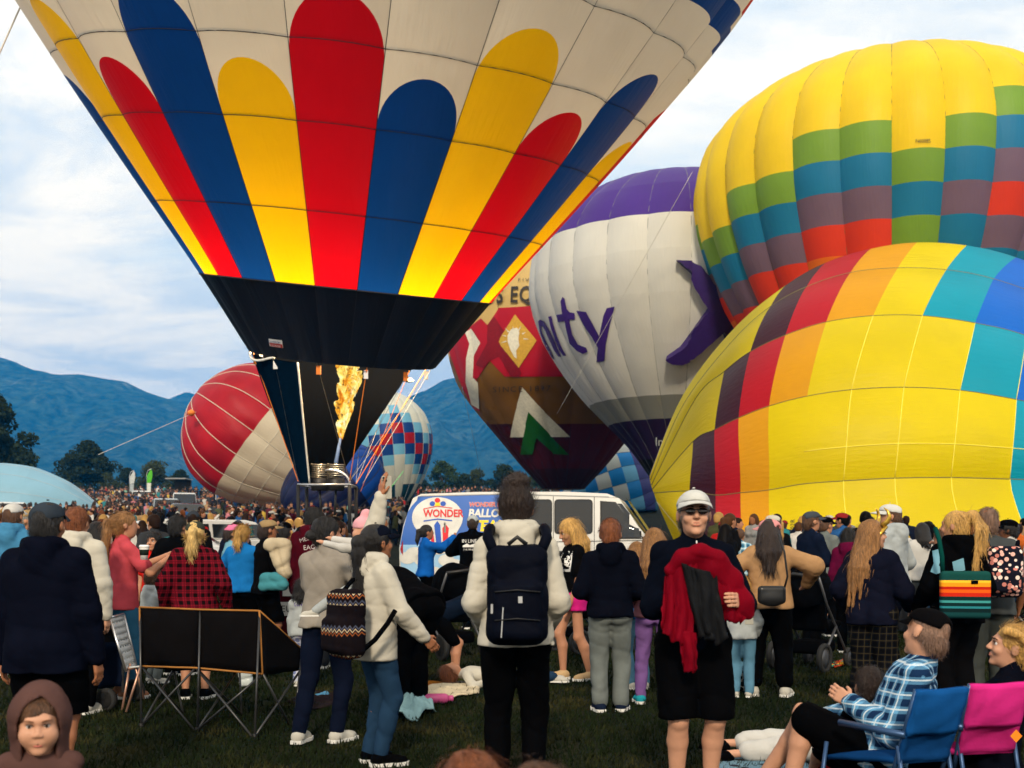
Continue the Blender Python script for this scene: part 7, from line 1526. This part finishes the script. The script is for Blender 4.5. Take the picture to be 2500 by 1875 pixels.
car(24, 64, 4.6, 'white estate car half behind the crowd before the pale dome', 'car', (200, 200, 198), R(-50)); car(450, 80, 5.0, 'white van near the foot of the red balloon', 'van', (202, 202, 200), R(-72), False, 2.0)
car(455, 60, 5.4, 'dark pickup truck in the crowd below the red balloon', 'pickup truck', (22, 26, 34), R(-62), True); car(405, 74, 4.6, 'silver car among the crowd beside the dark pickup', 'car', (150, 160, 166), R(-70))
car(415, 25.5, 4.4, 'white car roof behind the black sweater person', 'car', (196, 200, 204), R(20), False, 1.5); car(545, 30, 5.0, 'white hatchback roof behind the cobalt T-shirt', 'car', (198, 198, 196), R(40), False, 1.55)
sb_ = empty('stage_truck', (W(437, 0, 108).x, 108, gz(108)), 'dark open stage truck at the foot of the red balloon', 'truck'); MB().box((0, 0, .9), (2.0, 2.4, .9)).build('deck', blk, sb_); MB().box((.1, 1.0, 1.9), (1.6, .3, 1.2)).build('back_wall', blk, sb_); MB().box((0, 0, 2.5), (2.0, 2.4, .12)).build('roof', mat('tarp_grey', (.25, .25, .25), .7), sb_)
for q in (-.7, .7): wheel(sb_, (q, -1.1, .4), .4, .25, R(90))
def feather(x, ytop, ybot, d_, m1, m2, label):
    b = W(x, ybot, d_); r_ = empty('feather_banner', (b.x, d_, gz(d_)), label, 'banner', 'feather banners behind the crowd'); H_ = HC + (HY - ytop) * d_ / F - gz(d_)
    MB().tube([(0, 0, 0), (0, 0, H_ * .85), (.15, 0, H_ * .96), (.45, 0, H_ * .99)], .03, 6).build('pole', alu, r_, smooth=True)
    for (z0, z1, mm, nm) in ((.35, .62, m2, 'lower_sail'), (.62, 1., m1, 'upper_sail')):
        P = [(.03, 0, H_ * z0), (.30 + .2 * z0, 0, H_ * (z0 + .02)), (.42 if z1 < .9 else .55, 0, H_ * min(z1, .80)), (.52, 0, H_ * min(z1, .93)), (.40, 0, H_ * min(z1, .985)), (.03, 0, H_ * min(z1, .82))]
        o = mesh(nm, P, [tuple(range(6))], mm, r_, False); s_ = o.modifiers.new('s', 'SOLIDIFY'); s_.thickness = .02
feather(316, 1148, 1190, 104, CL('sail_pale', (200, 205, 205)), CL('sail_pale2', (170, 180, 185)), 'pale feather banner left of the white pickup'); feather(358, 1144, 1190, 104, CL('sail_green', (96, 190, 60)), CL('sail_white', (220, 224, 214)), 'green and white feather banner right of the white pickup')

# ---------------------------------------------------------------- the crowd
def objcol(name, rough=.85):
    m = bpy.data.materials.new(name); m.use_nodes = True; t = m.node_tree; p = t.nodes['Principled BSDF']; oi = t.nodes.new('ShaderNodeObjectInfo'); n = t.nodes.new('ShaderNodeTexNoise'); n.inputs['Scale'].default_value = 8
    tcn = t.nodes.new('ShaderNodeTexCoord'); t.links.new(tcn.outputs['Object'], n.inputs[0]); r2 = ramp_node(t, [(.3, (.8, .8, .8)), (.7, (1.15, 1.15, 1.15))]); t.links.new(n.outputs[0], r2.inputs[0])
    mx = t.nodes.new('ShaderNodeMix'); mx.data_type = 'RGBA'; mx.blend_type = 'MULTIPLY'; mx.inputs[0].default_value = 1; t.links.new(oi.outputs['Color'], mx.inputs[6]); t.links.new(r2.outputs[0], mx.inputs[7]); t.links.new(mx.outputs[2], p.inputs['Base Color'])
    p.inputs['Roughness'].default_value = rough; p.inputs['Specular IOR Level'].default_value = .04; return m
OC = objcol('crowd_cloth'); OH = objcol('crowd_hair', .5); OS = objcol('crowd_skin', .6)
class TP(Person, TPBase):
    def __init__(s, vox, h=1.7, **k):
        s.k = k; s.d = 8.; s.h = h / (.85 + .138 * k.get('headk', 1.)); s.fem = k.get('fem', False); s.fat = k.get('fat', 1.); s.vox = vox; s.near = False; s.root = empty('template', (0, 0, -50), '', ''); s.skel()
def template(vox, style, cap=False, sleeve=1., leg=1., **k):
    p = TP(vox, **k); p.top(OC, sleeve=sleeve, loose=.022, fold=.004, hood=k.get('hd', False)).bottom(OC, leg, loose=.012).shoes(OC, sole=None).body(OS).hair(OH, style)
    if cap: p.cap(OC)
    return p.root
KIND = [dict(style='short'), dict(style='short', cap=True, fat=1.1), dict(style='long', fem=True), dict(style='pony', fem=True, sleeve=.36), dict(style='short', sleeve=.36, leg=.45, fat=1.12), dict(style='short', cap=True, r=(.06, .22, .88), rpole=(.7, -.2, -1), l=(-.06, .22, .86), lpole=(-.7, -.2, -1)), dict(style='bob', fem=True, r=(.1, .16, .64), rpole=(1, -.5, -.5), l=(-.1, .18, .64), lpole=(-1, -.4, -.5)), dict(style='short', h=1.2, headk=1.25, sleeve=.36)]
TM_ = [template(.024, **dict(k)) for k in KIND]; TF_ = [template(.045, **dict(k)) for k in KIND]
COLS = [('black', (14, 14, 17), 26), ('navy', (22, 28, 48), 16), ('charcoal grey', (56, 58, 62), 12), ('white', (214, 210, 204), 11), ('light grey', (140, 142, 144), 8), ('maroon', (88, 20, 34), 5), ('red', (176, 34, 32), 4), ('blue', (44, 92, 150), 8), ('teal', (48, 128, 136), 5), ('tan', (168, 136, 100), 6), ('olive', (76, 80, 52), 4), ('pink', (206, 130, 140), 4), ('orange', (206, 104, 44), 2), ('mint green', (130, 178, 160), 3), ('yellow', (206, 172, 70), 2)]
HC_ = [('black', (16, 13, 13)), ('dark brown', (42, 28, 22)), ('brown', (82, 54, 34)), ('blond', (182, 142, 82)), ('auburn', (112, 64, 38))]
SKC = [(206, 152, 124), (190, 134, 104), (160, 106, 76), (110, 72, 52)]
rc = random.Random(11); used_l = set()
def spawn(tp, x, d_, psi, kidx, lab, sc_=1.):
    cn, cc_, _ = rc.choices(COLS, [c[2] for c in COLS])[0]; hn, hcol = rc.choices(HC_, [4, 5, 4, 3, 1])[0]; skc = rc.choices(SKC, [4, 4, 2, 1])[0]; bc = rc.choice([(14, 15, 20), (24, 34, 54), (44, 66, 92), (60, 60, 62), (120, 104, 80)]); capc = rc.choice([(200, 198, 190), (20, 22, 28), (60, 66, 76), (150, 40, 44), (170, 150, 120)])
    r_ = tp.copy(); r_.name = 'person'; C.objects.link(r_); r_.location = (x, d_, gz(d_)); r_.rotation_euler = (0, 0, R(psi)); r_.scale = (sc_,) * 3
    for ch in tp.children:
        c = ch.copy(); C.objects.link(c); c.parent = r_; nm = ch.name.split('.')[0]; col = {'body': skc, 'top': cc_, 'hair': hcol, 'cap': capc, 'shoe': (60, 60, 62)}.get(nm, bc); c.color = (*[v * .76 for v in srgb(*col)], 1)
        for g in ch.children: e = g.copy(); C.objects.link(e); e.parent = c; e.color = c.color
    kind = ['person', 'capped person', 'long-haired woman', 'ponytail woman', 'man in shorts', 'capped person raising arms', 'woman folding arms', 'child'][kidx]
    lb = lab(cn, hn + ' hair', kind, pix((x, d_, gz(d_) + 1.6))[0], d_)
    if lb in used_l: lb = lab(cn, {(14, 15, 20): 'black', (24, 34, 54): 'navy', (44, 66, 92): 'denim', (60, 60, 62): 'grey', (120, 104, 80): 'khaki'}[bc] + ' trousers', kind, pix((x, d_, gz(d_) + 1.6))[0], d_)
    used_l.add(lb); tag(r_, lb, 'person', 'people in the crowd on the field'); return r_
def clabel(cn, hn, kind, px, d_):
    lm = 'the pale dome' if px < 240 else 'the white pickup' if px < 430 else 'the red balloon' if px < 640 else 'the burner basket' if px < 960 else 'the tree row' if px < 1500 else 'the yellow balloon'
    row = 'front' if d_ < 21 else 'near' if d_ < 30 else 'middle' if d_ < 45 else 'upper'
    return '%s, %s top, %s, %s crowd below %s' % (kind, cn, hn, row, lm)
placed = []; NIND = 292
def free(x, d_, r): return all((x - a) ** 2 + (d_ - b) ** 2 > r * r for a, b in placed)
cars_xy = [(W(420, 0, 25.5).x, 25.5, 3.4, 1.3), (W(545, 0, 30).x, 30, 2.8, 1.3), (W(455, 0, 60).x, 60, 3, 2), (W(20, 0, 64).x, 64, 2.6, 2), (W(800, 0, 27).x, 27, 1.4, 1.4), (W(405, 0, 74).x, 74, 2.5, 1.6), (W(447, 0, 78).x, 78, 2.8, 2)]
def blocked(x, d_): return any(abs(x - a) < e and abs(d_ - b) < f_ for a, b, e, f_ in cars_xy)
n_ = 0; tries = 0
while n_ < NIND and tries < 20000:
    tries += 1; right = rc.random() < .12
    if right: d_ = rc.uniform(16, 29); px = rc.uniform(1740, 2560)
    else: d_ = math.sqrt(rc.uniform(14.5 ** 2, 58 ** 2)); px = rc.uniform(-40, 960 if d_ < 19 else 985)
    x = (px - CX) * d_ / F
    if blocked(x, d_) or not free(x, d_, .62): continue
    k = rc.choices(range(8), [6, 4, 4, 3, 3, 1.2, 2, 1.2])[0]; placed.append((x, d_)); n_ += 1
    spawn((TM_ if d_ < 30 else TF_)[k], x, d_, rc.choice([rc.gauss(0, 35), rc.gauss(0, 35), rc.gauss(-60, 40), rc.uniform(0, 360)]), k, clabel, rc.uniform(.93, 1.07))
# the far crowd: a mass on the hillside
def lump(x, y, z, h_, rnd):
    w_ = .21 * h_ / 1.7; V, Fc = [], []
    for zz, a, b in ((0, .13, .10), (.48, .17, .12), (.6, .19, .12), (.80, .22, .12), (.84, .07, .07), (.87, .075, .085), (.94, .085, .10), (1.0, .03, .04)):
        for k in range(6): t = k * math.pi / 3 + rnd; V.append((x + a * math.cos(t), y + b * math.sin(t), z + zz * h_))
    return V, [(j * 6 + k, j * 6 + (k + 1) % 6, (j + 1) * 6 + (k + 1) % 6, (j + 1) * 6 + k) for j in range(7) for k in range(6)] + [tuple(range(42, 48))]
groups = {}
cols = [c[1] for c in COLS]; cw = [c[2] for c in COLS]; V, Fc, mi = [], [], []
mats_ = [mat('far_cloth_%d' % i, tuple(v * .76 for v in srgb(*c)), .9, var=.05) for i, c in enumerate(cols)] + [mat('far_skin', srgb(156, 108, 84), .7), mat('far_hair', srgb(40, 28, 22), .6), mat('far_trousers', srgb(30, 36, 48), .9)]
cnt = 0; tries = 0
while cnt < 1700 and tries < 9000:
    tries += 1; d_ = math.sqrt(rc.uniform(56 ** 2, 114 ** 2)); px = rc.uniform(-40, 1010) if rc.random() < .8 else rc.uniform(960, 1420)
    if px > 985: d_ = rc.uniform(88, 116)
    x = (px - CX) * d_ / F
    if blocked(x, d_): continue
    if d_ > 63 and d_ < 79 and px < 250 and d_ > 65.5: continue
    if d_ > 70 and d_ < 80 and 440 < px < 780: continue
    v, f = lump(x, d_, gz(d_), rc.uniform(1.5, 1.85), rc.random()); o = len(V); V += v; Fc += [tuple(i + o for i in q) for q in f]; ci = rc.choices(range(len(cols)), cw)[0]
    hd_ = len(cols) + (1 if rc.random() < .62 else 0); mi += [len(cols) + 2] * 6 + [ci] * 18 + [len(cols)] * 6 + [hd_] * 6 + [len(cols) + 1] * 7; cnt += 1
o = mesh('crowd', V, Fc, None, None); [o.data.materials.append(m) for m in mats_]; o.data.polygons.foreach_set('material_index', mi); tag(o, 'dense far-off crowd spread over the hillside below the trees', 'crowd', kind='stuff')
for tr in TM_ + TF_:
    for ch in list(tr.children_recursive): bpy.data.objects.remove(ch)
    bpy.data.objects.remove(tr)
# ---------------------------------------------------------------- put every thing's empty at its own base
bpy.context.view_layer.update()
for o in list(sc.objects):
    if o.type == 'EMPTY' and o.parent is None and o.location.length < 1e-6 and o.children:
        lo = Vector((1e9,) * 3); hi = -lo
        for c in o.children_recursive:
            if c.type != 'MESH': continue
            for k in c.bound_box: p = c.matrix_world @ Vector(k); lo = Vector(map(min, lo, p)); hi = Vector(map(max, hi, p))
        base = Vector(((lo.x + hi.x) / 2, (lo.y + hi.y) / 2, lo.z)); o.location = base
        for c in o.children: c.matrix_parent_inverse = Matrix.Translation(-base)
